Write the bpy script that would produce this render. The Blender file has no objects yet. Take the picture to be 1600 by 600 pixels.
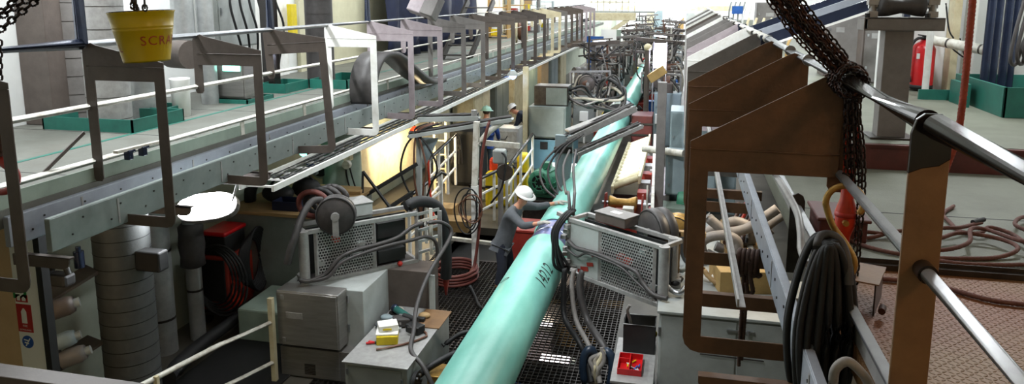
import bpy, bmesh, math, random
from mathutils import Vector, Matrix
R = math.radians
PI = math.pi
rnd = random.Random(7)
col = bpy.context.scene.collection
EYE = 4.5                      # eye height above the work deck

# ---------------------------------------------------------------- survey helper
_f, _cx, _cy = 1150.0, 800.0, 190.0
PITCH = math.atan(195 / _f)
YAW = -math.atan(270 / _f * math.cos(PITCH))
_R = Vector((math.cos(YAW), -math.sin(YAW), 0))
_F = Vector((math.sin(YAW) * math.cos(PITCH), math.cos(YAW) * math.cos(PITCH), -math.sin(PITCH)))
_U = Vector((math.sin(YAW) * math.sin(PITCH), math.cos(YAW) * math.sin(PITCH), math.cos(PITCH)))

def W(u, v, x=None, y=None, z=None):
    """survey: the place on the plane x / y / z = const sighted at (u, v)"""
    r = _R * ((u - _cx) / _f) + _U * ((_cy - v) / _f) + _F
    t = x / r.x if x is not None else y / r.y if y is not None else (z - EYE) / r.z
    return Vector((r.x * t, r.y * t, r.z * t + EYE))

# ---------------------------------------------------------------- materials
def lin(h):
    h = h.lstrip('#')
    c = [int(h[i:i + 2], 16) / 255 for i in (0, 2, 4)]
    return tuple((x / 12.92 if x <= .04045 else ((x + .055) / 1.055) ** 2.4) for x in c) + (1,)

M = {}
def mat(name, c1, c2=None, rough=.6, metal=0.0, scale=6.0, amt=.5, bump=0.0, bscale=40.0, emit=None, estr=0.0, stretch=None, alpha=None):
    m = bpy.data.materials.new(name); m.use_nodes = True
    nt = m.node_tree; N = nt.nodes; L = nt.links
    b = N['Principled BSDF']
    b.inputs['Roughness'].default_value = rough
    b.inputs['Metallic'].default_value = metal
    tc = N.new('ShaderNodeTexCoord')
    src = tc.outputs['Object']
    if stretch:
        mp = N.new('ShaderNodeMapping'); mp.inputs['Scale'].default_value = stretch
        L.new(src, mp.inputs['Vector']); src = mp.outputs['Vector']
    if c2:
        n = N.new('ShaderNodeTexNoise'); n.inputs['Scale'].default_value = scale; n.inputs['Detail'].default_value = 6
        n.inputs['Roughness'].default_value = .65
        L.new(src, n.inputs['Vector'])
        r = N.new('ShaderNodeValToRGB')
        r.color_ramp.elements[0].position = max(0, .62 - amt * .5); r.color_ramp.elements[1].position = min(1, .62 + (1 - amt) * .3)
        r.color_ramp.elements[0].color = lin(c1); r.color_ramp.elements[1].color = lin(c2)
        L.new(n.outputs['Fac'], r.inputs['Fac']); L.new(r.outputs['Color'], b.inputs['Base Color'])
    else:
        b.inputs['Base Color'].default_value = lin(c1)
    if bump:
        n2 = N.new('ShaderNodeTexNoise'); n2.inputs['Scale'].default_value = bscale; n2.inputs['Detail'].default_value = 3
        L.new(src, n2.inputs['Vector'])
        bp = N.new('ShaderNodeBump'); bp.inputs['Strength'].default_value = bump; bp.inputs['Distance'].default_value = .01
        L.new(n2.outputs['Fac'], bp.inputs['Height']); L.new(bp.outputs['Normal'], b.inputs['Normal'])
    if emit:
        b.inputs['Emission Color'].default_value = lin(emit); b.inputs['Emission Strength'].default_value = estr
    M[name] = m
    return m

mat('brown_paint', '#6e4e35', '#4c3624', .55, scale=5, amt=.6, bump=.15)
mat('tan_paint', '#80603f', '#664a31', .5, scale=4, amt=.5, bump=.12)
mat('drab_paint', '#5c524c', '#48403b', .5, scale=5, amt=.6, bump=.1)
mat('grey_frame', '#76726f', '#5f5b58', .5, scale=5, amt=.5, bump=.08)
mat('mauve_frame', '#a79ca0', '#8b8083', .5, scale=5, amt=.5, bump=.08)
mat('white_paint', '#e6e6e2', '#cfcdc4', .4, scale=8, amt=.4)
mat('dirty_white', '#d8d6cc', '#8f7f6a', .5, scale=7, amt=.35)
mat('cream_paint', '#d9cfae', '#b7a57c', .55, scale=4, amt=.4)
mat('beige_wall', '#d2b48a', '#c0a078', .6, scale=3, amt=.5)
mat('wall_white', '#eceeec', '#dcdedb', .55, scale=1.5, amt=.5)
mat('wall_cream', '#c9c5a8', '#b3ae92', .6, scale=1.5, amt=.5)
mat('lower_wall', '#a9b0a0', '#8c9182', .6, scale=1.2, amt=.5)
mat('deck_grey', '#62645d', '#514f47', .6, scale=2.5, amt=.5, bump=.2, bscale=60)
mat('deck_olive', '#6f7264', '#5c5d50', .6, scale=2.0, amt=.5, bump=.35, bscale=90)
mat('floor_dark', '#57534a', '#3f3b34', .5, scale=1.6, amt=.5, bump=.1)
mat('deck_green', '#1f6a5c', '#17554b', .5, scale=4, amt=.5)
mat('dark_steel', '#4b4744', '#332e2b', .35, .7, scale=8, amt=.5)
mat('rail_blue', '#2a3348', '#1d2233', .22, .35, scale=6, amt=.5)
mat('silver_pipe', '#b3b6b6', '#8f9292', .28, .4, scale=5, amt=.5)
mat('lagging', '#525453', '#434544', .55, scale=5, amt=.5, bump=.15)
mat('rail_black', '#241f1d', '#171312', .16, .1, scale=9, amt=.5)
mat('rail_grey', '#888b8e', '#6c6e72', .3, .15, scale=9, amt=.4)
mat('steel', '#b9bcbf', '#9b9ea2', .28, .9, scale=6, amt=.5)
mat('galv', '#a5a4a2', '#878583', .45, .3, scale=10, amt=.5, bump=.05)
mat('channel', '#9aa0aa', '#868b94', .45, .2, scale=4, amt=.5)
mat('channel_green', '#868f8c', '#727b78', .45, .2, scale=4, amt=.5)
mat('stainless', '#989591', '#7f7d7a', .32, .6, scale=3, amt=.5, stretch=(1, 1, 8))
mat('cab_grey', '#8b8f8c', '#777a77', .5, scale=2.5, amt=.5, bump=.06)
mat('cab_light', '#a8adab', '#90938f', .5, scale=3, amt=.5)
mat('bluegrey', '#8b9a9e', '#76858a', .5, scale=3, amt=.5)
mat('greengrey', '#737a75', '#5f6661', .5, scale=3, amt=.5)
mat('teal_paint', '#5a7f8c', '#486b77', .5, scale=3, amt=.5)
mat('motor_green', '#3f8467', '#2f6a52', .45, scale=6, amt=.5)
mat('mint_panel', '#98a89b', '#7f8f82', .5, scale=3, amt=.5)
mat('rubber', '#0c0c0d', '#161516', .6, scale=12, amt=.5, bump=.1)
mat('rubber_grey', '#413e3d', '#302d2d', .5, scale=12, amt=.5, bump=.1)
mat('hose_grey', '#3f3b3a', '#2f2c2b', .5, scale=9, amt=.5, bump=.1)
mat('hose_pale', '#8d8884', '#74706c', .5, scale=9, amt=.5, bump=.15, bscale=80)
mat('hose_red', '#6d352c', '#562822', .55, scale=9, amt=.5)
mat('hose_blue', '#243447', '#17222f', .35, scale=9, amt=.5)
mat('cable_brown', '#6a4634', '#4f3325', .5, scale=9, amt=.5)
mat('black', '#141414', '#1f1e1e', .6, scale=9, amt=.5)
mat('mesh_black', '#151515', rough=.7)
mat('rust', '#4a2614', '#2a150c', .6, .35, scale=30, amt=.6, bump=.4)
mat('rust_dark', '#2a1b15', '#160f0c', .55, .4, scale=30, amt=.6, bump=.3)
mat('brass', '#b8924f', '#8d6a35', .35, .6, scale=20, amt=.5)
mat('red_paint', '#b3271c', '#8d1e17', .45, scale=7, amt=.5)
mat('red_machine', '#9c3226', '#71241c', .5, scale=5, amt=.5)
mat('orange_red', '#c8371c', '#9e2713', .35, scale=9, amt=.5)
mat('maroon', '#5a2420', '#3c1714', .5, scale=5, amt=.5)
mat('yellow', '#d8c21d', '#b89f12', .4, scale=6, amt=.5)
mat('bucket_yellow', '#c9ae06', '#b39a06', .3, scale=3, amt=.4)
mat('stencil_red', '#9b2f12', rough=.6)
mat('blue_paint', '#1f5aa6', '#17478a', .5, scale=4, amt=.5)
mat('tarp_blue', '#121b3a', '#0b1226', .5, scale=3, amt=.5, bump=.3, bscale=6)
mat('wood', '#a98a5c', '#856a43', .65, scale=4, amt=.5, stretch=(1, 8, 8))
mat('carton', '#b7975f', '#a08350', .75, scale=5, amt=.5)
mat('paper', '#e8e6df', rough=.7)
mat('rope', '#6b443a', '#4f2f28', .75, scale=25, amt=.5, bump=.3, bscale=120)
mat('rope_red', '#9a4430', '#742c1e', .7, scale=25, amt=.5, bump=.3, bscale=120)
mat('rope_brown', '#4a332a', '#33231c', .75, scale=25, amt=.5, bump=.3, bscale=120)
mat('fabric_grey', '#55585c', '#474a4e', .85, scale=14, amt=.5, bump=.2)
mat('fabric_navy', '#1d2230', '#161a26', .85, scale=14, amt=.5, bump=.2)
mat('fabric_blue', '#1d3f86', '#16326c', .85, scale=10, amt=.5, bump=.2)
mat('denim', '#4d5a66', '#3d4852', .85, scale=14, amt=.5)
mat('skin', '#c68f72', '#b57d62', .55, scale=10, amt=.5)
mat('hair', '#2a211c', rough=.7)
mat('glove', '#b9b6ae', '#8a867e', .8, scale=14, amt=.5)
mat('glove_dark', '#3a3836', '#2b2928', .7, scale=14, amt=.5)
mat('boot', '#7b5638', '#5e402a', .6, scale=10, amt=.5)
mat('hat_white', '#f1f1ee', rough=.3)
mat('hat_mint', '#a8d3c4', rough=.35)
mat('sign_green', '#12803f', rough=.4)
mat('sign_red', '#b01c1c', rough=.4)
mat('sign_blue', '#1d4fa3', rough=.4)
mat('sign_white', '#ecece6', rough=.4)
mat('plastic_red', '#c4181d', '#a81318', .3, scale=5, amt=.5)
mat('drill_green', '#1f5a52', rough=.5)
mat('rubbish', '#b5aea0', '#7a7266', .8, scale=10, amt=.5)
mat('weld_steel', '#6f83b8', '#8f7f96', .34, .8, scale=9, amt=.5)
mat('lamp_glow', '#ffffff', emit='#f4f8ff', estr=60)
mat('lamp_cool', '#ffffff', emit='#e8f1ff', estr=9)
mat('lamp_warm', '#ffffff', emit='#ffd9a0', estr=25)
mat('lamp_mint', '#ffffff', emit='#80ffe0', estr=4)
mat('lamp_violet', '#ffffff', emit='#8f86ff', estr=40)
mat('lamp_blue', '#ffffff', emit='#7fa8ff', estr=25)
mat('glow_pit', '#ffffff', emit='#fff0f4', estr=3.5)  # added glow for the lit machinery in the pit
mat('bright_white', '#f4f4f0', rough=.5)

def set_uv_free_pattern():
    # green coated line pipe: blotchy coat, greener in worn patches
    m = mat('pipe_green', '#8accbf', '#62a899', .34, scale=2.2, amt=.75, bump=.04, bscale=25, stretch=(1, .45, 1))
    # checker plate: raised lozenges in two directions, rusty towards stains of their own
    m = bpy.data.materials.new('checker'); m.use_nodes = True; M['checker'] = m
    nt = m.node_tree; N = nt.nodes; L = nt.links; b = N['Principled BSDF']; b.inputs['Roughness'].default_value = .5
    b.inputs['Metallic'].default_value = .2
    tc = N.new('ShaderNodeTexCoord')
    hs = []
    for k, ang in enumerate((45, -45)):
        mp = N.new('ShaderNodeMapping'); mp.inputs['Rotation'].default_value = (0, 0, R(ang)); mp.inputs['Scale'].default_value = (26, 26, 1)
        mp.inputs['Location'].default_value = (.5 * k, .5 * k, 0)
        L.new(tc.outputs['Object'], mp.inputs['Vector'])
        sx = N.new('ShaderNodeSeparateXYZ'); L.new(mp.outputs['Vector'], sx.inputs[0])
        out = []
        for ax, wdt in (('X', .75), ('Y', .28)):
            fr = N.new('ShaderNodeMath'); fr.operation = 'FRACT'; L.new(sx.outputs[ax], fr.inputs[0])
            sb = N.new('ShaderNodeMath'); sb.operation = 'SUBTRACT'; L.new(fr.outputs[0], sb.inputs[0]); sb.inputs[1].default_value = .5
            ab = N.new('ShaderNodeMath'); ab.operation = 'ABSOLUTE'; L.new(sb.outputs[0], ab.inputs[0])
            dv = N.new('ShaderNodeMath'); dv.operation = 'DIVIDE'; L.new(ab.outputs[0], dv.inputs[0]); dv.inputs[1].default_value = wdt / 2
            pw = N.new('ShaderNodeMath'); pw.operation = 'POWER'; L.new(dv.outputs[0], pw.inputs[0]); pw.inputs[1].default_value = 2
            out.append(pw)
        ad = N.new('ShaderNodeMath'); ad.operation = 'ADD'; L.new(out[0].outputs[0], ad.inputs[0]); L.new(out[1].outputs[0], ad.inputs[1])
        iv = N.new('ShaderNodeMath'); iv.operation = 'SUBTRACT'; iv.use_clamp = True; iv.inputs[0].default_value = 1; L.new(ad.outputs[0], iv.inputs[1])
        hs.append(iv)
    mx = N.new('ShaderNodeMath'); mx.operation = 'MAXIMUM'; L.new(hs[0].outputs[0], mx.inputs[0]); L.new(hs[1].outputs[0], mx.inputs[1])
    bp = N.new('ShaderNodeBump'); bp.inputs['Strength'].default_value = .9; bp.inputs['Distance'].default_value = .006
    L.new(mx.outputs[0], bp.inputs['Height']); L.new(bp.outputs['Normal'], b.inputs['Normal'])
    n = N.new('ShaderNodeTexNoise'); n.inputs['Scale'].default_value = 1.1; n.inputs['Detail'].default_value = 6; L.new(tc.outputs['Object'], n.inputs['Vector'])
    r = N.new('ShaderNodeValToRGB'); e = r.color_ramp.elements
    e[0].position = .40; e[0].color = lin('#7a5a34'); e[1].position = .60; e[1].color = lin('#70401a')
    L.new(n.outputs['Fac'], r.inputs['Fac']); L.new(r.outputs['Color'], b.inputs['Base Color'])
set_uv_free_pattern()

# ---------------------------------------------------------------- mesh builder
def frame_of(d, up=Vector((0, 0, 1))):
    d = d.normalized()
    if abs(d.dot(up)) > .98: up = Vector((1, 0, 0)) if abs(d.x) < .9 else Vector((0, 1, 0))
    a = d.cross(up).normalized(); b = a.cross(d).normalized()
    return a, b, d

class MB:
    def __init__(s): s.v = []; s.f = []; s.sm = []
    def add(s, vs, fs, smooth=False):
        o = len(s.v); s.v += [Vector(p) for p in vs]
        for f in fs: s.f.append([o + i for i in f]); s.sm.append(smooth)
        return s
    def box(s, c, d, rot=None):
        c = Vector(c); h = Vector(d) / 2; vs = []
        for z in (-1, 1):
            for x, y in ((-1, -1), (1, -1), (1, 1), (-1, 1)):
                p = Vector((x * h.x, y * h.y, z * h.z))
                if rot is not None: p = rot @ p
                vs.append(c + p)
        return s.add(vs, [(3, 2, 1, 0), (4, 5, 6, 7), (0, 1, 5, 4), (1, 2, 6, 5), (2, 3, 7, 6), (3, 0, 4, 7)])
    def span(s, a, b):
        a = Vector(a); b = Vector(b); return s.box((a + b) / 2, (abs(b.x - a.x), abs(b.y - a.y), abs(b.z - a.z)))
    def bar(s, p, q, w, h, up=Vector((0, 0, 1))):
        p = Vector(p); q = Vector(q); a, b, d = frame_of(q - p, up)
        vs = [o + a * x * w / 2 + b * y * h / 2 for o in (p, q) for x, y in ((-1, -1), (1, -1), (1, 1), (-1, 1))]
        return s.add(vs, [(0, 1, 2, 3), (7, 6, 5, 4), (4, 5, 1, 0), (5, 6, 2, 1), (6, 7, 3, 2), (7, 4, 0, 3)])
    def cyl(s, p, q, r, r2=None, n=14, caps=True):
        p = Vector(p); q = Vector(q); r2 = r if r2 is None else r2
        a, b, d = frame_of(q - p)
        vs = [o + (a * math.cos(2 * PI * i / n) + b * math.sin(2 * PI * i / n)) * rr for o, rr in ((p, r), (q, r2)) for i in range(n)]
        s.add(vs, [(i, (i + 1) % n, n + (i + 1) % n, n + i) for i in range(n)], True)
        if caps: s.add(vs, [tuple(range(n - 1, -1, -1)), tuple(range(n, 2 * n))])
        return s
    def tube(s, pts, r, n=8, closed=False, caps=True, sub=0):
        pts = [Vector(p) for p in pts]
        if sub: pts = smooth(pts, sub, closed)
        m = len(pts); vs = []; prev = None
        for i, p in enumerate(pts):
            if closed: d = pts[(i + 1) % m] - pts[i - 1]
            else: d = pts[min(i + 1, m - 1)] - pts[max(i - 1, 0)]
            if d.length < 1e-9: d = Vector((0, 0, 1))
            d.normalize()
            if prev is None: a, b, _ = frame_of(d)
            else:
                a = prev - d * prev.dot(d)
                if a.length < 1e-6: a = frame_of(d)[0]
                a.normalize(); b = d.cross(a)
            prev = a
            rr = r(i / max(1, m - 1)) if callable(r) else r
            vs += [p + (a * math.cos(2 * PI * k / n) + b * math.sin(2 * PI * k / n)) * rr for k in range(n)]
        fs = []
        for i in range(m if closed else m - 1):
            j = (i + 1) % m
            fs += [(i * n + k, i * n + (k + 1) % n, j * n + (k + 1) % n, j * n + k) for k in range(n)]
        s.add(vs, fs, True)
        if caps and not closed: s.add([vs[k] for k in range(n)], [tuple(range(n - 1, -1, -1))]); s.add([vs[(m - 1) * n + k] for k in range(n)], [tuple(range(n))])
        return s
    def rope(s, pts, r, sub=6, pitch=.08, n=12):
        """three-strand laid rope: a trefoil section turning along the run"""
        pts = smooth([Vector(p) for p in pts], sub); out = [pts[0]]
        step = pitch / 9; acc = 0
        for a, b in zip(pts, pts[1:]):
            L = (b - a).length; k = max(1, int(L / step))
            out += [a.lerp(b, (i + 1) / k) for i in range(k)]
        pts = out; m = len(pts); vs = []; prev = None; dist = 0
        for i, p in enumerate(pts):
            d = (pts[min(i + 1, m - 1)] - pts[max(i - 1, 0)]).normalized()
            if prev is None: a, b, _ = frame_of(d)
            else:
                a = (prev - d * prev.dot(d)).normalized(); b = d.cross(a)
            prev = a
            if i: dist += (p - pts[i - 1]).length
            tw = 2 * PI * dist / pitch
            for k in range(n):
                th = 2 * PI * k / n; rr = r * (.82 + .2 * abs(math.cos(1.5 * (th - tw))))
                vs.append(p + (a * math.cos(th) + b * math.sin(th)) * rr)
        fs = [(i * n + k, i * n + (k + 1) % n, (i + 1) * n + (k + 1) % n, (i + 1) * n + k) for i in range(m - 1) for k in range(n)]
        s.add(vs, fs, True); s.add(vs[:n], [tuple(range(n - 1, -1, -1))]); s.add(vs[-n:], [tuple(range(n))])
        return s
    def lathe(s, prof, o=(0, 0, 0), axis=(0, 0, 1), n=20, smooth_=True):
        o = Vector(o); a, b, d = frame_of(Vector(axis)); m = len(prof); vs = []
        for r, h in prof: vs += [o + d * h + (a * math.cos(2 * PI * k / n) + b * math.sin(2 * PI * k / n)) * max(r, 1e-4) for k in range(n)]
        s.add(vs, [(i * n + k, i * n + (k + 1) % n, (i + 1) * n + (k + 1) % n, (i + 1) * n + k) for i in range(m - 1) for k in range(n)], smooth_)
        return s
    def prism(s, poly, o, ax, ay, th):
        """polygon in the plane (ax, ay) at o, given a thickness th along ax x ay"""
        o = Vector(o); ax = Vector(ax); ay = Vector(ay); nn = ax.cross(ay).normalized() * th / 2; k = len(poly)
        vs = [o + ax * x + ay * y - nn for x, y in poly] + [o + ax * x + ay * y + nn for x, y in poly]
        s.add(vs, [tuple(range(k - 1, -1, -1)), tuple(range(k, 2 * k))] + [(i, (i + 1) % k, k + (i + 1) % k, k + i) for i in range(k)])
        return s
    def ball(s, c, r, n=12, m=8, sq=(1, 1, 1)):
        c = Vector(c); vs = []
        for i in range(m + 1):
            t = PI * i / m
            for k in range(n): vs.append(c + Vector((r * sq[0] * math.sin(t) * math.cos(2 * PI * k / n), r * sq[1] * math.sin(t) * math.sin(2 * PI * k / n), r * sq[2] * math.cos(t))))
        return s.add(vs, [(i * n + k, (i + 1) * n + k, (i + 1) * n + (k + 1) % n, i * n + (k + 1) % n) for i in range(m) for k in range(n)], True)
    def perforated(s, o, ax, ay, w, h, pitch, r, th=.003):
        """sheet w x h with staggered round holes"""
        o = Vector(o); ax = Vector(ax).normalized(); ay = Vector(ay).normalized(); nn = ax.cross(ay) * th
        rows = int(h / pitch)
        for j in range(rows):
            y0 = j * h / rows; y1 = (j + 1) * h / rows; cols = int(w / pitch)
            off = (j % 2) * .5 * w / cols
            if off: s.add([o + ax * a + ay * b for a, b in ((0, y0), (off, y0), (off, y1), (0, y1))], [(0, 1, 2, 3)])
            for i in range(cols):
                x0 = i * w / cols + off; x1 = (i + 1) * w / cols + off
                if x1 > w + 1e-6:
                    s.add([o + ax * a + ay * b for a, b in ((x0, y0), (w, y0), (w, y1), (x0, y1))], [(0, 1, 2, 3)]); continue
                cx = (x0 + x1) / 2; cy = (y0 + y1) / 2
                outer = [(x0, y0), (cx, y0), (x1, y0), (x1, cy), (x1, y1), (cx, y1), (x0, y1), (x0, cy)]
                inner = [(cx + r * math.cos(t), cy + r * math.sin(t)) for t in [R(a) for a in (225, 270, 315, 0, 45, 90, 135, 180)]]
                vs = [o + ax * a + ay * b for a, b in outer + inner]
                s.add(vs, [(k, (k + 1) % 8, 8 + (k + 1) % 8, 8 + k) for k in range(8)])
        return s
    def mesh(s, name):
        me = bpy.data.meshes.new(name); me.from_pydata([tuple(p) for p in s.v], [], s.f)
        me.polygons.foreach_set('use_smooth', s.sm); me.update()
        return me

def smooth(pts, k=6, closed=False):
    """Catmull-Rom through the points"""
    n = len(pts); out = []
    if n < 3: return list(pts)
    for i in range(n if closed else n - 1):
        p0 = pts[(i - 1) % n] if closed or i else pts[0] * 2 - pts[1]
        p1 = pts[i]; p2 = pts[(i + 1) % n]
        p3 = pts[(i + 2) % n] if closed or i + 2 < n else pts[-1] * 2 - pts[-2]
        for j in range(k):
            t = j / k
            out.append(.5 * ((2 * p1) + (p2 - p0) * t + (2 * p0 - 5 * p1 + 4 * p2 - p3) * t * t + (3 * p1 - p0 - 3 * p2 + p3) * t ** 3))
    if not closed: out.append(pts[-1].copy())
    return out

def obj(name, mb, m, parent=None, bevel=0.0, loc=None):
    """link one mesh; its points are given in the world, and kept relative to the parent's base"""
    me = mb.mesh(name) if isinstance(mb, MB) else mb
    o = bpy.data.objects.new(name, me); col.objects.link(o)
    if m: me.materials.append(M[m] if isinstance(m, str) else m)
    base = Vector((0, 0, 0)); p = parent
    if parent is not None:
        o.parent = parent
        q = parent
        while q is not None: base += q.location; q = q.parent
    if loc is None: off = Vector((0, 0, 0))
    else: off = Vector(loc) - base
    o.location = off
    me.transform(Matrix.Translation(-(base + off)))
    if bevel:
        b = o.modifiers.new('edge', 'BEVEL'); b.width = bevel; b.segments = 2; b.limit_method = 'ANGLE'; b.angle_limit = R(50)
    return o

def tag(o, label, cat, group=None, kind=None):
    o['label'] = label; o['category'] = cat
    if group: o['group'] = group
    if kind: o['kind'] = kind
    return o

def thing(name, label, cat, loc, group=None):
    o = bpy.data.objects.new(name, None); col.objects.link(o); o.location = Vector(loc); o.empty_display_size = .1
    return tag(o, label, cat, group)

def single(name, mb, m, label, cat, group=None, bevel=0.0, loc=None):
    if loc is None:
        v = mb.v; loc = (sum(p.x for p in v) / len(v), sum(p.y for p in v) / len(v), min(p.z for p in v))
    return tag(obj(name, mb, m, None, bevel, loc), label, cat, group)

def struct(name, mb, m, parent=None, bevel=0.0):
    o = obj(name, mb, m, parent, bevel)
    if parent is None: o['kind'] = 'structure'
    return o

def copy_thing(root, loc, label=None, group=None, rotz=None, scale=None):
    r = root.copy(); col.objects.link(r); r.location = loc
    if label: r['label'] = label
    if group: r['group'] = group
    if rotz is not None: r.rotation_euler = (0, 0, rotz)
    if scale is not None: r.scale = (scale,) * 3 if not isinstance(scale, tuple) else scale
    for ch in list(root.children):
        c = ch.copy(); col.objects.link(c); c.parent = r
        for g in ch.children:
            d = g.copy(); col.objects.link(d); d.parent = c
    return r

ORD = ['first', 'second', 'third', 'fourth', 'fifth', 'sixth', 'seventh', 'eighth', 'ninth', 'tenth', 'eleventh', 'twelfth', 'thirteenth', 'fourteenth', 'fifteenth',
       'sixteenth', 'seventeenth', 'eighteenth', 'nineteenth', 'twentieth', 'twenty-first', 'twenty-second', 'twenty-third', 'twenty-fourth', 'twenty-fifth']

def text_mesh(s, size, extrude=0.0, spacing=1.0):
    c = bpy.data.curves.new('txt', 'FONT'); c.body = s; c.size = size; c.extrude = extrude; c.align_x = 'CENTER'; c.align_y = 'CENTER'; c.space_character = spacing
    c.resolution_u = 3
    o = bpy.data.objects.new('txt', c); col.objects.link(o)
    me = bpy.data.meshes.new_from_object(o.evaluated_get(bpy.context.evaluated_depsgraph_get()))
    bpy.data.objects.remove(o); bpy.data.curves.remove(c)
    return me

def subdiv_long(me, maxlen):
    bm = bmesh.new(); bm.from_mesh(me)
    bmesh.ops.triangulate(bm, faces=bm.faces[:])
    for _ in range(4):
        es = [e for e in bm.edges if e.calc_length() > maxlen]
        if not es: break
        bmesh.ops.subdivide_edges(bm, edges=es, cuts=1)
        bmesh.ops.triangulate(bm, faces=bm.faces[:])
    bm.to_mesh(me); bm.free(); return me

def skin_mesh(name, joints, edges, root, sub=1):
    """one continuous skin grown over a skeleton; joints: name -> (point, radius)"""
    ks = list(joints); ix = {k: i for i, k in enumerate(ks)}
    me = bpy.data.meshes.new(name); me.from_pydata([tuple(joints[k][0]) for k in ks], [(ix[a], ix[b]) for a, b in edges], [])
    o = bpy.data.objects.new(name, me); col.objects.link(o)
    o.modifiers.new('skin', 'SKIN').use_smooth_shade = True
    sv = me.skin_vertices[0].data if me.skin_vertices else None
    if sv is None:
        bm = bmesh.new(); bm.from_mesh(me); bm.verts.layers.skin.verify(); bm.to_mesh(me); bm.free(); sv = me.skin_vertices[0].data
    for k in ks:
        r = joints[k][1]; sv[ix[k]].radius = r if isinstance(r, tuple) else (r, r)
        sv[ix[k]].use_root = (k == root)
    if sub:
        m = o.modifiers.new('sub', 'SUBSURF'); m.levels = sub; m.render_levels = sub
    bpy.context.view_layer.update()
    out = bpy.data.meshes.new_from_object(o.evaluated_get(bpy.context.evaluated_depsgraph_get()))
    bpy.data.objects.remove(o)
    for p in out.polygons: p.use_smooth = True
    out.materials.clear()
    return out
# ================================================================ SETTING
DECK = 2.88; HIGH = 3.1
XL, XR = -5.02, 0.82            # the two guard rails
PX, PZ, PR = -1.73, 1.0, 0.32   # the line pipe
def slab(name, a, b, m): return struct(name, MB().span(a, b), m)
slab('floor_left', (-6.6, -2, -.15), (-4.15, 75, 0), 'floor_dark')
slab('floor_far', (-4.15, 13.5, -.15), (-2.5, 75, 0), 'floor_dark')
slab('floor_line', (-2.5, 12.7, -.15), (-.72, 75, 0), 'floor_dark')
slab('floor_right', (-.72, -2, -.15), (5.6, 75, 0), 'floor_dark')
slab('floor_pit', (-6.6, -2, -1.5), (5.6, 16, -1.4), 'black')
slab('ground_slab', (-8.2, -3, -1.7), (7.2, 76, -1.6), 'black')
slab('wall_left', (-8.4, -2, DECK - .2), (-8.2, 75, 9), 'wall_white')
slab('wall_left_lower', (-6.8, -2, -1.5), (-6.6, 75, DECK - .15), 'lower_wall')
slab('wall_right', (5.6, -2, -1.5), (5.8, 75, 9), 'wall_white')
slab('wall_end', (-8.4, 75, -1.5), (5.8, 75.2, 9), 'wall_white')
slab('wall_back', (-8.4, -3, -1.5), (5.8, -2.8, 9), 'wall_cream')
slab('ceiling', (-8.4, -3, 9), (5.8, 75.2, 9.2), 'wall_white')
slab('floor_walkway_left', (-8.2, 2.6, DECK - .14), (XL - .02, 48, DECK), 'deck_grey')
slab('floor_walkway_right', (XR + .02, -2, DECK - .14), (5.6, 4.6, DECK), 'checker')
slab('floor_walkway_right_plain', (XR + .02, 4.6, DECK - .14), (5.6, 7.55, DECK), 'deck_olive')
slab('floor_walkway_raised', (XR + .25, 7.62, HIGH - .1), (5.6, 48, HIGH), 'deck_olive')
slab('wall_right_partition', (2.95, 12.4, HIGH), (5.6, 12.5, 9), 'wall_white')
slab('wall_left_lower_partition', (-6.6, 5.0, 0), (-5.385, 5.08, 2.6), 'beige_wall')
# painted green line and toe edge of the left walkway
slab('trim_1', (-6.42, 3, DECK), (-6.36, 46, DECK + .003), 'deck_green')
slab('trim_2', (XL - .06, 3.2, DECK), (XL - .045, 46, DECK + .12), 'mint_panel')
for k in range(22):
    y = 3.6 + k * 1.9
    if k: slab('trim_seam', (-8.2, y, DECK), (XL - .06, y + .012, DECK + .002), 'black')
for k, (x0, x1, y) in enumerate(((.85, 5.6, 2.86), (.85, 5.6, 5.9))):
    slab('trim_seam', (x0, y, DECK), (x1, y + .012, DECK + .002), 'black')
# open bar grating round the line
g = MB()
for i in range(52): g.span((-4.15 + i * .0665, 5.0, -.03), (-4.143 + i * .0665, 11.7, 0))
for j in range(90): g.span((-4.15, 5.0 + j * .0752, -.022), (-.72, 5.008 + j * .0752, -.002))
struct('floor_grating', g, 'dark_steel')
g = MB()
for i in range(26): g.span((-2.45 + i * .0665, 11.7, -.03), (-2.443 + i * .0665, 12.7, 0))
for j in range(13): g.span((-2.5, 11.7 + j * .0752, -.022), (-.72, 11.708 + j * .0752, -.002))
struct('floor_grating_far', g, 'dark_steel')
for k, y in enumerate((6.6, 8.4, 10.2, 11.75)): slab('trim_beam', (-4.15, y, -.3), (-.72, y + .1, -.04), 'dark_steel')

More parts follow.
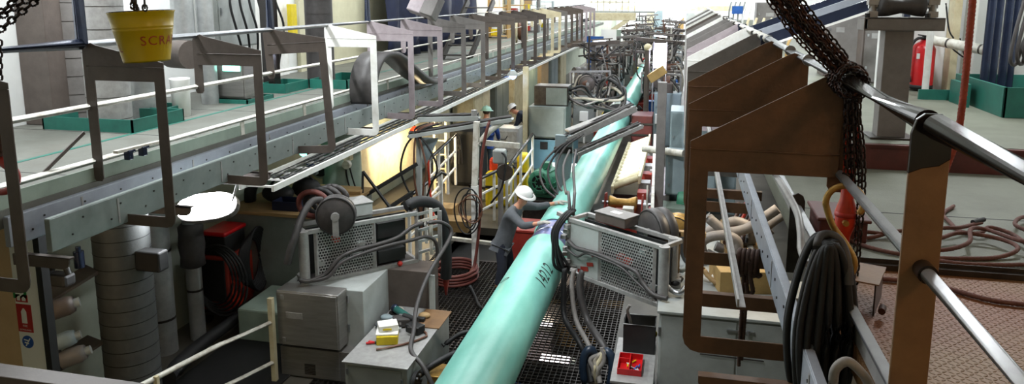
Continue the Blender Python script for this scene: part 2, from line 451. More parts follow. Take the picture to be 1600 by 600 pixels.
# ---------------------------------------------------------------- guard frames
FW, FT = .76, .012
def rounded_L(zw):
    w = .1; r = .09; c = FW; za = zw - .12
    pts = [(0, za - DECK), (c - w, za - DECK), (c - w, 2.6 - DECK), (.1, 2.6 - DECK), (.1, 2.5 - DECK)]
    for a in (270, 300, 330, 360): pts.append((c - r + r * math.cos(R(a)), 2.5 + r - DECK + r * math.sin(R(a))))
    return pts + [(c, zw - DECK), (0, zw - DECK)]
def frame_proto(side, m, post_low, zw):
    """side +1: the frame reaches towards +x from the left rail, -1: towards -x from the right rail"""
    root = bpy.data.objects.new('walkway_guard', None); col.objects.link(root)
    sx = Vector((side, 0, 0)); up = Vector((0, 0, 1))
    q = MB().prism(rounded_L(zw), (0, 0, 0), sx, up, FT)
    obj('frame_bar', q, m, root, .003)
    q = MB().prism([(0, zw + .003 - DECK), (FW, zw + .003 - DECK), (FW, zw + .045 - DECK), (.1, 4.09 - DECK), (.05, 4.11 - DECK), (.0, 4.09 - DECK)], (0, .001, 0), sx, up, .008)
    gs = obj('gusset', q, m, root, .002)
    wl = MB().tube([(side * t * FW / 12, -.007, zw + .003 - DECK + rnd.uniform(-.002, .002)) for t in range(13)], .005, 6)
    obj('weld_bead', wl, m, gs)
    z0 = 0.0 if post_low else 3.48 - DECK
    q = MB().prism([(-.05, z0 + .03), (-.03, z0), (.03, z0), (.05, z0 + .03), (.05, 4.05 - DECK), (.03, 4.08 - DECK), (-.03, 4.08 - DECK), (-.05, 4.05 - DECK)], (0, .013, 0), sx, up, .012)
    obj('post', q, m, root, .002)
    return root
LEFT_MATS = ['drab_paint', 'drab_paint', 'drab_paint', 'drab_paint', 'white_paint', 'mauve_frame', 'mauve_frame', 'grey_frame', 'grey_frame', 'drab_paint', 'drab_paint', 'drab_paint', 'drab_paint',
             'drab_paint', 'cream_paint', 'cream_paint', 'grey_frame', 'drab_paint', 'drab_paint', 'drab_paint', 'mauve_frame', 'mauve_frame', 'mauve_frame']
RIGHT_MATS = ['brown_paint', 'brown_paint', 'brown_paint', 'grey_frame', 'white_paint', 'mauve_frame', 'grey_frame', 'grey_frame', 'white_paint', 'grey_frame', 'drab_paint', 'white_paint', 'grey_frame', 'white_paint', 'grey_frame', 'white_paint']
NAMES = {'drab_paint': 'drab brown', 'brown_paint': 'rusty brown', 'white_paint': 'white', 'mauve_frame': 'pale mauve grey', 'grey_frame': 'grey', 'cream_paint': 'cream'}
for side, x, mats, y0, dy, who in ((1, XL, LEFT_MATS, 3.89, 1.485, 'left walkway'), (-1, XR, RIGHT_MATS, 4.06, 1.45, 'right walkway')):
    cache = {}
    for k, m in enumerate(mats):
        low = (k % 3 == 1) if side == 1 else False
        key = (m, low); loc = (x, y0 + k * dy, DECK)
        lab = '%s steel guard frame along the %s, %s frame from the camera' % (NAMES[m], who, ORD[k])
        if key not in cache:
            r = frame_proto(side, m, low, 3.905 if side == 1 else 3.68); r.location = loc; cache[key] = r
            tag(r, lab, 'guard frame', 'guard frames along the ' + who)
        else: r = copy_thing(cache[key], loc, lab, 'guard frames along the ' + who)
        if side == 1 and k == 3: r.rotation_euler = (0, R(-3.5), R(6))

# ---------------------------------------------------------------- guard rails
def tube_part(name, pts, r, m, parent, n=12, sub=0):
    return obj(name, MB().tube(pts, r, n, sub=sub), m, parent)
t = thing('guard_rail', 'blue-black and white tube guard rail along the left walkway', 'guard rail', (XL, 5.3, DECK))
tube_part('top_rail', [(XL - .012, 3.0, 4.1), (XL - .012, 5.33, 4.1)], .05, 'rail_blue', t)
tube_part('top_rail', [(XL - .01, 5.33, 4.095), (XL - .01, 38.5, 4.095)], .032, 'rail_grey', t)
tube_part('middle_rail', [(XL - .045, 3.0, 3.55), (XL - .045, 38.5, 3.55)], .03, 'dirty_white', t)
tube_part('lower_rail', [(XL - .045, 3.0, 3.06), (XL - .045, 38.5, 3.06)], .03, 'dirty_white', t)
for k in range(1, 20): obj('stub', MB().span((XL - .055, 5.45 + k * 1.485 + .7, DECK), (XL - .04, 5.52 + k * 1.485 + .7, 3.05)), 'dirty_white', t)
for y in (5.36, 8.36, 11.3): tube_part('upright', [(XL - .02, y, 4.1), (XL - .02, y, 6.5)], .05, 'rail_blue', t)
obj('brace', MB().bar((XL - .05, 4.85, 3.07), (XL - .05, 5.32, 3.33), .012, .03), 'drab_paint', t)
t = thing('guard_rail', 'black steel guard rail with pale grey lower tubes, close on the right walkway', 'guard rail', (XR, 2.65, DECK))
tube_part('top_rail', [(XR, .6, 4.08), (XR, 2.62, 4.08)], .043, 'rail_black', t, 20)
tube_part('top_rail', [(XR, 2.72, 4.08), (XR, 4.0, 4.08)], .043, 'rail_black', t, 20)
tube_part('top_rail', [(XR, 3.95, 4.085), (XR, 7.7, 4.085)], .038, 'rail_grey', t, 20)
tube_part('top_rail', [(XR, 7.7, 4.085), (XR, 28, 4.085)], .04, 'dirty_white', t, 14)
for y in (5.2, 6.1, 7.6): obj('clamp', MB().cyl((XR, y, 4.085), (XR, y + .03, 4.085), .041), 'rail_grey', t)
tube_part('middle_rail', [(XR + .01, .6, 3.58), (XR + .01, 2.63, 3.58)], .024, 'rail_grey', t, 16)
tube_part('middle_rail', [(XR + .01, 2.7, 3.58), (XR + .01, 26, 3.58)], .024, 'rail_grey', t, 16)
obj('coupling', MB().cyl((XR + .01, 2.6, 3.58), (XR + .01, 2.74, 3.58), .033, n=18), 'rail_black', t)
tube_part('lower_rail', [(XR + .01, 1.2, 3.04), (XR + .01, 26, 3.04)], .025, 'rail_grey', t, 16)
po = obj('post', MB().prism([(-.062, 0), (.062, 0), (.062, 1.17), (.05, 1.215), (.025, 1.235), (-.025, 1.235), (-.05, 1.215), (-.062, 1.17)], (XR, 2.67, DECK), (1, 0, 0), (0, 0, 1), .014), 'tan_paint', t, .004)
obj('sleeve', MB().prism([(-.0635, 1.03), (-.02, 1.05), (.03, 1.06), (.0635, 1.085), (.0635, 1.17), (.051, 1.217), (.026, 1.237), (-.026, 1.237), (-.051, 1.217), (-.0635, 1.17)], (XR, 2.67, DECK), (1, 0, 0), (0, 0, 1), .018), 'rail_black', po, .004)
obj('toe_plate', MB().span((XR + .03, 1.0, DECK), (XR + .04, 7.4, DECK + .1)), 'galv', t)
# looped hanger over the lower rail, holding the tube
for y in (5.35,):
    obj('hanger', MB().prism([(-.05, 2.55 - DECK), (.05, 2.55 - DECK), (.05, .2), (.035, .24), (0, .26), (-.035, .24), (-.05, .2)], (XR + .01, y, DECK), (1, 0, 0), (0, 0, 1), .02), 'dark_steel', t, .004)

# ---------------------------------------------------------------- channels and cable ladders along both walkways
def channel(label, x, y0, y1, zt, zb, m, side, grp):
    t = thing('channel_beam', label, 'channel beam', (x, y0, zb), grp)
    q = MB(); d = .045 * side
    for z in (zt, zb): q.span((min(x, x - d), y0, z - .006), (max(x, x - d), y1, z + .006))
    q.span((x - .006, y0, zb), (x + .006, y1, zt))
    obj('web', q, m, t, .003)
    for k in range(int((y1 - y0) / 1.485)): obj('splice_plate', MB().span((x + side * .006, y0 + .7 + k * 1.485, zb + .02), (x + side * .011, y0 + .72 + k * 1.485, zt - .02)), 'galv', t)
    pl = MB(); pl.span((x - .02 - d * .5, y0 - .004, zb), (x + .006, y0, zt)); obj('end_lip', pl, m, t)
    b = MB()
    for k in range(int((y1 - y0) / .42)):
        for z in (zb + .08, zt - .07): b.cyl((x + side * .004, y0 + .2 + k * .42 + (z > zb + .1) * .12, z), (x + side * .012, y0 + .2 + k * .42 + (z > zb + .1) * .12, z), .009, n=6)
    bo = obj('bolts', b, 'dark_steel', t); bo['kind'] = 'stuff'
    return t
channel('outer pale green channel beam hung below the left walkway edge', -4.75, 4.56, 38, 2.79, 2.53, 'channel_green', 1, None)
channel('inner blue-grey channel beam against the left walkway edge', -4.985, 4.42, 38, 2.83, 2.6, 'channel', 1, None)
channel('silver channel beam beneath the right walkway edge', .62, 2.6, 30, 2.84, 2.62, 'channel', -1, None)
def bracket(label, grp, y, side, x0, x1, z):
    q = MB(); w = abs(x1 - x0)
    q.prism([(0, 0), (w - .05, 0), (w - .015, .02), (w, .055), (w, .09), (0, .09)], (x0, y, z), (side, 0, 0), (0, 0, 1), .012)
    q.span((min(x0, x1), y - .006, z + .078), (max(x0, x1) if side > 0 else max(x0, x1), y + .05, z + .09))
    single('support_bracket', q, 'brown_paint' if side < 0 else 'drab_paint', label, 'bracket', grp, loc=(x0, y, z))
for k, y in enumerate((3.62, 4.72, 7.45, 8.9, 10.3)): bracket('dark steel support arm under the right walkway edge, %s from the camera' % ORD[k], 'support arms under the right walkway', y, -1, XR, .14, 2.5)
for k, y in enumerate((4.46, 5.9, 7.3, 8.8, 10.3, 11.8)): bracket('drab steel support arm under the left channel beams, %s from the camera' % ORD[k], 'support arms under the left walkway', y, 1, XL, -4.5, 2.44)
def cable_ladder(label, xa, xb, y0, y1, z, m):
    t = thing('cable_ladder', label, 'cable ladder', ((xa + xb) / 2, y0, z))
    for x in (xa, xb): obj('side_rail', MB().span((x - .015, y0, z), (x + .015, y1, z + .07)), m, t, .003)
    q = MB(); n = int((y1 - y0) / .3)
    for k in range(n): q.span((min(xa, xb), y0 + .1 + k * .3, z + .015), (max(xa, xb), y0 + .14 + k * .3, z + .035))
    o = obj('rungs', q, m, t); o['kind'] = 'stuff'
    c = MB()
    for k in range(4):
        xx = xa + (xb - xa) * (.2 + k * .2)
        c.tube([(xx + rnd.uniform(-.02, .02), y0 + .4 + j * (y1 - y0 - .8) / 14, z + .05) for j in range(15)], .014, 6, sub=2)
    o = obj('cable_run', c, 'rubber', t); o['kind'] = 'stuff'
cable_ladder('white cable ladder hung outside the left channel beam', -4.3, -4.7, 7.0, 36, 2.4, 'white_paint')
q = MB(); q.span((.385, 4.5, 2.605), (.4, 26, 2.66)); q.span((.385, 4.5, 2.605), (.44, 26, 2.612))
single('angle_bar', q, 'galv', 'long thin silver angle bar hung outside the right channel beam', 'steel bar', loc=(.41, 4.7, 2.605), bevel=.003)
# ================================================================ RIGHT FOREGROUND
def chain_mesh(pts, L=.05, wd=.034, r=.0055, sub=10, n=5):
    """a run of stadium links, every other one turned a quarter"""
    q = MB(); P_ = smooth([Vector(p) for p in pts], sub); pitch = L - 2.3 * r
    # resample
    out = [P_[0]]; need = pitch
    for a, b in zip(P_, P_[1:]):
        d = (b - a).length; t = 0
        while d - t >= need:
            t += need; out.append(a.lerp(b, t / d)); need = pitch
        need -= d - t
    for i in range(len(out) - 1):
        c = (out[i] + out[i + 1]) / 2; d = (out[i + 1] - out[i]).normalized(); a, b, _ = frame_of(d)
        th = (i % 2) * PI / 2 + .5 + rnd.uniform(-.25, .25); s_ = a * math.cos(th) + b * math.sin(th)
        hl = L / 2 - wd / 2; w2 = wd / 2 - r; ring = []
        for k in range(5): t = -PI / 2 + PI * k / 4; ring.append(c + d * (hl + w2 * math.cos(t)) + s_ * w2 * math.sin(t))
        for k in range(5): t = PI / 2 + PI * k / 4; ring.append(c + d * (-hl + w2 * math.cos(t)) + s_ * w2 * math.sin(t))
        q.tube(ring, r, n, closed=True)
    return q
rail = Vector((XR, 4.0, 4.085))
nth = ['topmost', 'second', 'third', 'fourth', 'fifth', 'sixth', 'seventh', 'lowest']
for k in range(15):
    a = 2 * PI * k / 8 + .4 * (k // 8); o = Vector((.03 * math.cos(a) + .02, .045 * math.sin(a), .055 * math.cos(a))) * (1 if k < 8 else .55)
    top = Vector((.30, 3.75, 4.66)) + o; mid = Vector((.56, 3.9, 4.36)) + o * 1.0 + Vector((rnd.uniform(-.01, .01), 0, rnd.uniform(-.01, .01))); end = Vector((.79, 4.0, 4.13)) + o * .8
    single('chain', chain_mesh([top, (top + mid) / 2 + Vector((0, 0, .004)), mid, end], L=.046, wd=.033), 'rust' if k % 3 else 'rust_dark', 'rusty chain in the thick bundle slanting up from the right handrail, %s strand' % ORD[k], 'chain', 'rusty chains slanting up from the handrail')
for k in range(12):
    y = 3.88 + k * .02; r = .06 + .011 * (k % 3); tl = .06 * ((k % 3) - 1)
    pts = [(XR + r * math.cos(t), y + tl * math.sin(t * 2) + rnd.uniform(-.01, .01), 4.085 + r * math.sin(t)) for t in [2 * PI * j / 9 for j in range(10)]]
    single('chain', chain_mesh(pts, L=.04, wd=.03, r=.0055, sub=6), 'rust' if k % 2 else 'rust_dark', 'rusty chain loop wound around the right handrail, %s loop along the rail' % ORD[k], 'chain', 'rusty chain loops around the handrail')
for k in range(9):
    x = XR - .01 + k * .0085; y = 4.0 + .03 * ((k * 2) % 3 - 1); zb = (3.6, 3.56, 3.5, 3.56, 3.3, 3.52, 3.0, 3.5, 2.99)[k]
    xb = x + .03 + k * .003
    single('chain', chain_mesh([(x, y, 4.12), (x + .01, y, 3.9), (xb, y, 3.6), (xb + .005, y, zb)], L=.05, wd=.032), 'rust_dark', 'dark rusty chain hanging straight down from the right handrail, %s strand from the guard frame' % ORD[k], 'chain', 'dark chains hanging from the handrail')
# red hoist hook body hanging behind the rail
hx, hy = .865, 4.02
t = thing('chain_hoist', 'red chain hoist body hanging under the rusty chains at the right handrail', 'chain hoist', (hx, hy, 3.02))
obj('body', MB().lathe([(0, 0), (.022, 0), (.026, .12), (.03, .2), (.05, .26), (.052, .34), (.034, .4), (.03, .5), (.018, .56), (0, .56)], (hx, hy, 3.06), n=18), 'orange_red', t)
obj('collar', MB().lathe([(.04, 0), (.056, .008), (.056, .03), (.04, .04)], (hx, hy, 3.36), n=18), 'red_paint', t)
obj('bolt', MB().cyl((hx - .01, hy - .07, 3.345), (hx - .01, hy + .06, 3.345), .016, n=8), 'brass', t)
obj('hanger_bar', MB().span((hx - .03, hy - .01, 3.6), (hx - .018, hy + .01, 3.86)).span((hx + .018, hy - .01, 3.6), (hx + .03, hy + .01, 3.84)), 'orange_red', t)
# big brass coloured S hook over the middle rail
cx_, cz_ = .825, 3.475
pts = []
for a in range(-40, 215, 17): pts.append((cx_ + .088 * math.cos(R(a)), 3.88 + .0, cz_ + .088 * math.sin(R(a))))
pts += [(cx_ - .05, 3.87, cz_ - .12), (cx_ + .01, 3.86, cz_ - .2), (cx_ + .055, 3.85, cz_ - .275), (cx_ + .062, 3.85, cz_ - .33), (cx_ + .035, 3.85, cz_ - .385), (cx_ - .02, 3.85, cz_ - .4), (cx_ - .075, 3.85, cz_ - .37), (cx_ - .1, 3.85, cz_ - .31), (cx_ - .105, 3.85, cz_ - .26)]
single('s_hook', MB().tube(pts, .0165, 12, sub=3), 'brass', 'large tan brass S hook over the middle handrail beside the red hoist', 'hook')
# coil of dark hose hanging from the hook
def hang_coil(name, label, top, w, h, r, n, m, grp=None, seed=1, dy=.012):
    rr = random.Random(seed); q = MB()
    top = Vector(top)
    for k in range(n):
        ww = w * (.14 + .86 * ((k * 7) % n) / max(1, n - 1)); hh = h * rr.uniform(.9, 1.0); y = top.y + (k - n / 2) * dy; ox = rr.uniform(-.025, .025)
        ring = []
        for j in range(14):
            t = 2 * PI * j / 14; pw = .75
            cxx = math.copysign(abs(math.cos(t)) ** pw, math.cos(t)); szz = math.sin(t)
            ring.append((top.x + ox + ww / 2 * cxx * (1 - .25 * max(0, szz)), y, top.z - hh / 2 + hh / 2 * szz))
        q.tube(ring, r, 10, closed=True, sub=3)
    o = single(name, q, m, label, 'hose', grp, loc=(top.x, top.y, top.z - h)); return o
hang_coil('hose_coil', 'thick coil of black hose hung below the S hook at the right lower rail', (.715, 3.62, 3.36), .29, .95, .0165, 20, 'rubber', seed=4, dy=.011)
q = MB().tube([(.65, 3.55, 3.335), (.67, 3.6, 3.375), (.715, 3.62, 3.385), (.76, 3.6, 3.36), (.785, 3.55, 3.29), (.795, 3.52, 3.18)], .021, 10, sub=5)
single('strap', q, 'rubber_grey', 'grey rubber strap over the top of the hanging black hose coil', 'strap')
q = MB().tube([(.60, 2.78, 3.06), (.60, 2.76, 3.13), (.635, 2.75, 3.17), (.68, 2.75, 3.14), (.72, 2.76, 3.08), (.74, 2.8, 2.96), (.73, 2.9, 2.84), (.7, 3.0, 2.76)], .018, 10, sub=5)
single('hose', q, 'hose_pale', 'short pale grey hose curling over the right deck edge beside the black coil', 'hose')
q = MB().tube([(.66, 5.3, 3.28), (.70, 4.6, 3.24), (.70, 4.35, 3.18), (.69, 4.2, 3.1), (.705, 4.1, 3.06)], .022, 10, sub=4)
single('hanger_strap', q, 'galv', 'grey bent strap along the right lower rail above the hose coil', 'strap')
# rusty channel box on the deck
t = thing('steel_bracket', 'rusty open steel bracket lying on the deck beside the red hoist', 'bracket', (1.0, 4.05, DECK))
rot = Matrix.Rotation(R(-20), 3, 'Z')
obj('top_plate', MB().box((1.0, 4.05, 3.05), (.15, .3, .008), rot), 'tan_paint', t, .002)
obj('side_plate', MB().box((1.055, 4.03, 2.965), (.008, .3, .17), rot).box((.94, 4.07, 2.965), (.008, .3, .17), rot), 'dark_steel', t, .002)
obj('bolt', MB().cyl((1.03, 3.84, 2.93), (1.05, 3.9, 2.93), .018, n=8), 'rust', t)
# step beam of the raised deck
q = MB(); q.span((XR + .25, 7.44, DECK), (5.5, 7.46, HIGH + .02)); q.span((XR + .25, 7.44, DECK), (5.5, 7.58, DECK + .03)); q.span((XR + .25, 7.44, HIGH - .03), (5.5, 7.6, HIGH))
single('step_beam', q, 'maroon', 'long maroon steel step beam across the right deck', 'beam', loc=(3, 7.5, DECK), bevel=.004)
q = MB(); q.span((1.0, 4.60, DECK), (5.5, 4.64, DECK + .035)); q.span((1.0, 4.635, DECK), (5.5, 4.64, DECK + .06))
single('angle_bar', q, 'dark_steel', 'dark angle bar laid across the right checker deck below the rope heap', 'steel bar', loc=(3, 4.62, DECK))
for k, (a, b) in enumerate((((1.55, 4.6), (1.62, 4.3)), ((2.1, 4.58), (2.02, 4.72)))):
    pass
# maroon block under the guard frame, on the deck
q = MB(); q.span((XR + .12, 5.1, DECK), (XR + .42, 5.5, DECK + .16)); q.span((XR + .1, 5.08, DECK + .14), (XR + .44, 5.52, DECK + .165))
single('deck_block', q, 'maroon', 'small maroon steel block on the deck behind the first brown guard frame', 'steel block', bevel=.01)
# ropes
zr = DECK + .016
def coil_rope(pts, label, m='rope', r=.0145, grp=None): return single('rope', MB().rope([Vector((p[0], p[1], zr + (p[2] if len(p) > 2 else 0))) for p in pts], r, pitch=.07, n=9), m, label, 'rope', grp)
def dk(u, v): q = W(u, v, z=zr); return (q.x, q.y)
coil_rope([dk(u, v) + (h,) for u, v, h in ((1490, 322, 0), (1474, 334, 0), (1484, 347, 0), (1500, 361, .0), (1530, 369, .02), (1545, 365, .045), (1580, 372, .03), (1604, 386, .02), (1640, 402, 0), (1650, 420, 0), (1600, 414, 0), (1570, 414, 0), (1500, 412, 0), (1450, 404, 0), (1380, 392, 0), (1330, 376, 0), (1335, 366, .02), (1400, 372, .02), (1460, 380, .03), (1500, 375, .05), (1560, 382, .04), (1590, 395, .03), (1560, 402, .0), (1500, 404, 0), (1430, 402, 0))], 'heap of dull red three strand rope on the right deck')
coil_rope([dk(u, v) + (h,) for u, v, h in ((1533, 354, .03), (1500, 364, .04), (1478, 367, .05), (1455, 364, .03), (1400, 366, .02), (1350, 372, .0), (1300, 362, .0))], 'end of dull red rope with black whipping, lying across the rope heap')
single('rope_whipping', MB().cyl(tuple(Vector(dk(1519, 357) + (zr + .045,))), tuple(Vector(dk(1536, 352.5) + (zr + .045,))), .017), 'black', 'black taped end of the dull red deck rope', 'rope end')
coil_rope([dk(u, v) + (h,) for u, v, h in ((1640, 350, .02), (1600, 345, .03), (1585, 362, .05), (1620, 380, .05), (1600, 392, .06), (1540, 372, .06), (1515, 376, .08), (1513, 390, .05), (1480, 397, .03), (1440, 395, .02))], 'second strand of dull red rope looped over the heap at the right')
coil_rope([dk(u, v) for u, v in ((1340, 432), (1395, 437), (1440, 440), (1475, 449), (1520, 462), (1560, 471), (1620, 478))], 'single dull red rope trailing across the checker deck in front of the heap')
q = MB().rope([(1.56, 4.6, 5.2), (1.552, 4.6, 4.7), (1.555, 4.6, 4.4), (1.557, 4.6, 4.06), (1.555, 4.6, 3.85), (1.55, 4.61, 3.7), (1.52, 4.65, 3.5), (1.505, 4.72, 3.3), (1.52, 4.9, 3.1), (1.56, 5.2, 2.95), (1.75, 5.6, zr)], .02, pitch=.07, n=9)
single('rope', q, 'rope_red', 'red twisted rope hanging down past the near post onto the deck', 'rope')
# knot of brown rope on the support arm
q = MB()
for k in range(5):
    x = .46 + k * .032; q.rope([(x, 5.44, 2.47), (x - .01, 5.41, 2.52), (x, 5.44, 2.63), (x + .02, 5.52, 2.63), (x + .02, 5.55, 2.52), (x + .02, 5.5, 2.45), (x + .03, 5.43, 2.48)], .018, pitch=.08, n=9, sub=4)
q.rope([(0.530, 5.42, 2.6), (0.550, 5.4, 2.45), (0.570, 5.41, 2.36), (0.540, 5.42, 2.33), (0.520, 5.42, 2.42)], .018, pitch=.08, n=9)
q.rope([(0.500, 5.43, 2.5), (0.502, 5.43, 2.3), (0.500, 5.43, 2.0), (0.502, 5.43, 1.75)], .015, pitch=.08, n=9)
q.rope([(0.525, 5.43, 2.5), (0.530, 5.43, 2.3), (0.525, 5.43, 2.05), (0.520, 5.43, 1.8)], .014, pitch=.08, n=9)
single('rope', q, 'rope_brown', 'brown rope knotted round a guard frame arm with its tails hanging down', 'rope', loc=(.53, 5.43, 1.75))

# ---------------------------------------------------------------- raised deck: roller stand, extinguisher, pipes
t = thing('roller_stand', 'grey pedestal with a rubber roller between two uprights on the raised right deck', 'roller stand', (2.06, 8.0, HIGH))
obj('column', MB().span((1.93, 7.9, HIGH), (2.19, 8.1, 4.18)), 'grey_frame', t, .006)
obj('foot_plate', MB().span((1.85, 7.82, HIGH), (2.27, 8.18, HIGH + .02)), 'dark_steel', t, .003)
q = MB(); q.span((1.72, 7.85, 4.175), (2.44, 8.15, 4.19)); q.span((1.72, 7.85, 4.285), (2.44, 8.15, 4.3)); q.span((1.75, 7.85, 4.18), (2.44, 7.865, 4.3)); q.span((1.72, 8.135, 4.18), (2.44, 8.15, 4.3)); q.span((1.72, 7.855, 4.18), (1.73, 8.14, 4.3))
obj('head_channel', q, 'grey_frame', t, .004)
ro = obj('roller', MB().lathe([(0, 0), (.06, 0), (.105, .02), (.1, .1), (.072, .21), (.075, .24), (.1, .36), (.105, .42), (.05, .44), (0, .44)], (1.86, 8.0, 4.41), (1, 0, 0), 22), 'rubber_grey', t)
obj('axle', MB().cyl((1.78, 8.0, 4.41), (2.4, 8.0, 4.41), .025), 'steel', ro)
for x in (1.82, 2.36):
    u_ = obj('upright', MB().span((x - .045, 7.96, 4.3), (x + .045, 8.04, 4.36)).cyl((x, 8, 4.36), (x, 8, 4.42), .035).span((x - .05, 7.95, 4.42), (x + .05, 8.05, 4.7)), 'galv', t, .004)
for x in (1.76, 2.3): obj('nut', MB().cyl((x, 7.93, 4.3), (x, 7.93, 4.34), .025, n=6), 'rubber', t)
t = thing('fire_extinguisher', 'red fire extinguisher with a black hose on the white right partition', 'fire extinguisher', (3.62, 12.2, 3.45))
ex = W(1441, 100, y=12.2); ez = W(1437, 138, y=12.2).z; et = W(1441, 70, y=12.2).z; er = .165; exx = ex.x
obj('cylinder', MB().lathe([(0, .02), (er - .01, .02), (er, .06), (er, et - ez - .06), (er * .8, et - ez), (er * .35, et - ez + .05), (er * .25, et - ez + .08), (0, et - ez + .08)], (exx, 12.2, ez), n=22), 'plastic_red', t)
obj('skirt', MB().lathe([(0, 0), (er + .004, 0), (er + .004, .06), (er - .02, .065)], (exx, 12.2, ez), n=22), 'black', t)
obj('valve', MB().cyl((exx, 12.2, et + .06), (exx, 12.2, et + .14), .035).bar((exx - .1, 12.17, et + .15), (exx + .08, 12.17, et + .12), .03, .02), 'black', t)
obj('hose', MB().tube([(exx, 12.15, et + .1), (exx - .12, 12.14, et + .09), (exx - .2, 12.12, et - .05), (exx - .21, 12.12, et - .3), (exx - .17, 12.12, ez + .1)], .022, 8, sub=4), 'black', t)
obj('label', MB().span((exx - .125, 12.058, et - .2), (exx - .04, 12.066, et - .12)), 'sign_white', t)
q = MB().cyl((W(1454, 50, y=11.3).x, 11.3, HIGH), (W(1454, 50, y=11.3).x, 11.3, 4.9), .045); single('post', q, 'white_paint', 'thin white post in front of the red fire extinguisher', 'post')
q = MB(); q.span((3.55, 10.4, HIGH), (3.6, 11.0, HIGH + .3)); q.span((3.2, 11.1, HIGH), (3.6, 11.14, HIGH + .14)); single('kerb_plate', q, 'deck_green', 'low green kerb plate on the raised deck behind the white post', 'kerb')
t = thing('pipe_coaming', 'green steel coaming box around the navy pipes on the right', 'coaming', (4.1, 10.5, HIGH - .3))
q = MB()
for a, b in (((3.68, 9.6, HIGH), (5.2, 9.63, HIGH + .36)), ((3.68, 11.2, HIGH), (5.2, 11.23, HIGH + .36)), ((3.68, 9.6, HIGH), (3.71, 11.2, HIGH + .36)), ((5.17, 9.6, HIGH), (5.2, 11.2, HIGH + .36))): q.span(a, b)
obj('coaming_wall', q, 'deck_green', t, .004)
def pipe_thing(name, p, q_, r, m, label, grp=None, bands=0, n=18):
    p = Vector(p); q_ = Vector(q_); t = thing(name, label, 'pipe', tuple(p if p.z < q_.z else q_), grp)
    obj('run', MB().cyl(p, q_, r, n=n), m, t)
    d = (q_ - p)
    for k in range(bands):
        c = p + d * ((k + .5) / bands); obj('band', MB().cyl(c, c + d.normalized() * .03, r * 1.03, n=n), 'dark_steel' if m not in ('stainless', 'steel') else 'steel', t)
    return t
for k, (u, y) in enumerate(((1551, 10.6), (1563, 10.7), (1579, 10.8), (1590, 10.9))):
    x = W(u, 0, y=y).x; pipe_thing('pipe', (x, y, HIGH + .05), (x, y, 6), .052, 'rail_blue', 'navy blue vertical pipe rising from the green coaming, %s from the rope' % ORD[k], 'navy pipes on the right')
a = W(1458, 63, y=12.1); b = W(1560, 82, y=11.2); pipe_thing('pipe', a, b, .07, 'dirty_white', 'off-white horizontal pipe running from the extinguisher to the navy pipes', bands=2)
def wall_column(u0, u1, y, m, label, d=.25, top=5.2, base=HIGH):
    a = W(u0, 100, y=y).x; b = W(u1, 100, y=y).x
    return single('column', MB().span((a, y - d, base), (b, y, top)), m, label, 'column', bevel=.01)
wall_column(1474, 1486, 12.38, 'cream_paint', 'tan steel upright on the white partition beside the extinguisher')
wall_column(1500, 1530, 12.38, 'bright_white', 'white box column on the partition behind the hanging rope', d=.5)
wall_column(1534, 1546, 12.38, 'wall_cream', 'narrow cream upright on the partition beside the navy pipes')
for k in range(5):
    x = 3.68 + k * .06
    q = MB().tube([(x + .25, 9.7, 5.2), (x + .1, 9.6, 4.5), (x, 9.5, 4.1), (x - .04, 9.45, 3.8 + .05 * k), (x + .03, 9.47, 3.74), (x + .09, 9.5, 3.98), (x + .3, 9.6, 4.5)], .02, 8, sub=4)
    single('hose', q, 'hose_grey' if k % 2 else 'rubber_grey', 'grey hose loop hanging beside the navy pipes, %s of five loops' % ORD[k], 'hose', 'hose loops hanging at the right edge')
for k, (a, b) in enumerate((((1478, 5), (1490, 60)), ((1500, 60), (1520, 95)), ((1486, 75), (1545, 85)))):
    p0 = W(*a, y=12.0); p1 = W(*b, y=12.0)
    q = MB().tube([p0, (p0 + p1) / 2 + Vector((.0, 0, -.12)), p1], .012, 6, sub=6); single('cable', q, 'black', 'thin black cable drooping on the white partition, %s from the extinguisher' % ORD[k], 'cable', 'thin cables on the partition')
# cabinets and columns further along the right walkway
def cabinet(label, a, b, m, face, door_m=None, handle=True, grp=None, plate=True, loc=None):
    """box enclosure with a door on its face ('-y', '-x', '+x')"""
    a = Vector(a); b = Vector(b); t = thing('control_cabinet', label, 'cabinet', ((a.x + b.x) / 2, (a.y + b.y) / 2, a.z), grp)
    obj('body', MB().span(a, b), m, t, .008)
    e = .025; th = .02
    if face == '-y': d0, d1 = (a.x + e, a.y - th, a.z + e), (b.x - e, a.y, b.z - e)
    elif face == '+x': d0, d1 = (b.x, a.y + e, a.z + e), (b.x + th, b.y - e, b.z - e)
    else: d0, d1 = (a.x - th, a.y + e, a.z + e), (a.x, b.y - e, b.z - e)
    dr = obj('door', MB().span(d0, d1), door_m or m, t, .006)
    if handle:
        h = MB()
        if face == '-y':
            for z in (a.z + .25 * (b.z - a.z), a.z + .75 * (b.z - a.z)): h.span((a.x + e + .03, a.y - th - .02, z - .02), (a.x + e + .055, a.y - th, z + .02))
        elif face == '+x': h.span((b.x + th, a.y + .06, (a.z + b.z) / 2 - .06), (b.x + th + .02, a.y + .09, (a.z + b.z) / 2 + .06))
        else: h.span((a.x - th - .02, a.y + .06, (a.z + b.z) / 2 - .06), (a.x - th, a.y + .09, (a.z + b.z) / 2 + .06))
        obj('handle', h, 'steel', dr)
    if plate and face == '-y': obj('name_plate', MB().span((a.x + .3 * (b.x - a.x), a.y - th - .004, b.z - .3 * (b.z - a.z)), (a.x + .55 * (b.x - a.x), a.y - th, b.z - .22 * (b.z - a.z))), 'galv', dr)
    return t
cabinet('tall dark grey electrical cabinet on the raised right deck behind the chain', (2.45, 14, HIGH), (3.0, 14.6, 4.22), 'drab_paint', '-y', 'grey_frame')
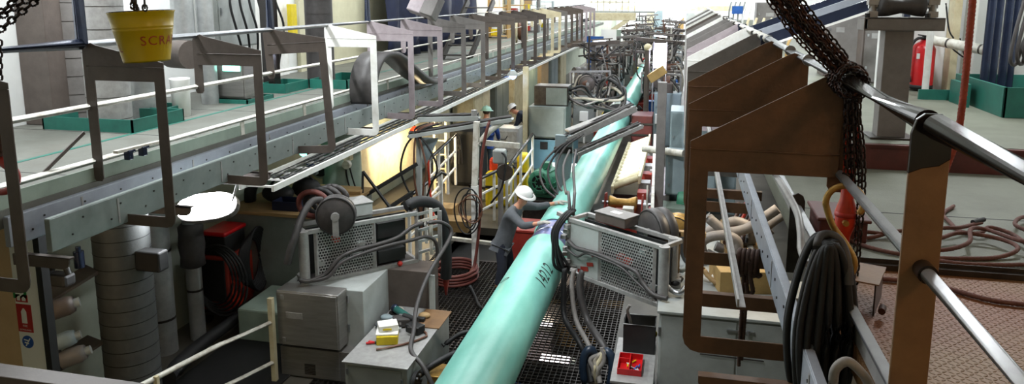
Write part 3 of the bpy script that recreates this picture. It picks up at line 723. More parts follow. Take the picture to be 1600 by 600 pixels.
cabinet('narrow beige cabinet with a yellow strip behind the chain bundle', (3.1, 15, HIGH), (3.35, 15.5, 4.2), 'cream_paint', '-y', 'drab_paint')
single('marker_strip', MB().span((3.14, 14.9, 3.5), (3.2, 14.975, 3.9)), 'yellow', 'yellow marker strip on the beige cabinet behind the chain', 'marker')
cabinet('dark cabinet beside the roller pedestal on the right', (2.85, 13.0, HIGH), (3.25, 13.4, 4.15), 'drab_paint', '-y', 'grey_frame', grp=None)
cabinet('grey electrical cabinet beyond the right handrail clamps', (1.9, 21, HIGH), (2.7, 21.6, 4.35), 'grey_frame', '-y')
# inclined navy conveyor over the right walkway
t = thing('inclined_conveyor', 'navy inclined conveyor with white edges above the right walkway', 'conveyor', (1.3, 11, HIGH))
for k, (y, m) in enumerate(((10.6, 'rail_blue'), (11.1, 'channel'), (11.6, 'rail_blue'))):
    dz = .06 * k
    obj('side_beam', MB().bar((.95, y, 3.86 + dz), (3.6, y, 4.85 + dz), .05, .15), m, t)
    obj('edge_strip', MB().bar((.95, y - .03, 3.78 + dz), (3.6, y - .03, 4.77 + dz), .03, .03), 'bright_white', t)
obj('leg', MB().span((2.9, 11.0, HIGH), (2.98, 11.1, 4.55)), 'rail_blue', t); obj('leg', MB().span((1.2, 11.0, HIGH), (1.28, 11.1, 3.95)), 'rail_blue', t)

# ---------------------------------------------------------------- below the right walkway: grey cabinet and what lies on it
t = thing('floor_cabinet', 'wide grey steel floor cabinet with two doors under the right walkway', 'cabinet', (.6, 8.2, 0))
obj('body', MB().span((-.14, 7.62, 0), (1.5, 8.75, 1.16)), 'cab_light', t, .008)
obj('worktop', MB().span((-.16, 7.58, 1.16), (1.52, 8.8, 1.19)), 'cab_light', t, .005)
for a, b in ((-.12, .66), (.68, 1.48)):
    dr = obj('door', MB().span((a, 7.6, .05), (b, 7.62, 1.13)), 'cab_light', t, .004)
h = MB().span((.56, 7.575, 1.03), (.84, 7.6, 1.05)).cyl((.78, 7.565, 1.02), (.78, 7.565, 1.07), .018); obj('latch', h, 'steel', t)
for z in (.2, .9): obj('hinge', MB().cyl((-.13, 7.6, z), (-.13, 7.6, z + .1), .014), 'steel', t)
obj('bolt_rod', MB().cyl((.3, 7.58, .75), (.95, 7.58, .74), .007), 'dark_steel', t)
def carton(label, a, b, m='carton', flap=True, cat='box', rz=0):
    a = Vector(a); b = Vector(b); c = (a + b) / 2; t = thing('carton', label, cat, (c.x, c.y, a.z)); s = b - a
    rot = Matrix.Rotation(R(rz), 3, 'Z')
    obj('body', MB().box(c, s, rot), m, t, .004)
    obj('tape', MB().box((c.x, c.y, b.z + .001), (s.x * .12, s.y * 1.002, .002), rot), 'paper', t)
    return t
carton('tan carton on the grey cabinet under the grey hoses', (.45, 8.25, 1.19), (1.05, 8.75, 1.45), rz=12)
carton('long tan crate leaning behind the right channel beam', (.62, 9.3, 0), (1.25, 10.6, 1.35), 'wood')
t = thing('floor_cabinet', 'second grey steel cabinet behind the wide one, holding cartons and hoses', 'cabinet', (.5, 9.6, 0))
obj('body', MB().span((-.1, 8.95, 0), (.6, 11.2, 1.1)), 'bluegrey', t, .008); obj('worktop', MB().span((-.12, 8.93, 1.1), (.61, 11.22, 1.13)), 'cab_light', t, .004)
for k, path in enumerate((((1098, 398), (1096, 380), (1110, 370), (1135, 368), (1152, 378), (1148, 396), (1124, 404), (1104, 396)), ((1104, 338), (1118, 350), (1136, 362), (1165, 358), (1188, 344), (1215, 326)), ((1128, 352), (1150, 346), (1172, 356), (1176, 372), (1160, 386), (1138, 392), (1118, 384)), ((1096, 368), (1118, 358), (1140, 374), (1170, 384), (1200, 352), (1222, 336)), ((1112, 404), (1140, 400), (1160, 398), (1178, 380), (1205, 358)))):
    single('hose', MB().tube([W(u, v, y=9.35 + .12 * k) for u, v in path], .066, 12, sub=5), 'hose_pale', 'thick pale corrugated hose coiled behind the first guard frame, %s from the camera' % ORD[k], 'hose', 'pale grey hose coil under the right walkway')
for k in range(6):
    p0 = Vector((.62 + .05 * k, 9.4, 1.4)); q = MB().tube([p0, p0 + Vector((.08, .5, .03)), p0 + Vector((.25, 1.3, .05)), p0 + Vector((.3, 2.0, -.02))], .022 if k % 2 else .03, 8, sub=4)
    single('cable', q, ('cable_brown', 'rubber_grey', 'orange_red', 'hose_grey', 'cable_brown', 'rubber')[k], '%s cable lying along the tan crate under the right walkway' % ('brown', 'dark grey', 'orange', 'pale grey', 'second brown', 'black')[k], 'cable', 'cables along the tan crate')
# ================================================================ LEFT SIDE
def mpp(p):  # metres per pixel at p
    return (Vector(p) - Vector((0, 0, EYE))).dot(_F) / _f
# ---------------------------------------------------------------- yellow scrap bucket on its chain
bt = W(220, 18, y=3.3); bb = W(230, 96, y=3.3); rt = 48 * mpp(bt); rb = 33.5 * mpp(bb); bh = bt.z - bb.z
t = thing('bucket', 'yellow steel scrap bucket with red stencilled letters, hanging at upper left', 'bucket', bb)
ax = (bt - bb); Lb = ax.length
prof = [(0, .012), (rb - .004, .012), (rb, 0), (rb + .002, .01)]
def brad(h): return rb + (rt - rb) * h / Lb
prof += [(brad(h * Lb) + d, h * Lb) for h, d in ((.06, 0), (.62, 0), (.635, .003), (.65, 0), (.68, 0), (.695, .003), (.71, 0), (.97, 0), (.985, .004), (1.0, .003))]
prof += [(rt - .004, Lb - .004), (rb - .004, .03), (0, .03)]
obj('pail', MB().lathe(prof, bb, ax, 40), 'bucket_yellow', t)
obj('rim', MB().tube([bt + frame_of(ax)[0] * rt * math.cos(2 * PI * k / 32) + frame_of(ax)[1] * rt * math.sin(2 * PI * k / 32) for k in range(32)], .004, 6, closed=True), 'dark_steel', t)
ca, cb, cd = frame_of(ax)
view = (Vector((0, 0, EYE)) - bt); view -= cd * view.dot(cd); view.normalize(); side_ = cd.cross(view)
def bpoint(ang, h, out=0.0):  # ang from the camera-facing line, positive to the camera's right
    d = view * math.cos(ang) + side_ * math.sin(ang)
    return bb + cd * h + d * (brad(h) + out)
def bucket_text(s, a0, h0, size, sp=1.15):
    me = subdiv_long(text_mesh(s, size, 0, sp), .012)
    for v in me.vertices:
        p = bpoint(a0 + v.co.x / brad(h0), h0 + v.co.y, .0012); v.co = p
    me.update(); return me
sgn = 1
obj('stencil', bucket_text('SCRAP', .66, Lb * .41, .066, 1.15), 'stencil_red', t)
obj('stencil', bucket_text('L', -1.12, Lb * .29, .06), 'stencil_red', t)
for a in (.12, PI + .12):
    p = bpoint(a, Lb * .985, .004); obj('lug', MB().tube([p + Vector((.014 * math.cos(2 * PI * k / 10), 0, .018 + .016 * math.sin(2 * PI * k / 10))) for k in range(10)], .005, 6, closed=True), 'dark_steel', t)
obj('bail', MB().tube([bpoint(.12, Lb * .985, .004) + Vector((0, 0, .015)), bb + cd * (Lb + .2) + side_ * .03, bb + cd * (Lb + .26), bpoint(PI + .12, Lb * .985, .004) + Vector((0, 0, .015))], .005, 6, sub=5), 'dark_steel', t)
for k, (u, v) in enumerate(((208, 14), (212, 16))):
    p = W(u, v, y=3.25); single('chain', chain_mesh([p, p + Vector((-.005, 0, .2)), p + Vector((.0, .02, .55)), p + Vector((.0, .02, 2.5)), p + Vector((.0, .02, 4.66))], L=.045, wd=.03, r=.006), 'rust_dark', 'dark chain holding the yellow scrap bucket, %s strand' % ('outer', 'inner')[k], 'chain', 'chains holding the scrap bucket')
for k, (a, b, c) in enumerate((((58, 0), (30, 22), (-6, 52)), ((48, -4), (20, 14), (-10, 34)), ((30, -4), (8, 14), (-12, 26)))):
    y = 2.7 + .06 * k; p = [W(*q, y=y) for q in (a, b, c)]
    single('chain', chain_mesh([p[0] + (p[0] - p[1]) * 1.5, p[0], p[1], p[2], p[2] + (p[2] - p[1]) * .8], L=.052, wd=.038, r=.0065), 'rust_dark', 'dark chain slung across the top left corner, %s strand' % ('lowest', 'middle', 'topmost')[k], 'chain', 'chains slung across the top left corner')
# crane hook block at the far left edge
hp = W(8, 270, y=4.3); t = thing('crane_hook', 'rusty orange crane hook under a brown block at the far left edge', 'crane hook', hp)
m_ = mpp(hp)
obj('block', MB().span(W(-22, 195, y=4.3) - Vector((0, .06, 0)), W(13, 238, y=4.3) + Vector((0, .06, 0))), 'rust', t, .02)
obj('shank', MB().cyl(W(-4, 236, y=4.3), W(-3, 254, y=4.3), .04, .05, 14), 'rust', t)
obj('hook', MB().tube([W(u, v, y=4.3) for u, v in ((-3, 248), (12, 258), (24, 272), (24, 287), (12, 298), (-6, 300), (-18, 292), (-20, 282))], lambda s: .04 - .022 * s, 12, sub=4), 'red_machine', t)
single('chain', chain_mesh([W(2, 196, y=4.3), W(1, 150, y=4.3), W(0, 100, y=4.3), W(0, 60, y=4.3)], L=.06, wd=.04, r=.008), 'rust_dark', 'dark chain above the rusty crane hook at the left edge', 'chain')

# ---------------------------------------------------------------- ducts and gear on the upper left walkway
def duct(label, u0, u1, vb, y, m, bands=0, top=6.2, z0=DECK, square=False):
    a = W(u0, vb, y=y); b = W(u1, vb, y=y); x = (a.x + b.x) / 2; r = abs(b.x - a.x) / 2
    t = thing('duct', label, 'duct', (x, y, z0))
    if square: obj('casing', MB().span((x - r, y - r, z0), (x + r, y + r, top)), m, t, .01)
    else: obj('casing', MB().cyl((x, y, z0), (x, y, top), r, n=28), m, t)
    for k in range(bands):
        z = z0 + .12 + k * (top - z0) / bands
        if square: obj('joint', MB().span((x - r - .003, y - r - .003, z), (x + r + .003, y + r + .003, z + .006)), 'dark_steel', t)
        else: obj('joint', MB().cyl((x, y, z), (x, y, z + .008), r + .003, n=28, caps=False), 'dark_steel', t)
    return t
duct('tan square duct casing behind the left handrail', 56, 100, 120, 7.9, 'drab_paint', 4, square=True)
duct('grey insulated duct with dark joints between the tan and shiny ducts', 95, 138, 120, 8.15, 'grey_frame', 14)
duct('pale foil insulated duct with joints beside the yellow bucket', 140, 194, 120, 7.75, 'galv', 12)
duct('silver stub duct behind the yellow bucket', 203, 246, 150, 8.5, 'silver_pipe', 0, top=DECK + 1.0)
duct('dark grey insulated duct with joints in front of the cream wall', 480, 519, 60, 12.6, 'rubber_grey', 14)
duct('silver pipe duct above the grey elbow', 270, 300, 20, 9.6, 'silver_pipe', 3, z0=3.75)
duct('tall silver pipe right of the grey elbow', 308, 331, 20, 9.9, 'silver_pipe', 0, z0=DECK)
e0 = W(262, 84, y=9.2); q = MB().cyl(e0 + Vector((-.35, .25, -.02)), e0 + Vector((.42, -.1, 0)), .17, n=22)
t = thing('duct_elbow', 'grey horizontal duct elbow behind the left handrail', 'duct', (e0.x, e0.y, e0.z - .2)); obj('casing', q, 'mauve_frame', t)
obj('collar', MB().cyl(e0 + Vector((.05, .01, 0)), e0 + Vector((.45, -.1, 0)), .2, n=22), 'drab_paint', t)
def kerb(label, u0, u1, vb, y0, y1, h=.16):
    a = W(u0, vb, y=y0).x; b = W(u1, vb, y=y0).x; q = MB(); th = .02
    q.span((a, y0, DECK), (b, y0 + th, DECK + h)); q.span((a, y1 - th, DECK), (b, y1, DECK + h)); q.span((a, y0, DECK), (a + th, y1, DECK + h)); q.span((b - th, y0, DECK), (b, y1, DECK + h))
    single('kerb', q, 'deck_green', label, 'kerb', loc=((a + b) / 2, y0, DECK))
kerb('green steel kerb round the insulated ducts on the left walkway', 66, 206, 190, 7.45, 8.4)
kerb('green steel kerb round the silver stub duct', 199, 252, 172, 8.3, 8.85)
kerb('green kerb under the stainless cabinet on the left walkway', 324, 386, 150, 9.95, 10.7, .06)
kerb('green kerb round the dark post on the left walkway', 404, 446, 138, 11.2, 12.0)
kerb('green kerb round the dark insulated duct', 482, 542, 118, 12.0, 13.3)
p = W(271, 150, y=8.6); t = thing('bin', 'white plastic bin beside the silver stub duct', 'bin', (p.x, 8.75, DECK))
obj('body', MB().lathe([(0, 0), (.11, 0), (.13, .5), (.135, .52), (.12, .52), (.1, .05), (0, .05)], (p.x, 8.75, DECK), n=20), 'bright_white', t); obj('contents', MB().ball((p.x, 8.75, DECK + .47), .11, sq=(1, 1, .5)), 'rubbish', t)
a = W(330, 98, y=10.1); b = W(384, 147, y=10.1); cabinet('stainless steel control cabinet standing on the left walkway', (a.x, 10.1, DECK + .06), (b.x, 10.6, a.z), 'stainless', '-y', plate=False)
single('screen', MB().span((a.x + .22, 10.06, a.z - .12), (b.x - .06, 10.078, a.z - .04)), 'lamp_mint', 'lit mint display on the stainless cabinet', 'display')
a = W(332, -30, x=-7.9); b = W(398, 70, x=-7.9)
cabinet('pale wall box full of cables behind the left handrail', (-8.15, a.y, b.z), (-7.85, b.y, 4.9), 'cab_light', '+x')
for k in range(6):
    p0 = Vector((-7.7, a.y + .2 + .25 * k, 4.75)); q = MB().tube([p0, p0 + Vector((.08, .05 * (k - 3), -.4)), p0 + Vector((.15, -.1 + .06 * k, -.85)), p0 + Vector((.05, .15, -1.2 - .05 * k)), p0 + Vector((-.03, .2, -1.75))], .022, 7, sub=5)
    single('cable', q, 'rubber', 'black cable drooping from the pale wall box, %s along the wall' % ORD[k], 'cable', 'cables from the pale wall box')
q = MB().span((-8.19, 12.9, DECK), (-8.1, 14.1, 5)); single('door_panel', q, 'white_paint', 'white door leaf on the left wall behind the dark post', 'door leaf', bevel=.01)
p = W(421, 60, y=11.6); single('post', MB().span((p.x - .11, 11.5, DECK), (p.x + .11, 11.72, 6)), 'rail_black', 'dark steel post rising from a green kerb on the left walkway', 'post', bevel=.01)
p = W(460, 33, x=-7.9); single('marker_post', MB().span((-8.0, p.y - .12, p.z - .45), (-7.9, p.y + .12, p.z + .35)), 'yellow', 'yellow marker board on the white wall beside the dark duct', 'marker', bevel=.01)
single('wall_panel', MB().span((-8.19, 14.6, DECK), (-8.1, 19.5, 6)), 'wall_cream', 'cream wall panel between the dark duct and the blue tarpaulin', 'panel')
# no fixtures here; unseen area lights above the walkway brighten this wall
# blue tarpaulin
q = MB(); n = 40; vs = []
for i in range(n + 1):
    for j in range(8):
        y = 17.6 + 8.6 * i / n; vs.append((-7.35 + .13 * math.sin(i * .9) + .08 * math.sin(i * 2.3 + j) * (1 - j / 9), y, DECK + .05 + 3.2 * j / 7))
q.add(vs, [(i * 8 + j, (i + 1) * 8 + j, (i + 1) * 8 + j + 1, i * 8 + j + 1) for i in range(n) for j in range(7)], True)
o = single('tarpaulin', q, 'tarp_blue', 'dark blue tarpaulin hanging in folds along the left walkway', 'tarpaulin', loc=(-7.35, 23.5, DECK)); o.modifiers.new('thick', 'SOLIDIFY').thickness = .01
p = W(662, 8, y=13.2); rot = Matrix.Rotation(R(-22), 3, 'X') @ Matrix.Rotation(R(18), 3, 'Y')
t = thing('floodlight', 'grey floodlight housing tilted above the left handrail in front of the tarpaulin', 'floodlight', p)
obj('housing', MB().box(p, (.5, .22, .4), rot), 'mauve_frame', t, .02); obj('visor', MB().box(p + rot @ Vector((.18, -.02, .02)), (.26, .3, .43), rot), 'grey_frame', t, .01)
obj('yoke', MB().bar(p + Vector((0, .05, -.15)), (p.x + .05, p.y, 4.1), .07, .04), 'dark_steel', t)
# rolled rubber belt
prof = [(13.9, 2.87), (13.3, 2.89), (12.75, 3.05), (12.25, 3.25), (11.8, 3.45), (11.4, 3.57), (11.0, 3.59), (10.72, 3.5), (10.52, 3.3), (10.46, 3.06), (10.5, 2.87)]
pp = smooth([Vector((0, y, z)) for y, z in prof], 4); vs = []
for x in (-4.99, -4.55):
    for p in pp: vs.append((x, p.y, p.z))
n = len(pp); q = MB().add(vs, [(i, i + 1, n + i + 1, n + i) for i in range(n - 1)], True)
o = single('rubber_belt', q, 'rubber_grey', 'curled sheet of thick dark rubber belt lying over the left channel beams', 'rubber belt', loc=(-4.8, 12, 2.83)); sm = o.modifiers.new('thick', 'SOLIDIFY'); sm.thickness = .07; sm.offset = 0
t = thing('clamp_bar', 'short white bar with two blue-black clamps on the left lower rail', 'clamp', (XL, 6.3, 3.0))
p0 = W(180, 238, x=XL + .05); p1 = W(248, 222, x=XL + .05); obj('bar', MB().bar(p0, p1, .05, .03), 'dirty_white', t, .005)
for u, v in ((201, 242), (223, 236)):
    p = W(u, v, x=XL + .06); obj('clamp', MB().box(p, (.06, .06, .09)).box(p + Vector((0, .05, .03)), (.04, .05, .03)), 'rail_blue', t, .008)

# ---------------------------------------------------------------- lower left: under the walkway
def sign(label, c, w, h, m, z_face, glyph):
    t = thing('sign', label, 'sign', (c.x, c.y, c.z - h / 2))
    obj('plate', MB().span((c.x - w / 2, c.y - .004, c.z - h / 2), (c.x + w / 2, c.y, c.z + h / 2)), m, t)
    glyph(t, c, w, h); return t
SY = 4.98
single('sign_board', MB().span((W(18, 420, y=SY).x, SY, W(60, 590, y=SY).z), (W(64, 400, y=SY).x, SY + .015, 2.62)), 'sign_white', 'white strip of board carrying the safety signs at the left edge', 'board')
single('wall_edge_strip', MB().span((W(62, 450, y=SY).x, SY - .02, .9), (W(71, 450, y=SY).x, SY + .06, 2.6)), 'black', 'black edge strip beside the safety sign board', 'edge strip')
def g_exit(t, c, w, h):
    y = c.y - .006
    obj('arrow', MB().prism([(-.3 * w, -.08 * h), (.02 * w, -.08 * h), (.02 * w, -.3 * h), (.34 * w, .02 * h), (.02 * w, .32 * h), (.02 * w, .1 * h), (-.3 * w, .1 * h)], (c.x, y, c.z), (1, 0, 0), (0, 0, 1), .003), 'sign_white', t)
def g_ext(t, c, w, h):
    y = c.y - .006
    obj('pictogram', MB().prism([(-.17 * w, -.18 * h), (.17 * w, -.18 * h), (.17 * w, .24 * h), (.1 * w, .3 * h), (.04 * w, .36 * h), (-.04 * w, .36 * h), (-.1 * w, .3 * h), (-.17 * w, .24 * h)], (c.x, y, c.z), (1, 0, 0), (0, 0, 1), .003), 'sign_white', t)
    for s, zz, sz in (('FIRE', -.28, .17), ('EXTINGUISHER', -.42, .115)):
        me = text_mesh(s, w * sz); me.transform(Matrix.Translation((c.x, y, c.z + h * zz)) @ Matrix.Rotation(PI / 2, 4, 'X')); obj('lettering', me, 'sign_white', t)
def g_call(t, c, w, h):
    y = c.y - .006
    obj('pictogram', MB().prism([(-.36 * w, -.3 * h), (-.1 * w, -.3 * h), (-.1 * w, .35 * h), (-.24 * w, .35 * h), (-.36 * w, .1 * h)], (c.x, y, c.z), (1, 0, 0), (0, 0, 1), .003).prism([(.05 * w, -.3 * h), (.35 * w, -.3 * h), (.35 * w, .0), (.2 * w, .3 * h), (.05 * w, .1 * h)], (c.x, y, c.z), (1, 0, 0), (0, 0, 1), .003), 'sign_white', t)
def g_run(t, c, w, h):
    y = c.y - .006
    obj('pictogram', MB().bar((c.x - .25 * w, y, c.z + .3 * h), (c.x + .2 * w, y, c.z + .05 * h), .003, .07 * w).bar((c.x + .25 * w, y, c.z + .35 * h), (c.x - .25 * w, y, c.z - .35 * h), .003, .07 * w).ball((c.x + .28 * w, y, c.z + .3 * h), .08 * w, sq=(1, .1, 1)), 'sign_white', t)
ms = mpp(W(38, 480, y=SY))
sign('green escape sign with a running figure at the top of the sign board', W(27, 441, y=SY), 22 * ms, 12 * ms, 'sign_green', 0, g_run)
sign('green arrow sign below the running figure sign', W(31, 458, y=SY), 25 * ms, 17 * ms, 'sign_green', 0, g_exit)
sign('small red fire call sign above the extinguisher sign', W(34, 463 + 3, y=SY), 22 * ms, 12 * ms, 'sign_red', 0, g_call)
sign('red fire extinguisher sign on the white board', W(39, 497, y=SY), 28 * ms, 46 * ms, 'sign_red', 0, g_ext)
c = W(44, 534, y=SY); t = thing('sign', 'round blue mandatory sign below the red extinguisher sign', 'sign', (c.x, c.y, c.z - .07)); rr = 10.5 * ms
obj('plate', MB().cyl((c.x, c.y - .004, c.z), (c.x, c.y, c.z), rr, n=28), 'sign_blue', t)
obj('pictogram', MB().bar((c.x + rr * .5, c.y - .006, c.z + rr * .6), (c.x - rr * .35, c.y - .006, c.z - rr * .65), .003, rr * .16).bar((c.x - rr * .6, c.y - .006, c.z + rr * .35), (c.x + rr * .3, c.y - .006, c.z + rr * .2), .003, rr * .16).bar((c.x - rr * .5, c.y - .006, c.z - rr * .1), (c.x + rr * .2, c.y - .006, c.z - rr * .25), .003, rr * .16), 'sign_white', t)
# gas cylinders in their wall rack behind the sign wall
for k, (u0, v0, u1, v1, r_, m, lab) in enumerate(((62, 492, 116, 474, .1, 'drab_paint', 'topmost, dark brown'), (66, 545, 118, 525, .085, 'bluegrey', 'middle, pale blue'), (76, 573, 134, 549, .09, 'grey_frame', 'lowest, grey'))):
    a = W(u0 - 30, v0 + 10, y=5.6); b = W(u1, v1, y=5.9); d = (b - a).normalized()
    t = thing('gas_cylinder', 'small gas cylinder lying in the wall rack beside the signs, %s' % lab, 'gas cylinder', (a + b) / 2, 'gas cylinders in the wall rack')
    obj('shell', MB().lathe([(0, 0), (r_, .01), (r_, (b - a).length - .06), (r_ * .8, (b - a).length), (0, (b - a).length)], a, d, 18), m, t)
    obj('cap', MB().cyl(b - d * .02, b + d * .05, r_ * .5, n=12), 'cab_light', t); obj('strap', MB().cyl((a + b) / 2, (a + b) / 2 + d * .03, r_ * 1.05, n=18), 'black', t)
    q = (a + b) / 2 + Vector((0, .02, r_)); obj('valve', MB().cyl(q, q + Vector((0, 0, .07)), .025).ball(q + Vector((0, 0, .08)), .04), 'black', t)
for k, (u0, v0, u1, v1) in enumerate(((50, 478, 145, 420), (66, 583, 150, 530))):
    single('rack_shelf', MB().bar(W(u0, v0, y=5.75), W(u1, v1, y=6.3), .3, .03), 'drab_paint', '%s drab steel rack shelf beside the sign board' % ('upper', 'lower')[k], 'shelf')
t = thing('toolbox_pump', 'black hand pump lying on the rack shelf above the gas cylinders', 'pump', W(100, 450, y=5.8)); p = W(95, 436, y=5.8)
obj('body', MB().box(p, (.24, .15, .13)), 'black', t, .03); obj('hose', MB().tube([p + Vector((-.1, 0, .06)), p + Vector((-.06, 0, .2)), p + Vector((.05, 0, .18)), p + Vector((.1, 0, .06))], .03, 8, sub=4), 'black', t)
p = W(123, 400, y=6.0); single('canister', MB().cyl(p + Vector((0, 0, -.12)), p + Vector((0, 0, .05)), .05, n=14).cyl(p + Vector((0, 0, .05)), p + Vector((0, 0, .1)), .025), 'rail_blue', 'small dark blue canister on the upper rack shelf', 'canister')
# ducts through the lower level
t = thing('duct', 'large dark grey spiral duct rising in front of the lower left wall', 'duct', (-5.85, 6.5, -1.4))
obj('casing', MB().cyl((-5.85, 6.5, -1.4), (-5.85, 6.5, 2.68), .285, n=32), 'lagging', t)
for k in range(26): obj('joint', MB().cyl((-5.85, 6.5, -1.3 + k * .155), (-5.85, 6.5, -1.29 + k * .155),   .289, n=32, caps=False), 'black', t)
p = W(214, 410, y=6.35); single('bracket', MB().box(p + Vector((.1, .1, 0)), (.3, .16, .22)), 'black', 'black bracket block on the side of the large spiral duct', 'bracket', bevel=.02)
pipe_thing('pipe', (-6.36, 7.62, 0), (-6.36, 7.62, 2.68), .17, 'silver_pipe', 'thick silver pipe beside the large spiral duct', bands=3)
pipe_thing('pipe', (-6.17, 8.05, 0), (-6.17, 8.05, 2.68), .1, 'silver_pipe', 'thin silver pipe beside the thick one', bands=2)
single('pipe_lagging', MB().lathe([(.11, 0), (.16, .03), (.15, .15), (.17, .3), (.155, .45), (.16, .55), (.11, .6)], (-6.17, 8.05, 1.0), n=18), 'rubber_grey', 'crumpled grey lagging wrapped round the thin silver pipe', 'lagging')
single('rod', MB().cyl(W(231, 475, y=6.9), W(245, 530, y=6.9), .012), 'galv', 'thin bare rod leaning behind the spiral duct', 'rod')
# floodlight under the walkway
p = W(322, 322, y=7.0); t = thing('floodlight', 'bright white oblong floodlight under the left walkway edge', 'floodlight', p)
rot = Matrix.Rotation(R(12), 3, 'Z') @ Matrix.Rotation(R(-7), 3, 'Y') @ Matrix.Rotation(R(52), 3, 'X')
q = MB(); n = 24
ov = [(.33 * math.copysign(abs(math.cos(2 * PI * k / n)) ** .7, math.cos(2 * PI * k / n)), .15 * math.copysign(abs(math.sin(2 * PI * k / n)) ** .8, math.sin(2 * PI * k / n))) for k in range(n)]
obj('lens', MB().prism(ov, p, rot @ Vector((1, 0, 0)), rot @ Vector((0, 1, 0)), .04), 'lamp_glow', t)
nn = rot @ Vector((0, 0, 1)); nn = nn if nn.y > 0 else -nn
obj('housing', MB().prism([(a * 1.06, b * 1.1) for a, b in ov], p + nn * .06, rot @ Vector((1, 0, 0)), rot @ Vector((0, 1, 0)), .09), 'grey_frame', t, .01)
obj('bracket', MB().bar(p + Vector((.3, .05, .06)), p + Vector((.36, .1, .3)), .04, .02), 'galv', t)
FLOOD = p.copy(); FLOODN = -nn
# welding machine
bx = (-6.14, 8.85)
t = thing('welding_machine', 'red and black welding machine hung with black cables below the left walkway', 'welding machine', (bx[0], bx[1], 0))
obj('body', MB().span((bx[0] - .24, bx[1] - .4, .2), (bx[0] + .2, bx[1] + .4, 1.0)), 'red_machine', t, .03)
obj('side_panel', MB().prism([(-.36, .22), (.34, .3), (.36, .9), (-.3, .98), (-.38, .8)], (bx[0] + .215, bx[1], 0), (0, 1, 0), (0, 0, 1), .02), 'orange_red', t, .01)
obj('front_panel', MB().span((bx[0] - .2, bx[1] - .42, .35), (bx[0] + .16, bx[1] - .4, .95)), 'black', t, .01)
obj('wire_feeder', MB().span((bx[0] - .17, bx[1] - .38, 1.0), (bx[0] + .17, bx[1] + .1, 1.28)), 'black', t, .02)
obj('lid', MB().span((bx[0] - .19, bx[1] - .41, 1.28), (bx[0] + .19, bx[1] + .12, 1.34)), 'plastic_red', t, .025)
obj('emblem', MB().prism([(-.12, .0), (0, .05), (.13, .035), (.02, -.03)], (bx[0] + .228, bx[1] - .05, .75), (0, 1, 0), (0, 0, 1), .004), 'sign_white', t)
for sx in (-.2, .16):
    for sy in (-.34, .34): obj('wheel', MB().cyl((bx[0] + sx - .03, bx[1] + sy, .1), (bx[0] + sx + .03, bx[1] + sy, .1), .1, n=18), 'black', t)
obj('chassis', MB().span((bx[0] - .26, bx[1] - .44, .15), (bx[0] + .24, bx[1] + .44, .2)), 'dark_steel', t)
for k in range(5):
    r1 = .3 + .03 * k; q = MB().tube([(bx[0] + .02 + r1 * .95 * math.cos(2 * PI * j / 12) + .04 * k, bx[1] - .46 - .02 * k, .72 + (r1 + .08) * math.sin(2 * PI * j / 12)) for j in range(12)], .017, 8, closed=True, sub=3)
    single('cable', q, 'rubber', 'black welding cable loop hung on the red welding machine, %s from the machine' % ORD[k], 'cable', 'cable loops on the welding machine')
q = MB()
for k in range(7): q.tube([(bx[0] + .34 + .012 * k, bx[1] - .1 + .25 * math.cos(2 * PI * j / 10) + .02 * k, .85 + (.34 + .02 * k) * math.sin(2 * PI * j / 10)) for j in range(10)], .02, 8, closed=True, sub=3)
single('hose_coil', q, 'rubber', 'thick black hose coil on the right side of the red welding machine', 'hose', loc=(bx[0] + .36, bx[1], .45))
p = (bx[0] - .05, bx[1] + .6); t = thing('extractor', 'black fume extractor standing behind the red welding machine', 'extractor', (p[0], p[1], 0)); obj('body', MB().span((p[0] - .22, p[1] - .15, 0), (p[0] + .22, p[1] + .15, 1.45)), 'black', t, .03)
obj('duct', MB().tube([(p[0], p[1], 1.45), (p[0] + .03, p[1], 1.7), (p[0] + .15, p[1] + .05, 1.9)], .09, 12, sub=4), 'rubber', t)
# ramp, dark tube rail and white hand rail
single('floor_mat', MB().span((-5.7, 5.4, 0), (-4.45, 8.2, .02)), 'black', 'black rubber mat on the lower floor left of the steel console', 'mat', bevel=.005)
q = MB().tube([W(262, 590, z=.25), W(300, 550, z=.25), W(345, 515, z=.25), W(400, 474, z=.25), W(425, 450, z=.25)], lambda s: .1 - .05 * s, 14, sub=3)
single('pipe', q, 'rubber', 'dark tapered pipe lying on the floor beside the black mat', 'pipe')
t = thing('hand_rail', 'pale tube hand rail left of the steel console', 'hand rail', (W(428, 560, y=7.25).x, 7.25, 0)); x = W(428, 560, y=7.25).x
obj('post', MB().span((x - .03, 7.22, 0), (x + .03, 7.28, 1.05)), 'cream_paint', t, .004)
for z in (.75, .25): obj('rail', MB().tube([(x, 7.25, z), (x - .25, 6.6, z), (x - .5, 5.6, z)], .028, 10), 'dirty_white', t)
obj('post', MB().span((x - .44, 5.8, 0), (x - .4, 5.84, .78)), 'cream_paint', t)
# blocks and bench below the walkway
t = thing('work_bench', 'large grey-green steel block bench under the left walkway', 'bench', (-5.4, 9.6, 0))
obj('body', MB().span((-6.3, 9.0, 0), (-4.75, 10.6, 1.45)), 'greengrey', t, .01); obj('top', MB().span((-6.32, 8.97, 1.45), (-4.72, 10.62, 1.5)), 'wood', t, .006)
single('floor_plinth', MB().span((-5.6, 8.1, 0), (-4.5, 8.95, .45)), 'mint_panel', 'pale green plinth in front of the block bench', 'plinth', bevel=.03)
def bag(label, c, s, m='rubber'):
    t = thing('tool_bag', label, 'tool bag', c); c = Vector(c)
    obj('body', MB().ball(c + Vector((0, 0, s[2] / 2)), 1, 14, 8, (s[0] / 2, s[1] / 2, s[2] / 2)), m, t)
    obj('handle', MB().tube([c + Vector((-s[0] * .25, 0, s[2] * .9)), c + Vector((0, 0, s[2] * 1.25)), c + Vector((s[0] * .25, 0, s[2] * .9))], .018, 6, sub=4), m, t)
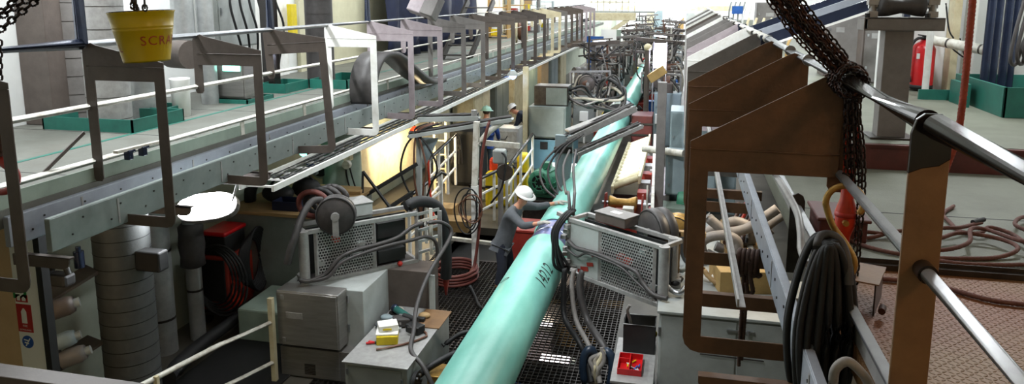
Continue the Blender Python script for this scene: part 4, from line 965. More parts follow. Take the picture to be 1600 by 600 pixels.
bag('black tool bag on the block bench, left of the blue crate', (-5.75, 9.5, 1.5), (.5, .35, .28)); bag('second black tool bag behind the blue crate', (-5.45, 9.8, 1.5), (.45, .35, .32))
a = (-5.42, 9.25, 1.5); t = thing('crate', 'dark blue plastic crate on the block bench', 'crate', a)
q = MB(); x0, y0, z0 = a[0] - .2, a[1] - .14, a[2]
q.span((x0, y0, z0), (x0 + .4, y0 + .28, z0 + .01)); q.span((x0, y0, z0), (x0 + .4, y0 + .012, z0 + .13)); q.span((x0, y0 + .268, z0), (x0 + .4, y0 + .28, z0 + .13)); q.span((x0, y0, z0), (x0 + .012, y0 + .28, z0 + .13)); q.span((x0 + .388, y0, z0), (x0 + .4, y0 + .28, z0 + .13))
obj('shell', q, 'tarp_blue', t)
for k in range(4): single('cable', MB().tube([(-5.2 + .05 * k, 9.3 + .1 * k, 1.52), (-5.1, 9.5 + .05 * k, 1.6), (-4.95 + .03 * k, 9.7, 1.53), (-5.05, 9.95, 1.52)], .014, 6, sub=4), 'rubber', 'black lead lying tangled on the block bench, %s from the crate' % ORD[k], 'cable', 'leads on the block bench')
single('plank', MB().box((-5.0, 10.2, 1.53), (.5, .2, .05), Matrix.Rotation(R(10), 3, 'Z')), 'wood', 'short wooden plank on the block bench beside the mint duct', 'plank', bevel=.004)
t = thing('duct', 'pale mint round duct with a black opening behind the block bench', 'duct', (-5.55, 11.2, 0)); obj('casing', MB().cyl((-5.55, 11.2, 0), (-5.55, 11.2, 2.7), .33, n=28), 'mint_panel', t)
p = W(500, 261, y=10.95); obj('port', MB().cyl(p + Vector((0, -.02, 0)), p + Vector((0, .3, 0)), .16, n=20), 'black', t); obj('port_ring', MB().lathe([(.16, 0), (.2, 0), (.2, .3)], p + Vector((0, -.0, 0)), (0, 1, 0), 20), 'mint_panel', t)
p = W(478, 240, y=10.5); t = thing('bulkhead_lamp', 'small green bulkhead lamp under the left walkway', 'lamp', p); obj('lens', MB().ball(p, .11, sq=(1, .6, .5)), 'lamp_mint', t); obj('base', MB().cyl(p + Vector((0, 0, .03)), p + Vector((0, 0, .1)), .12), 'galv', t)
p = W(487, 235, y=10.4); single('alarm_beacon', MB().cyl(p + Vector((0, 0, -.08)), p + Vector((0, 0, .1)), .08, n=14), 'plastic_red', 'red alarm beacon beside the green bulkhead lamp', 'beacon')
p = W(488, 258, y=10.4); t = thing('first_aid_box', 'blue and white box hung beside the mint duct', 'box', p); obj('body', MB().box(p, (.16, .1, .3)), 'bluegrey', t, .01); obj('label_panel', MB().box(p + Vector((0, -.052, -.01)), (.14, .006, .12)), 'blue_paint', t)
p = W(541, 236, y=11.0); t = thing('switch_box', 'cream switch box with cables on the end of the mint duct', 'switch box', p); obj('body', MB().box(p, (.2, .16, .3)), 'cream_paint', t, .01); obj('socket', MB().cyl(p + Vector((.06, -.08, -.2)), p + Vector((.06, -.16, -.2)), .07, n=14), 'dirty_white', t)
for k in range(3): single('cable', MB().tube([p + Vector((-.05 + .05 * k, -.05, -.15)), p + Vector((-.06 + .1 * k, -.06, -.5)), p + Vector((.05 + .12 * k, 0, -.85 - .1 * k))], .013, 6, sub=5), 'rubber', 'black cable dropping from the cream switch box, %s from the left' % ORD[k], 'cable', 'cables under the cream switch box')
# warm lit casing along the lower wall
t = thing('wall_duct', 'long cream casing along the lower left wall, lit by a warm lamp', 'duct', (-6.3, 15, .5)); obj('casing', MB().span((-6.58, 11.9, .55), (-6.15, 19, 1.55)), 'cream_paint', t, .01); obj('top_strip', MB().span((-6.14, 11.9, 1.5), (-6.12, 19, 1.56)), 'dark_steel', t)
p = W(648, 205, y=15.2); t = thing('work_lamp', 'warm work lamp shining on the cream casing behind the swing arm', 'lamp', p); obj('head', MB().lathe([(0, .12), (.06, .1), (.11, 0), (.1, 0)], p, (0.3, -.1, 1), 16), 'orange_red', t); obj('bulb', MB().ball(p, .05), 'lamp_warm', t); obj('stem', MB().bar(p + Vector((0, 0, .1)), p + Vector((0, .05, .6)), .03, .03), 'dark_steel', t)
WARML = p.copy()
single('floor_beam', MB().bar(W(-30, 592, y=2.9), W(215, 627, y=3.0), .12, .14), 'drab_paint', 'dark brown steel beam crossing the bottom left corner', 'beam', bevel=.005)
# ================================================================ THE LINE
def sect(name, y0, y1, r, m, parent, rings=0):
    n = 48; st = max(1, int((y1 - y0) / .5))
    prof = [(r - .02, 0), (r, .02)] + [(r, (y1 - y0) * k / st) for k in range(1, st)] + [(r, y1 - y0 - .02), (r - .02, y1 - y0)]
    return obj(name, MB().lathe(prof, (PX, y0, PZ), (0, 1, 0), n), m, parent)
t = thing('line_pipe', 'long green coated pipe running down the middle of the hall', 'pipe', (PX, 3, PZ - PR))
sect('coating', 3.0, 9.5, PR, 'pipe_green', t)
obj('bare_joint', MB().cyl((PX, 9.45, PZ), (PX, 10.3, PZ), PR - .03, n=48), 'weld_steel', t)
obj('weld_bead', MB().lathe([(PR - .032, -.012), (PR - .024, -.005), (PR - .024, .005), (PR - .032, .012)], (PX, 9.87, PZ), (0, 1, 0), 48), 'steel', t)
sect('coating', 10.25, 22.6, PR, 'pipe_green', t)
obj('bare_joint', MB().cyl((PX, 22.55, PZ), (PX, 23.3, PZ), PR - .03, n=48), 'weld_steel', t)
sect('coating', 23.25, 36.5, PR, 'pipe_green', t)
obj('bare_joint', MB().cyl((PX, 36.4, PZ), (PX, 37.2, PZ), PR - .03, n=36), 'weld_steel', t)
sect('coating', 37.1, 60, PR, 'pipe_green', t)
def on_pipe(u, v, r=PR):
    d = _R * ((u - _cx) / _f) + _U * ((_cy - v) / _f) + _F
    ox, oz = -PX, EYE - PZ; a = d.x ** 2 + d.z ** 2; b = ox * d.x + oz * d.z; c = ox ** 2 + oz ** 2 - r * r; D = b * b - a * c
    s = (-b - math.sqrt(D)) / a; return math.atan2(oz + s * d.z, ox + s * d.x), s * d.y
def pipe_text(s, u, v, size, sp=1.0, flip=1):
    th, y0 = on_pipe(u, v); me = subdiv_long(text_mesh(s, size, 0, sp), .03)
    for q in me.vertices:
        a = th + q.co.y / PR; q.co = Vector((PX + (PR + .0025) * math.cos(a), y0 + q.co.x * flip, PZ + (PR + .0025) * math.sin(a)))
    me.update(); return me
obj('marking', pipe_text('14212', 852, 430, .24, 1.0), 'black', t)
obj('marking', pipe_text('0', 789, 437, .2, 1.0), 'black', t)
obj('marking', pipe_text('2 L', 878, 336, .07), 'black', t)
t = thing('line_up_clamp', 'pale ring clamp round the pipe far down the line', 'clamp', (PX, 21.6, PZ - .5))
obj('ring', MB().lathe([(PR + .01, 0), (PR + .14, 0), (PR + .14, .22), (PR + .01, .22)], (PX, 21.2, PZ), (0, 1, 0), 36), 'mint_panel', t); obj('ring', MB().lathe([(PR + .01, 0), (PR + .12, 0), (PR + .12, .16), (PR + .01, .16)], (PX, 22.0, PZ), (0, 1, 0), 36), 'cab_light', t)
obj('band', MB().lathe([(PR + .02, 0), (PR + .16, .0), (PR + .16, .07), (PR + .02, .07)], (PX, 20.95, PZ), (0, 1, 0), 36), 'black', t)
for a in (30, 75, 120): obj('cylinder', MB().cyl((PX + .42 * math.cos(R(a)), 21.4, PZ + .42 * math.sin(R(a))), (PX + .42 * math.cos(R(a)), 22.1, PZ + .42 * math.sin(R(a))), .04), 'steel', t)

# ---------------------------------------------------------------- welding boom frames either side of the pipe
def boom_frame(label, O, I, z0, z1, openings, s_in, dep, base_label=None):
    """O: outer post end, I: end towards the pipe; panel spans s_in[0]..s_in[1] (metres from O)"""
    O = Vector((O[0], O[1], 0)); I = Vector((I[0], I[1], 0)); ax = (I - O); L = ax.length; ax.normalize()
    nb = Vector((-ax.y, ax.x, 0)); nb = nb if nb.y > 0 else -nb          # away from the eye
    P_ = lambda s, d, z: O + ax * s + nb * d + Vector((0, 0, z))
    t = thing('boom_frame', label, 'machine frame', P_(0, 0, z0))
    for d in (0, dep):
        obj('top_rail', MB().bar(P_(0, d, z1), P_(L, d, z1), .05, .05), 'galv', t, .004); obj('bottom_rail', MB().bar(P_(0, d, z0), P_(L, d, z0), .05, .05), 'galv', t, .004)
    obj('post', MB().cyl(P_(-.02, 0, z0 - .05), P_(-.02, 0, z1 + .02), .062, n=18), 'galv', t)
    for s in (s_in[0] - .01, s_in[1] + .01, L): obj('stile', MB().bar(P_(s, 0, z0), P_(s, 0, z1), .04, .04), 'galv', t, .003)
    for s in (0, L): obj('cross_rail', MB().bar(P_(s, 0, z1), P_(s, dep, z1), .045, .045), 'galv', t, .003); 
    for s in (0, L): obj('cross_rail', MB().bar(P_(s, 0, z0), P_(s, dep, z0), .045, .045), 'galv', t, .003)
    obj('perforated_panel', MB().perforated(P_(s_in[0], -.012, z0 + .02), ax if ax.x > 0 else ax, Vector((0, 0, 1)), s_in[1] - s_in[0], z1 - z0 - .04, .034, .0140), 'galv', t)
    obj('shade_back', MB().bar(P_(.05, dep * .7, (z0 + z1) / 2), P_(L - .05, dep * .7, (z0 + z1) / 2), .012, z1 - z0 - .05), 'black', t)  # black, so the dark inside the frame is put into the colour
    obj('shade_floor', MB().bar(P_(.03, dep / 2, z0 + .02), P_(L - .03, dep / 2, z0 + .02), dep - .04, .012), 'rubber_grey', t)  # dark floor added so the inside of the frame reads as shaded
    # gear seen through the holes
    rr = random.Random(int(L * 1000))
    for k in range(6):
        s = s_in[0] + .08 + (s_in[1] - s_in[0] - .16) * rr.random(); z = z0 + .1 + (z1 - z0 - .2) * rr.random()
        obj('valve_block', MB().box(P_(s, dep * .45, z), (.09, .08, .07), Matrix.Rotation(math.atan2(ax.y, ax.x), 3, 'Z')), ('red_machine', 'cab_light', 'orange_red', 'steel', 'cab_light', 'red_paint')[k] if ax.x < 0 else ('steel', 'cab_light', 'dark_steel', 'steel', 'orange_red', 'cab_light')[k], t, .006)
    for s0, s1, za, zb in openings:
        obj('dark_block', MB().bar(P_((s0 + s1) / 2, .1, za), P_((s0 + s1) / 2, .1, zb), s1 - s0, .16, up=nb), 'black', t, .008)  # black block fills each opening, its inner dark put into the colour
    return t, P_, L
tL, PL, LL = boom_frame('galvanised boom frame with a perforated guard left of the pipe', (-4.29, 7.62), (-3.28, 8.67), 1.1, 1.74, ((.93, 1.3, 1.48, 1.68), (.93, 1.3, 1.15, 1.32)), (.14, .86), .34)
tR, PRt, LR = boom_frame('galvanised boom frame with a perforated guard right of the pipe', (-.13, 7.98), (-1.3, 8.79), 1.08, 1.76, (), (.12, .9), .34)
obj('plain_plate', MB().bar(PRt(1.16, -.012, 1.42), PRt(.93, -.012, 1.42) + Vector((0, 0, 0)), .006, .62), 'cab_light', tR)
obj('plain_plate', MB().bar(PRt(1.38, -.012, 1.45), PRt(1.16, -.012, 1.45), .006, .56), 'cab_light', tR)
for k, (s, z, sz) in enumerate(((1.05, 1.28, .05), (1.14, 1.2, .06), (1.2, 1.16, .05), (1.0, 1.4, .02))): obj('tag_mark', MB().bar(PRt(s - sz, -.022, z + .01), PRt(s + sz, -.022, z - .015), .004, sz * .9), 'red_machine', tR)
q = MB()
for k in range(9): q.box(PRt(1.42 + .03 * (k % 3), -.03 + .02 * (k % 2), 1.68 - k * .075), (.07, .08, .05), Matrix.Rotation(R(-35 + 9 * k), 3, 'Z'))
obj('manifold', q, 'galv', tR, .006)['kind'] = 'stuff'
obj('bracket_arm', MB().bar(PRt(1.4, 0, 1.77), PRt(1.62, 0, 1.8), .05, .05), 'galv', tR); obj('bracket_arm', MB().bar(PRt(1.4, 0, 1.15), PRt(1.55, 0, 1.18), .05, .04), 'galv', tR)
obj('copper_lug', MB().tube([PRt(1.4, -.05, 1.17), PRt(1.46, -.08, 1.14), PRt(1.52, -.06, 1.16)], .022, 8), 'orange_red', tR)
for z in (1.2, 1.35, 1.5, 1.62, 1.72): obj('bracket_arm', MB().bar(PL(LL, -.0, z), PL(LL + .34, .02, z + .02), .03, .035), ('galv', 'dirty_white', 'galv', 'cab_light', 'galv')[int(z * 10) % 5], tL)
obj('end_stile', MB().bar(PL(LL + .34, 0, 1.15), PL(LL + .34, 0, 1.72), .04, .05), 'galv', tL); obj('end_stile', MB().bar(PL(LL + .2, -.02, 1.15), PL(LL + .2, -.02, 1.78), .03, .04), 'dirty_white', tL)
obj('red_grip', MB().ball(PL(1.2, -.03, 1.12), .035), 'red_paint', tL)
def hose(label, pts, r, m, grp=None, sub=6, cat='hose', name='hose'): return single(name, MB().tube([Vector(p) for p in pts], r, 10, sub=sub), m, label, cat, grp)
hose('dark grey hose slung across the front of the left boom frame', [PL(-.12, -.05, 1.2), PL(0, -.08, 1.16), PL(.2, -.1, 1.22), PL(.38, -.1, 1.38), PL(.6, -.1, 1.44), PL(.9, -.1, 1.46), PL(1.15, -.1, 1.5), PL(1.35, -.1, 1.6), PL(1.5, -.08, 1.62)], .027, 'hose_grey')
hose('second grey hose across the left boom frame', [PL(-.1, -.05, 1.16), PL(.2, -.13, 1.18), PL(.42, -.13, 1.34), PL(.9, -.13, 1.42), PL(1.3, -.13, 1.44), PL(1.55, -.12, 1.44), PL(1.68, -.12, 1.32), PL(1.7, -.1, 1.0)], .024, 'hose_grey')
hose('grey hose slung across the front of the right boom frame', [PRt(1.4, -.06, 1.52), PRt(1.25, -.08, 1.46), PRt(1.1, -.08, 1.46), PRt(.85, -.08, 1.47), PRt(.55, -.09, 1.45), PRt(.3, -.09, 1.42), PRt(.18, -.1, 1.32), PRt(.02, -.12, 1.24), PRt(-.15, -.1, 1.24)], .028, 'hose_grey')
hose('thinner black hose below the grey one on the right boom frame', [PRt(1.42, -.06, 1.4), PRt(1.2, -.09, 1.36), PRt(1.05, -.09, 1.44), PRt(.8, -.1, 1.44), PRt(.5, -.11, 1.42), PRt(.25, -.11, 1.3), PRt(.0, -.12, 1.2)], .016, 'rubber_grey')
def reel(label, c, axis, r, w, hub=True, m='rubber_grey', base_z=None):
    c = Vector(c); axis = Vector(axis).normalized(); t = thing('hose_reel', label, 'reel', (c.x, c.y, c.z - r))
    obj('drum', MB().lathe([(0, 0), (r * .97, 0), (r, .012), (r, w * .45), (r * .96, w * .47), (r * .96, w * .53), (r, w * .55), (r, w - .012), (r * .97, w), (0, w)], c, axis, 36), m, t)
    obj('rim_groove', MB().lathe([(r * .9, -.004), (r * .93, -.008), (r * .96, -.004)], c, axis, 36), 'black', t)
    if hub:
        a, b, d = frame_of(axis); obj('hub_bracket', MB().box(c - axis * .02 + Vector((0, 0, -r * .45)), (.07, .05, r * 1.1), Matrix.Rotation(math.atan2(-axis.x, axis.y), 3, 'Z')).cyl(c - axis * .05, c, .05, n=14), 'galv', t, .004)
    return t
c = W(524, 338, y=7.78); reel('dark grey hose reel on top of the left boom frame', c, (-.35, 1, 0), .24, .14)
c = W(1014, 363, y=8.62); reel('dark grey hose reel on top of the right boom frame', c, (.75, .55, 0), .28, .24)
# stacked hoses on the left frame
for k in range(4):
    c0 = PL(.25, .42, 1.95); q = MB().tube([c0 + Vector((.2 * math.cos(2 * PI * j / 12) + .04 * k, .1 * k, .16 * math.sin(2 * PI * j / 12))) for j in range(12)], .035, 10, closed=True, sub=3)
    single('hose', q, ('hose_red', 'rubber', 'rubber_grey', 'hose_grey')[k], '%s hose loop behind the reel on the left boom frame' % ('red', 'black', 'dark grey', 'pale grey')[k], 'hose', 'hose loops behind the left reel')
hose('thick black hose end hanging down at the outer end of the left boom frame', [PL(.35, .3, 2.02), PL(.18, .25, 2.03), PL(.0, .1, 1.9), PL(-.12, -.02, 1.72), PL(-.2, -.06, 1.56), PL(-.24, -.06, 1.42)], .045, 'rubber_grey')
t = thing('junction_box', 'grey junction box with a pale lid behind the right boom frame', 'box', PRt(.9, .2, 1.79)); rot = Matrix.Rotation(R(-34), 3, 'Z')
obj('body', MB().box(PRt(.85, .22, 1.86), (.46, .26, .12), rot), 'drab_paint', t, .01); obj('lid', MB().box(PRt(.85, .22, 1.925), (.48, .28, .012), rot), 'grey_frame', t, .004); obj('label_plate', MB().box(PRt(.85, .22, 1.932), (.14, .08, .003), rot), 'sign_white', t)
t = thing('junction_box', 'silver box on the left boom frame right of the reel', 'box', PL(.75, .2, 1.77)); rot = Matrix.Rotation(R(46), 3, 'Z')
obj('body', MB().box(PL(.72, .3, 1.86), (.4, .34, .16), rot), 'cab_light', t, .01); obj('lid', MB().box(PL(.72, .3, 1.945), (.42, .36, .012), rot), 'galv', t, .004)
t = thing('pedestal', 'steel pedestal carrying the left boom frame, brown stained', 'pedestal', (-3.2, 8.6, 0)); obj('body', MB().span((-3.62, 8.35, 0), (-3.02, 8.75, 1.08)), 'drab_paint', t, .008); obj('plate', MB().span((-3.0, 8.33, .2), (-2.93, 8.36, 1.05)), 'cab_light', t)
single('pedestal', MB().span((-.12, 8.25, 1.19), (.08, 8.45, 1.3)).cyl((-.02, 8.3, 1.2), (-.02, 8.3, 1.78), .06), 'galv', 'short galvanised post carrying the right boom frame on the grey floor cabinet', 'pedestal')
# ---------------------------------------------------------------- the steel console at lower left
t = thing('console', 'stainless steel control console in front of the left boom frame', 'console', (-3.95, 7.6, 0))
obj('body', MB().span((-4.58, 7.6, 0), (-3.56, 8.4, 1.08)), 'cab_light', t, .01)
bx_ = obj('upper_box', MB().span((-4.56, 7.37, .42), (-3.77, 7.62, 1.1)), 'stainless', t, .012)
dr = obj('door', MB().span((-4.545, 7.35, .435), (-3.785, 7.37, 1.085)), 'stainless', bx_, .004)
for x, z in ((-4.47, 1.03), (-4.47, .5)): obj('lock', MB().span((x - .02, 7.34, z - .025), (x + .02, 7.35, z + .025)), 'galv', bx_)
obj('name_plate', MB().span((-4.43, 7.342, .77), (-4.22, 7.35, .85)), 'galv', bx_, .003)
for z in (.56, .92): obj('hinge', MB().cyl((-3.755, 7.6, z), (-3.755, 7.6, z + .09), .014), 'steel', bx_)
lb = obj('lower_door', MB().span((-4.56, 7.4, .02), (-3.8, 7.43, .38)), 'stainless', t, .004)
obj('lower_body', MB().span((-4.56, 7.42, 0), (-3.64, 7.6, .38)), 'stainless', t, .006)
g = MB()
for k in range(7): g.span((-4.25, 7.392, .06 + .02 * k), (-4.11, 7.4, .07 + .02 * k))
obj('vent', g, 'dark_steel', lb)
t = thing('bench', 'grey steel tool bench between the console and the pipe', 'bench', (-3.1, 7.5, 0))
obj('body', MB().span((-3.46, 6.86, 0), (-2.74, 8.32, .58)), 'cab_light', t, .008); obj('top', MB().span((-3.48, 6.83, .58), (-2.72, 8.34, .6)), 'galv', t, .004)
d_ = obj('door', MB().span((-3.42, 6.84, .04), (-2.8, 6.86, .55)), 'cab_grey', t, .004); obj('name_plate', MB().span((-3.1, 6.832, .06), (-2.98, 6.84, .14)), 'sign_white', d_)
obj('hinge', MB().cyl((-3.42, 6.83, .46), (-3.42, 6.83, .53), .013).cyl((-2.79, 6.83, .4), (-2.79, 6.83, .47), .013), 'steel', d_)
TOP = .602
def on_bench(u, v): return W(u, v, z=TOP)
c = on_bench(606, 533); rot = Matrix.Rotation(R(18), 3, 'Z')
t = thing('carton', 'yellow and white carton on the tool bench', 'box', c); obj('base', MB().box(c + Vector((0, 0, .05)), (.24, .2, .1), rot), 'yellow', t, .006); obj('flap', MB().box(c + Vector((-.01, .02, .112)), (.25, .2, .02), rot), 'paper', t, .003); obj('insert', MB().box(c + Vector((.005, -.0, .103)), (.2, .15, .008), rot), 'black', t)
t = thing('carton', 'open white carton on top of the yellow one', 'box', c + Vector((-.02, .05, .125))); obj('base', MB().box(c + Vector((-.02, .06, .16)), (.22, .17, .07), Matrix.Rotation(R(30), 3, 'Z')), 'paper', t, .004); obj('strip', MB().box(c + Vector((.01, -.03, .155)), (.1, .01, .02), rot), 'yellow', t)
c = on_bench(632, 500); t = thing('angle_grinder', 'dark green angle grinder on the tool bench', 'power tool', c); dd = Vector((.8, -.6, 0))
obj('body', MB().cyl(c + Vector((-.15, .12, .07)), c + Vector((.08, -.06, .07)), .045, .04, 16), 'drill_green', t); obj('head', MB().ball(c + Vector((-.18, .145, .07)), .055), 'rail_blue', t); obj('disc', MB().cyl(c + Vector((-.19, .15, .01)), c + Vector((-.19, .15, .02)), .07, n=20), 'dark_steel', t)
c = on_bench(648, 520); t = thing('tool_case', 'black hard tool case on the tool bench', 'tool case', c); obj('body', MB().box(c + Vector((0, .02, .05)), (.2, .14, .1), Matrix.Rotation(R(-25), 3, 'Z')), 'black', t, .015); obj('handle', MB().tube([c + Vector((-.06, -.06, .09)), c + Vector((0, -.1, .11)), c + Vector((.07, -.07, .09))], .01, 6, sub=3), 'rubber_grey', t)
c = on_bench(628, 512); t = thing('tool_case', 'second black case behind the yellow carton', 'tool case', c); obj('body', MB().box(c + Vector((-.02, .06, .06)), (.22, .16, .1), Matrix.Rotation(R(20), 3, 'Z')), 'rubber_grey', t, .02); obj('latch', MB().box(c + Vector((-.02, -.02, .06)), (.04, .012, .03)), 'galv', t)
hose('rusty bent bar lying across the tool bench', [on_bench(588, 548) + Vector((0, 0, .015)), on_bench(630, 540) + Vector((0, 0, .015)), on_bench(667, 527) + Vector((0, 0, .015)), on_bench(660, 518) + Vector((0, 0, .015))], .013, 'cable_brown', sub=2, cat='bar', name='pry_bar')
c = on_bench(582, 538); t = thing('pliers', 'red handled pliers on the corner of the tool bench', 'pliers', c); obj('grip', MB().bar(c + Vector((-.07, -.02, .015)), c + Vector((.02, .02, .015)), .025, .02).bar(c + Vector((-.06, .03, .015)), c + Vector((.02, .02, .015)), .025, .02), 'plastic_red', t, .005); obj('jaw', MB().bar(c + Vector((.02, .02, .015)), c + Vector((.09, .05, .015)), .03, .018), 'dark_steel', t)
for k, (u, v) in enumerate(((604, 500), (622, 488), (596, 512), (616, 507), (663, 497))):
    c = on_bench(u, v); q = MB().ball(c + Vector((0, 0, .035)), .08, 9, 6, (1, .8, .45))
    single('rag', q, ('bluegrey', 'rubbish', 'fabric_grey', 'paper', 'wood')[k], '%s crumpled rag on the tool bench' % ('pale blue', 'tan', 'dark grey', 'white', 'brown')[k], 'rag', 'rags on the tool bench')
c = on_bench(668, 505); single('bench_stain_tray', MB().box(c + Vector((.02, .12, .006)), (.34, .5, .012)), 'tan_paint', 'rusty brown drip tray on the far end of the tool bench', 'tray')
c = on_bench(640, 508); t = thing('cordless_drill', 'black cordless drill lying on the tool bench', 'power tool', c); obj('body', MB().cyl(c + Vector((-.08, .02, .1)), c + Vector((.1, -.05, .1)), .038, n=14), 'black', t); obj('grip', MB().bar(c + Vector((.03, -.02, .1)), c + Vector((.08, .1, .03)), .04, .045), 'rubber_grey', t); obj('battery', MB().box(c + Vector((.1, .12, .03)), (.1, .07, .05)), 'black', t, .008); obj('chuck', MB().cyl(c + Vector((-.08, .02, .1)), c + Vector((-.14, .045, .1)), .022, .014), 'steel', t)
for k, (u, v) in enumerate(((612, 498), (622, 503), (600, 520), (655, 512), (632, 492), (618, 518), (645, 496))):
    c = on_bench(u, v); an = k * 1.3; d = Vector((math.cos(an), math.sin(an), 0)) * .07
    single('hand_tool', MB().cyl(c - d + Vector((0, 0, .02)), c + d + Vector((0, 0, .035)), .012, .018, 8), ('steel', 'bluegrey', 'black', 'galv', 'rail_blue', 'cab_light', 'steel')[k], 'small %s hand tool lying among the rags on the tool bench' % ('steel', 'blue-grey', 'black', 'grey', 'navy', 'pale', 'second steel')[k], 'hand tool', 'hand tools on the bench')
# below the bench, next to the pipe
c = W(678, 575, y=7.3); t = thing('junction_box', 'brass coloured box on the grating beside the tool bench', 'box', (-2.5, 7.4, 0)); obj('body', MB().span((-2.66, 7.15, 0), (-2.4, 7.45, .2)), 'brass', t, .008); obj('upper', MB().span((-2.64, 7.2, .2), (-2.42, 7.5, .34)), 'brass', t, .008)
hose('black corrugated hose leaving the tool bench towards the pipe', [(-2.75, 7.2, .32), (-2.6, 7.3, .42), (-2.4, 7.55, .46), (-2.2, 7.75, .4), (-2.1, 7.9, .2), (-2.05, 8.0, .03)], .04, 'rubber')
hose('second black hose over the grating beside the tool bench', [(-2.72, 8.0, .3), (-2.5, 8.2, .4), (-2.2, 8.3, .34), (-2.05, 8.4, .1)], .03, 'rubber')
t = thing('valve_ring', 'black flange with bolts on the side of the tool bench', 'flange', (-2.70, 7.05, .2)); obj('disc', MB().cyl((-2.72, 7.02, .34), (-2.68, 7.02, .34), .13, n=22), 'black', t)
for k in range(6): obj('bolt', MB().cyl((-2.68, 7.02 + .09 * math.cos(k * PI / 3), .34 + .09 * math.sin(k * PI / 3)), (-2.66, 7.02 + .09 * math.cos(k * PI / 3), .34 + .09 * math.sin(k * PI / 3)), .015, n=6), 'steel', t)
hose('long dark hose hanging from the left boom frame to the tool bench', [PL(LL + .1, -.1, 1.62), PL(LL + .3, -.14, 1.6), PL(LL + .42, -.16, 1.42), (-2.98, 8.3, 1.1), (-3.0, 7.9, .85), (-2.9, 7.5, .7), (-2.82, 7.2, .62), (-2.62, 7.05, .52), (-2.45, 6.95, .3)], .026, 'hose_grey')
# thick bandaged hose at the inner end of the left frame
hose('thick black bandaged hose dropping at the inner end of the left boom frame', [PL(LL - .1, .1, 1.82), PL(LL + .1, .1, 1.86), PL(LL + .32, .1, 1.78), PL(LL + .42, .08, 1.6), PL(LL + .45, .06, 1.3), PL(LL + .45, .04, .95), PL(LL + .44, .04, .75)], .075, 'rubber')
single('hose_nozzle', MB().lathe([(0, 0), (.015, .01), (.03, .12), (.045, .2), (.045, .26), (0, .26)], PL(LL + .44, .04, .5), n=14), 'red_machine', 'red nozzle at the end of the thick black bandaged hose', 'nozzle')
# ---------------------------------------------------------------- hoses by the right boom frame
b0 = Vector((-1.35, 8.75, 0))
for k in range(6):
    o = Vector((.03 * (k % 3) - .03, .04 * (k // 3), 0)); q = MB().tube([b0 + o + Vector((.08, .1, 1.86)), b0 + o + Vector((.0, .02, 1.8)), b0 + o + Vector((-.09 - .01 * k, -.04, 1.62)), b0 + o + Vector((-.1, -.08, 1.4)), b0 + o + Vector((-.08 + .02 * k, -.1, 1.2)), b0 + o + Vector((.02, -.08, 1.12))], .02, 8, sub=5)
    single('cable', q, 'rubber', 'black cable in the bundle at the right boom frame, %s cable' % ORD[k], 'cable', 'black cable bundle at the right boom frame')
end = Vector((-.82, 7.95, .25))
for k, (m, dx, r) in enumerate((('rubber', -.12, .035), ('hose_pale', -.02, .03), ('rubber_grey', .16, .045))):
    hose('%s hose falling from the right boom frame to the grating' % ('black', 'pale grey', 'dark bandaged')[k], [b0 + Vector((.02 + .12 * k, -.08, 1.2)), b0 + Vector((.02 + .1 * k, -.15, .95)), b0 + Vector((.06 + .14 * k, -.3, .6)), end + Vector((dx - .12, .12, .25)), end + Vector((dx, .02, .05)), end + Vector((dx + .06, -.1, -.12))], r, m)
for k, s in enumerate((-1, 1)):
    q = MB().tube([end + Vector((s * .14, 0, -.22)), end + Vector((s * .17, 0, .0)), end + Vector((s * .15, .02, .16)), end + Vector((s * .08, .05, .2)), end + Vector((s * .04, .08, .05))], .05, 10, sub=5)
    single('hose', q, 'hose_blue', 'fat blue-black hose arch on the grating, %s of the rag bundle' % ('left', 'right')[k], 'hose', 'blue-black hose arches')
for k in range(4): hose('pale cloth wrapped hose end between the blue-black arches, %s end' % ORD[k], [end + Vector((-.08 + .04 * k, -.02, -.2)), end + Vector((-.04 + .05 * (k % 2), -.06, .0)), end + Vector((-.08 + .05 * k, -.02, .12)), end + Vector((.1 - .02 * k, .02, .2 + .02 * k))], .028, ('hose_pale', 'rubbish', 'cream_paint', 'hose_pale')[k], 'wrapped hose ends')
for k, (u, v) in enumerate(((888, 300), (897, 300))):
    p = W(u, 0, y=9.6); hose('grey hose rising from right boom frame to the swing arm, %s of two' % ORD[k], [b0 + Vector((.05 + .04 * k, .1, 1.8)), b0 + Vector((-.02 + .08 * k, .4, 2.0)), W(884 + 14 * k, 300, y=10.2), W(880 + 16 * k, 262, y=11.2), W(890 + 10 * k, 235, y=12.4)], .02, ('hose_grey', 'rubber_grey')[k])
# bin, red tray and bench at right bottom
t = thing('bench', 'low grey bench beside the wide grey floor cabinet', 'bench', (-.36, 7.75, 0)); obj('body', MB().span((-.6, 7.3, 0), (-.18, 8.3, .46)), 'cab_grey', t, .006); obj('top', MB().span((-.62, 7.28, .46), (-.17, 8.32, .49)), 'galv', t, .004)
a = (-.43, 7.62, .49); t = thing('tool_tray', 'red plastic tray of drill bits on the low grey bench', 'tray', a); q = MB(); w_, l_ = .26, .38
q.span((a[0] - w_ / 2, a[1] - l_ / 2, a[2]), (a[0] + w_ / 2, a[1] + l_ / 2, a[2] + .008))
for x0, y0, x1, y1 in ((-1, -1, -.94, 1), (.94, -1, 1, 1), (-1, -1, 1, -.95), (-1, .95, 1, 1), (-.1, -1, .0, 1), (-1, .3, -.05, .35)): q.span((a[0] + x0 * w_ / 2, a[1] + y0 * l_ / 2, a[2]), (a[0] + x1 * w_ / 2, a[1] + y1 * l_ / 2, a[2] + .07))
obj('shell', q, 'plastic_red', t, .003)
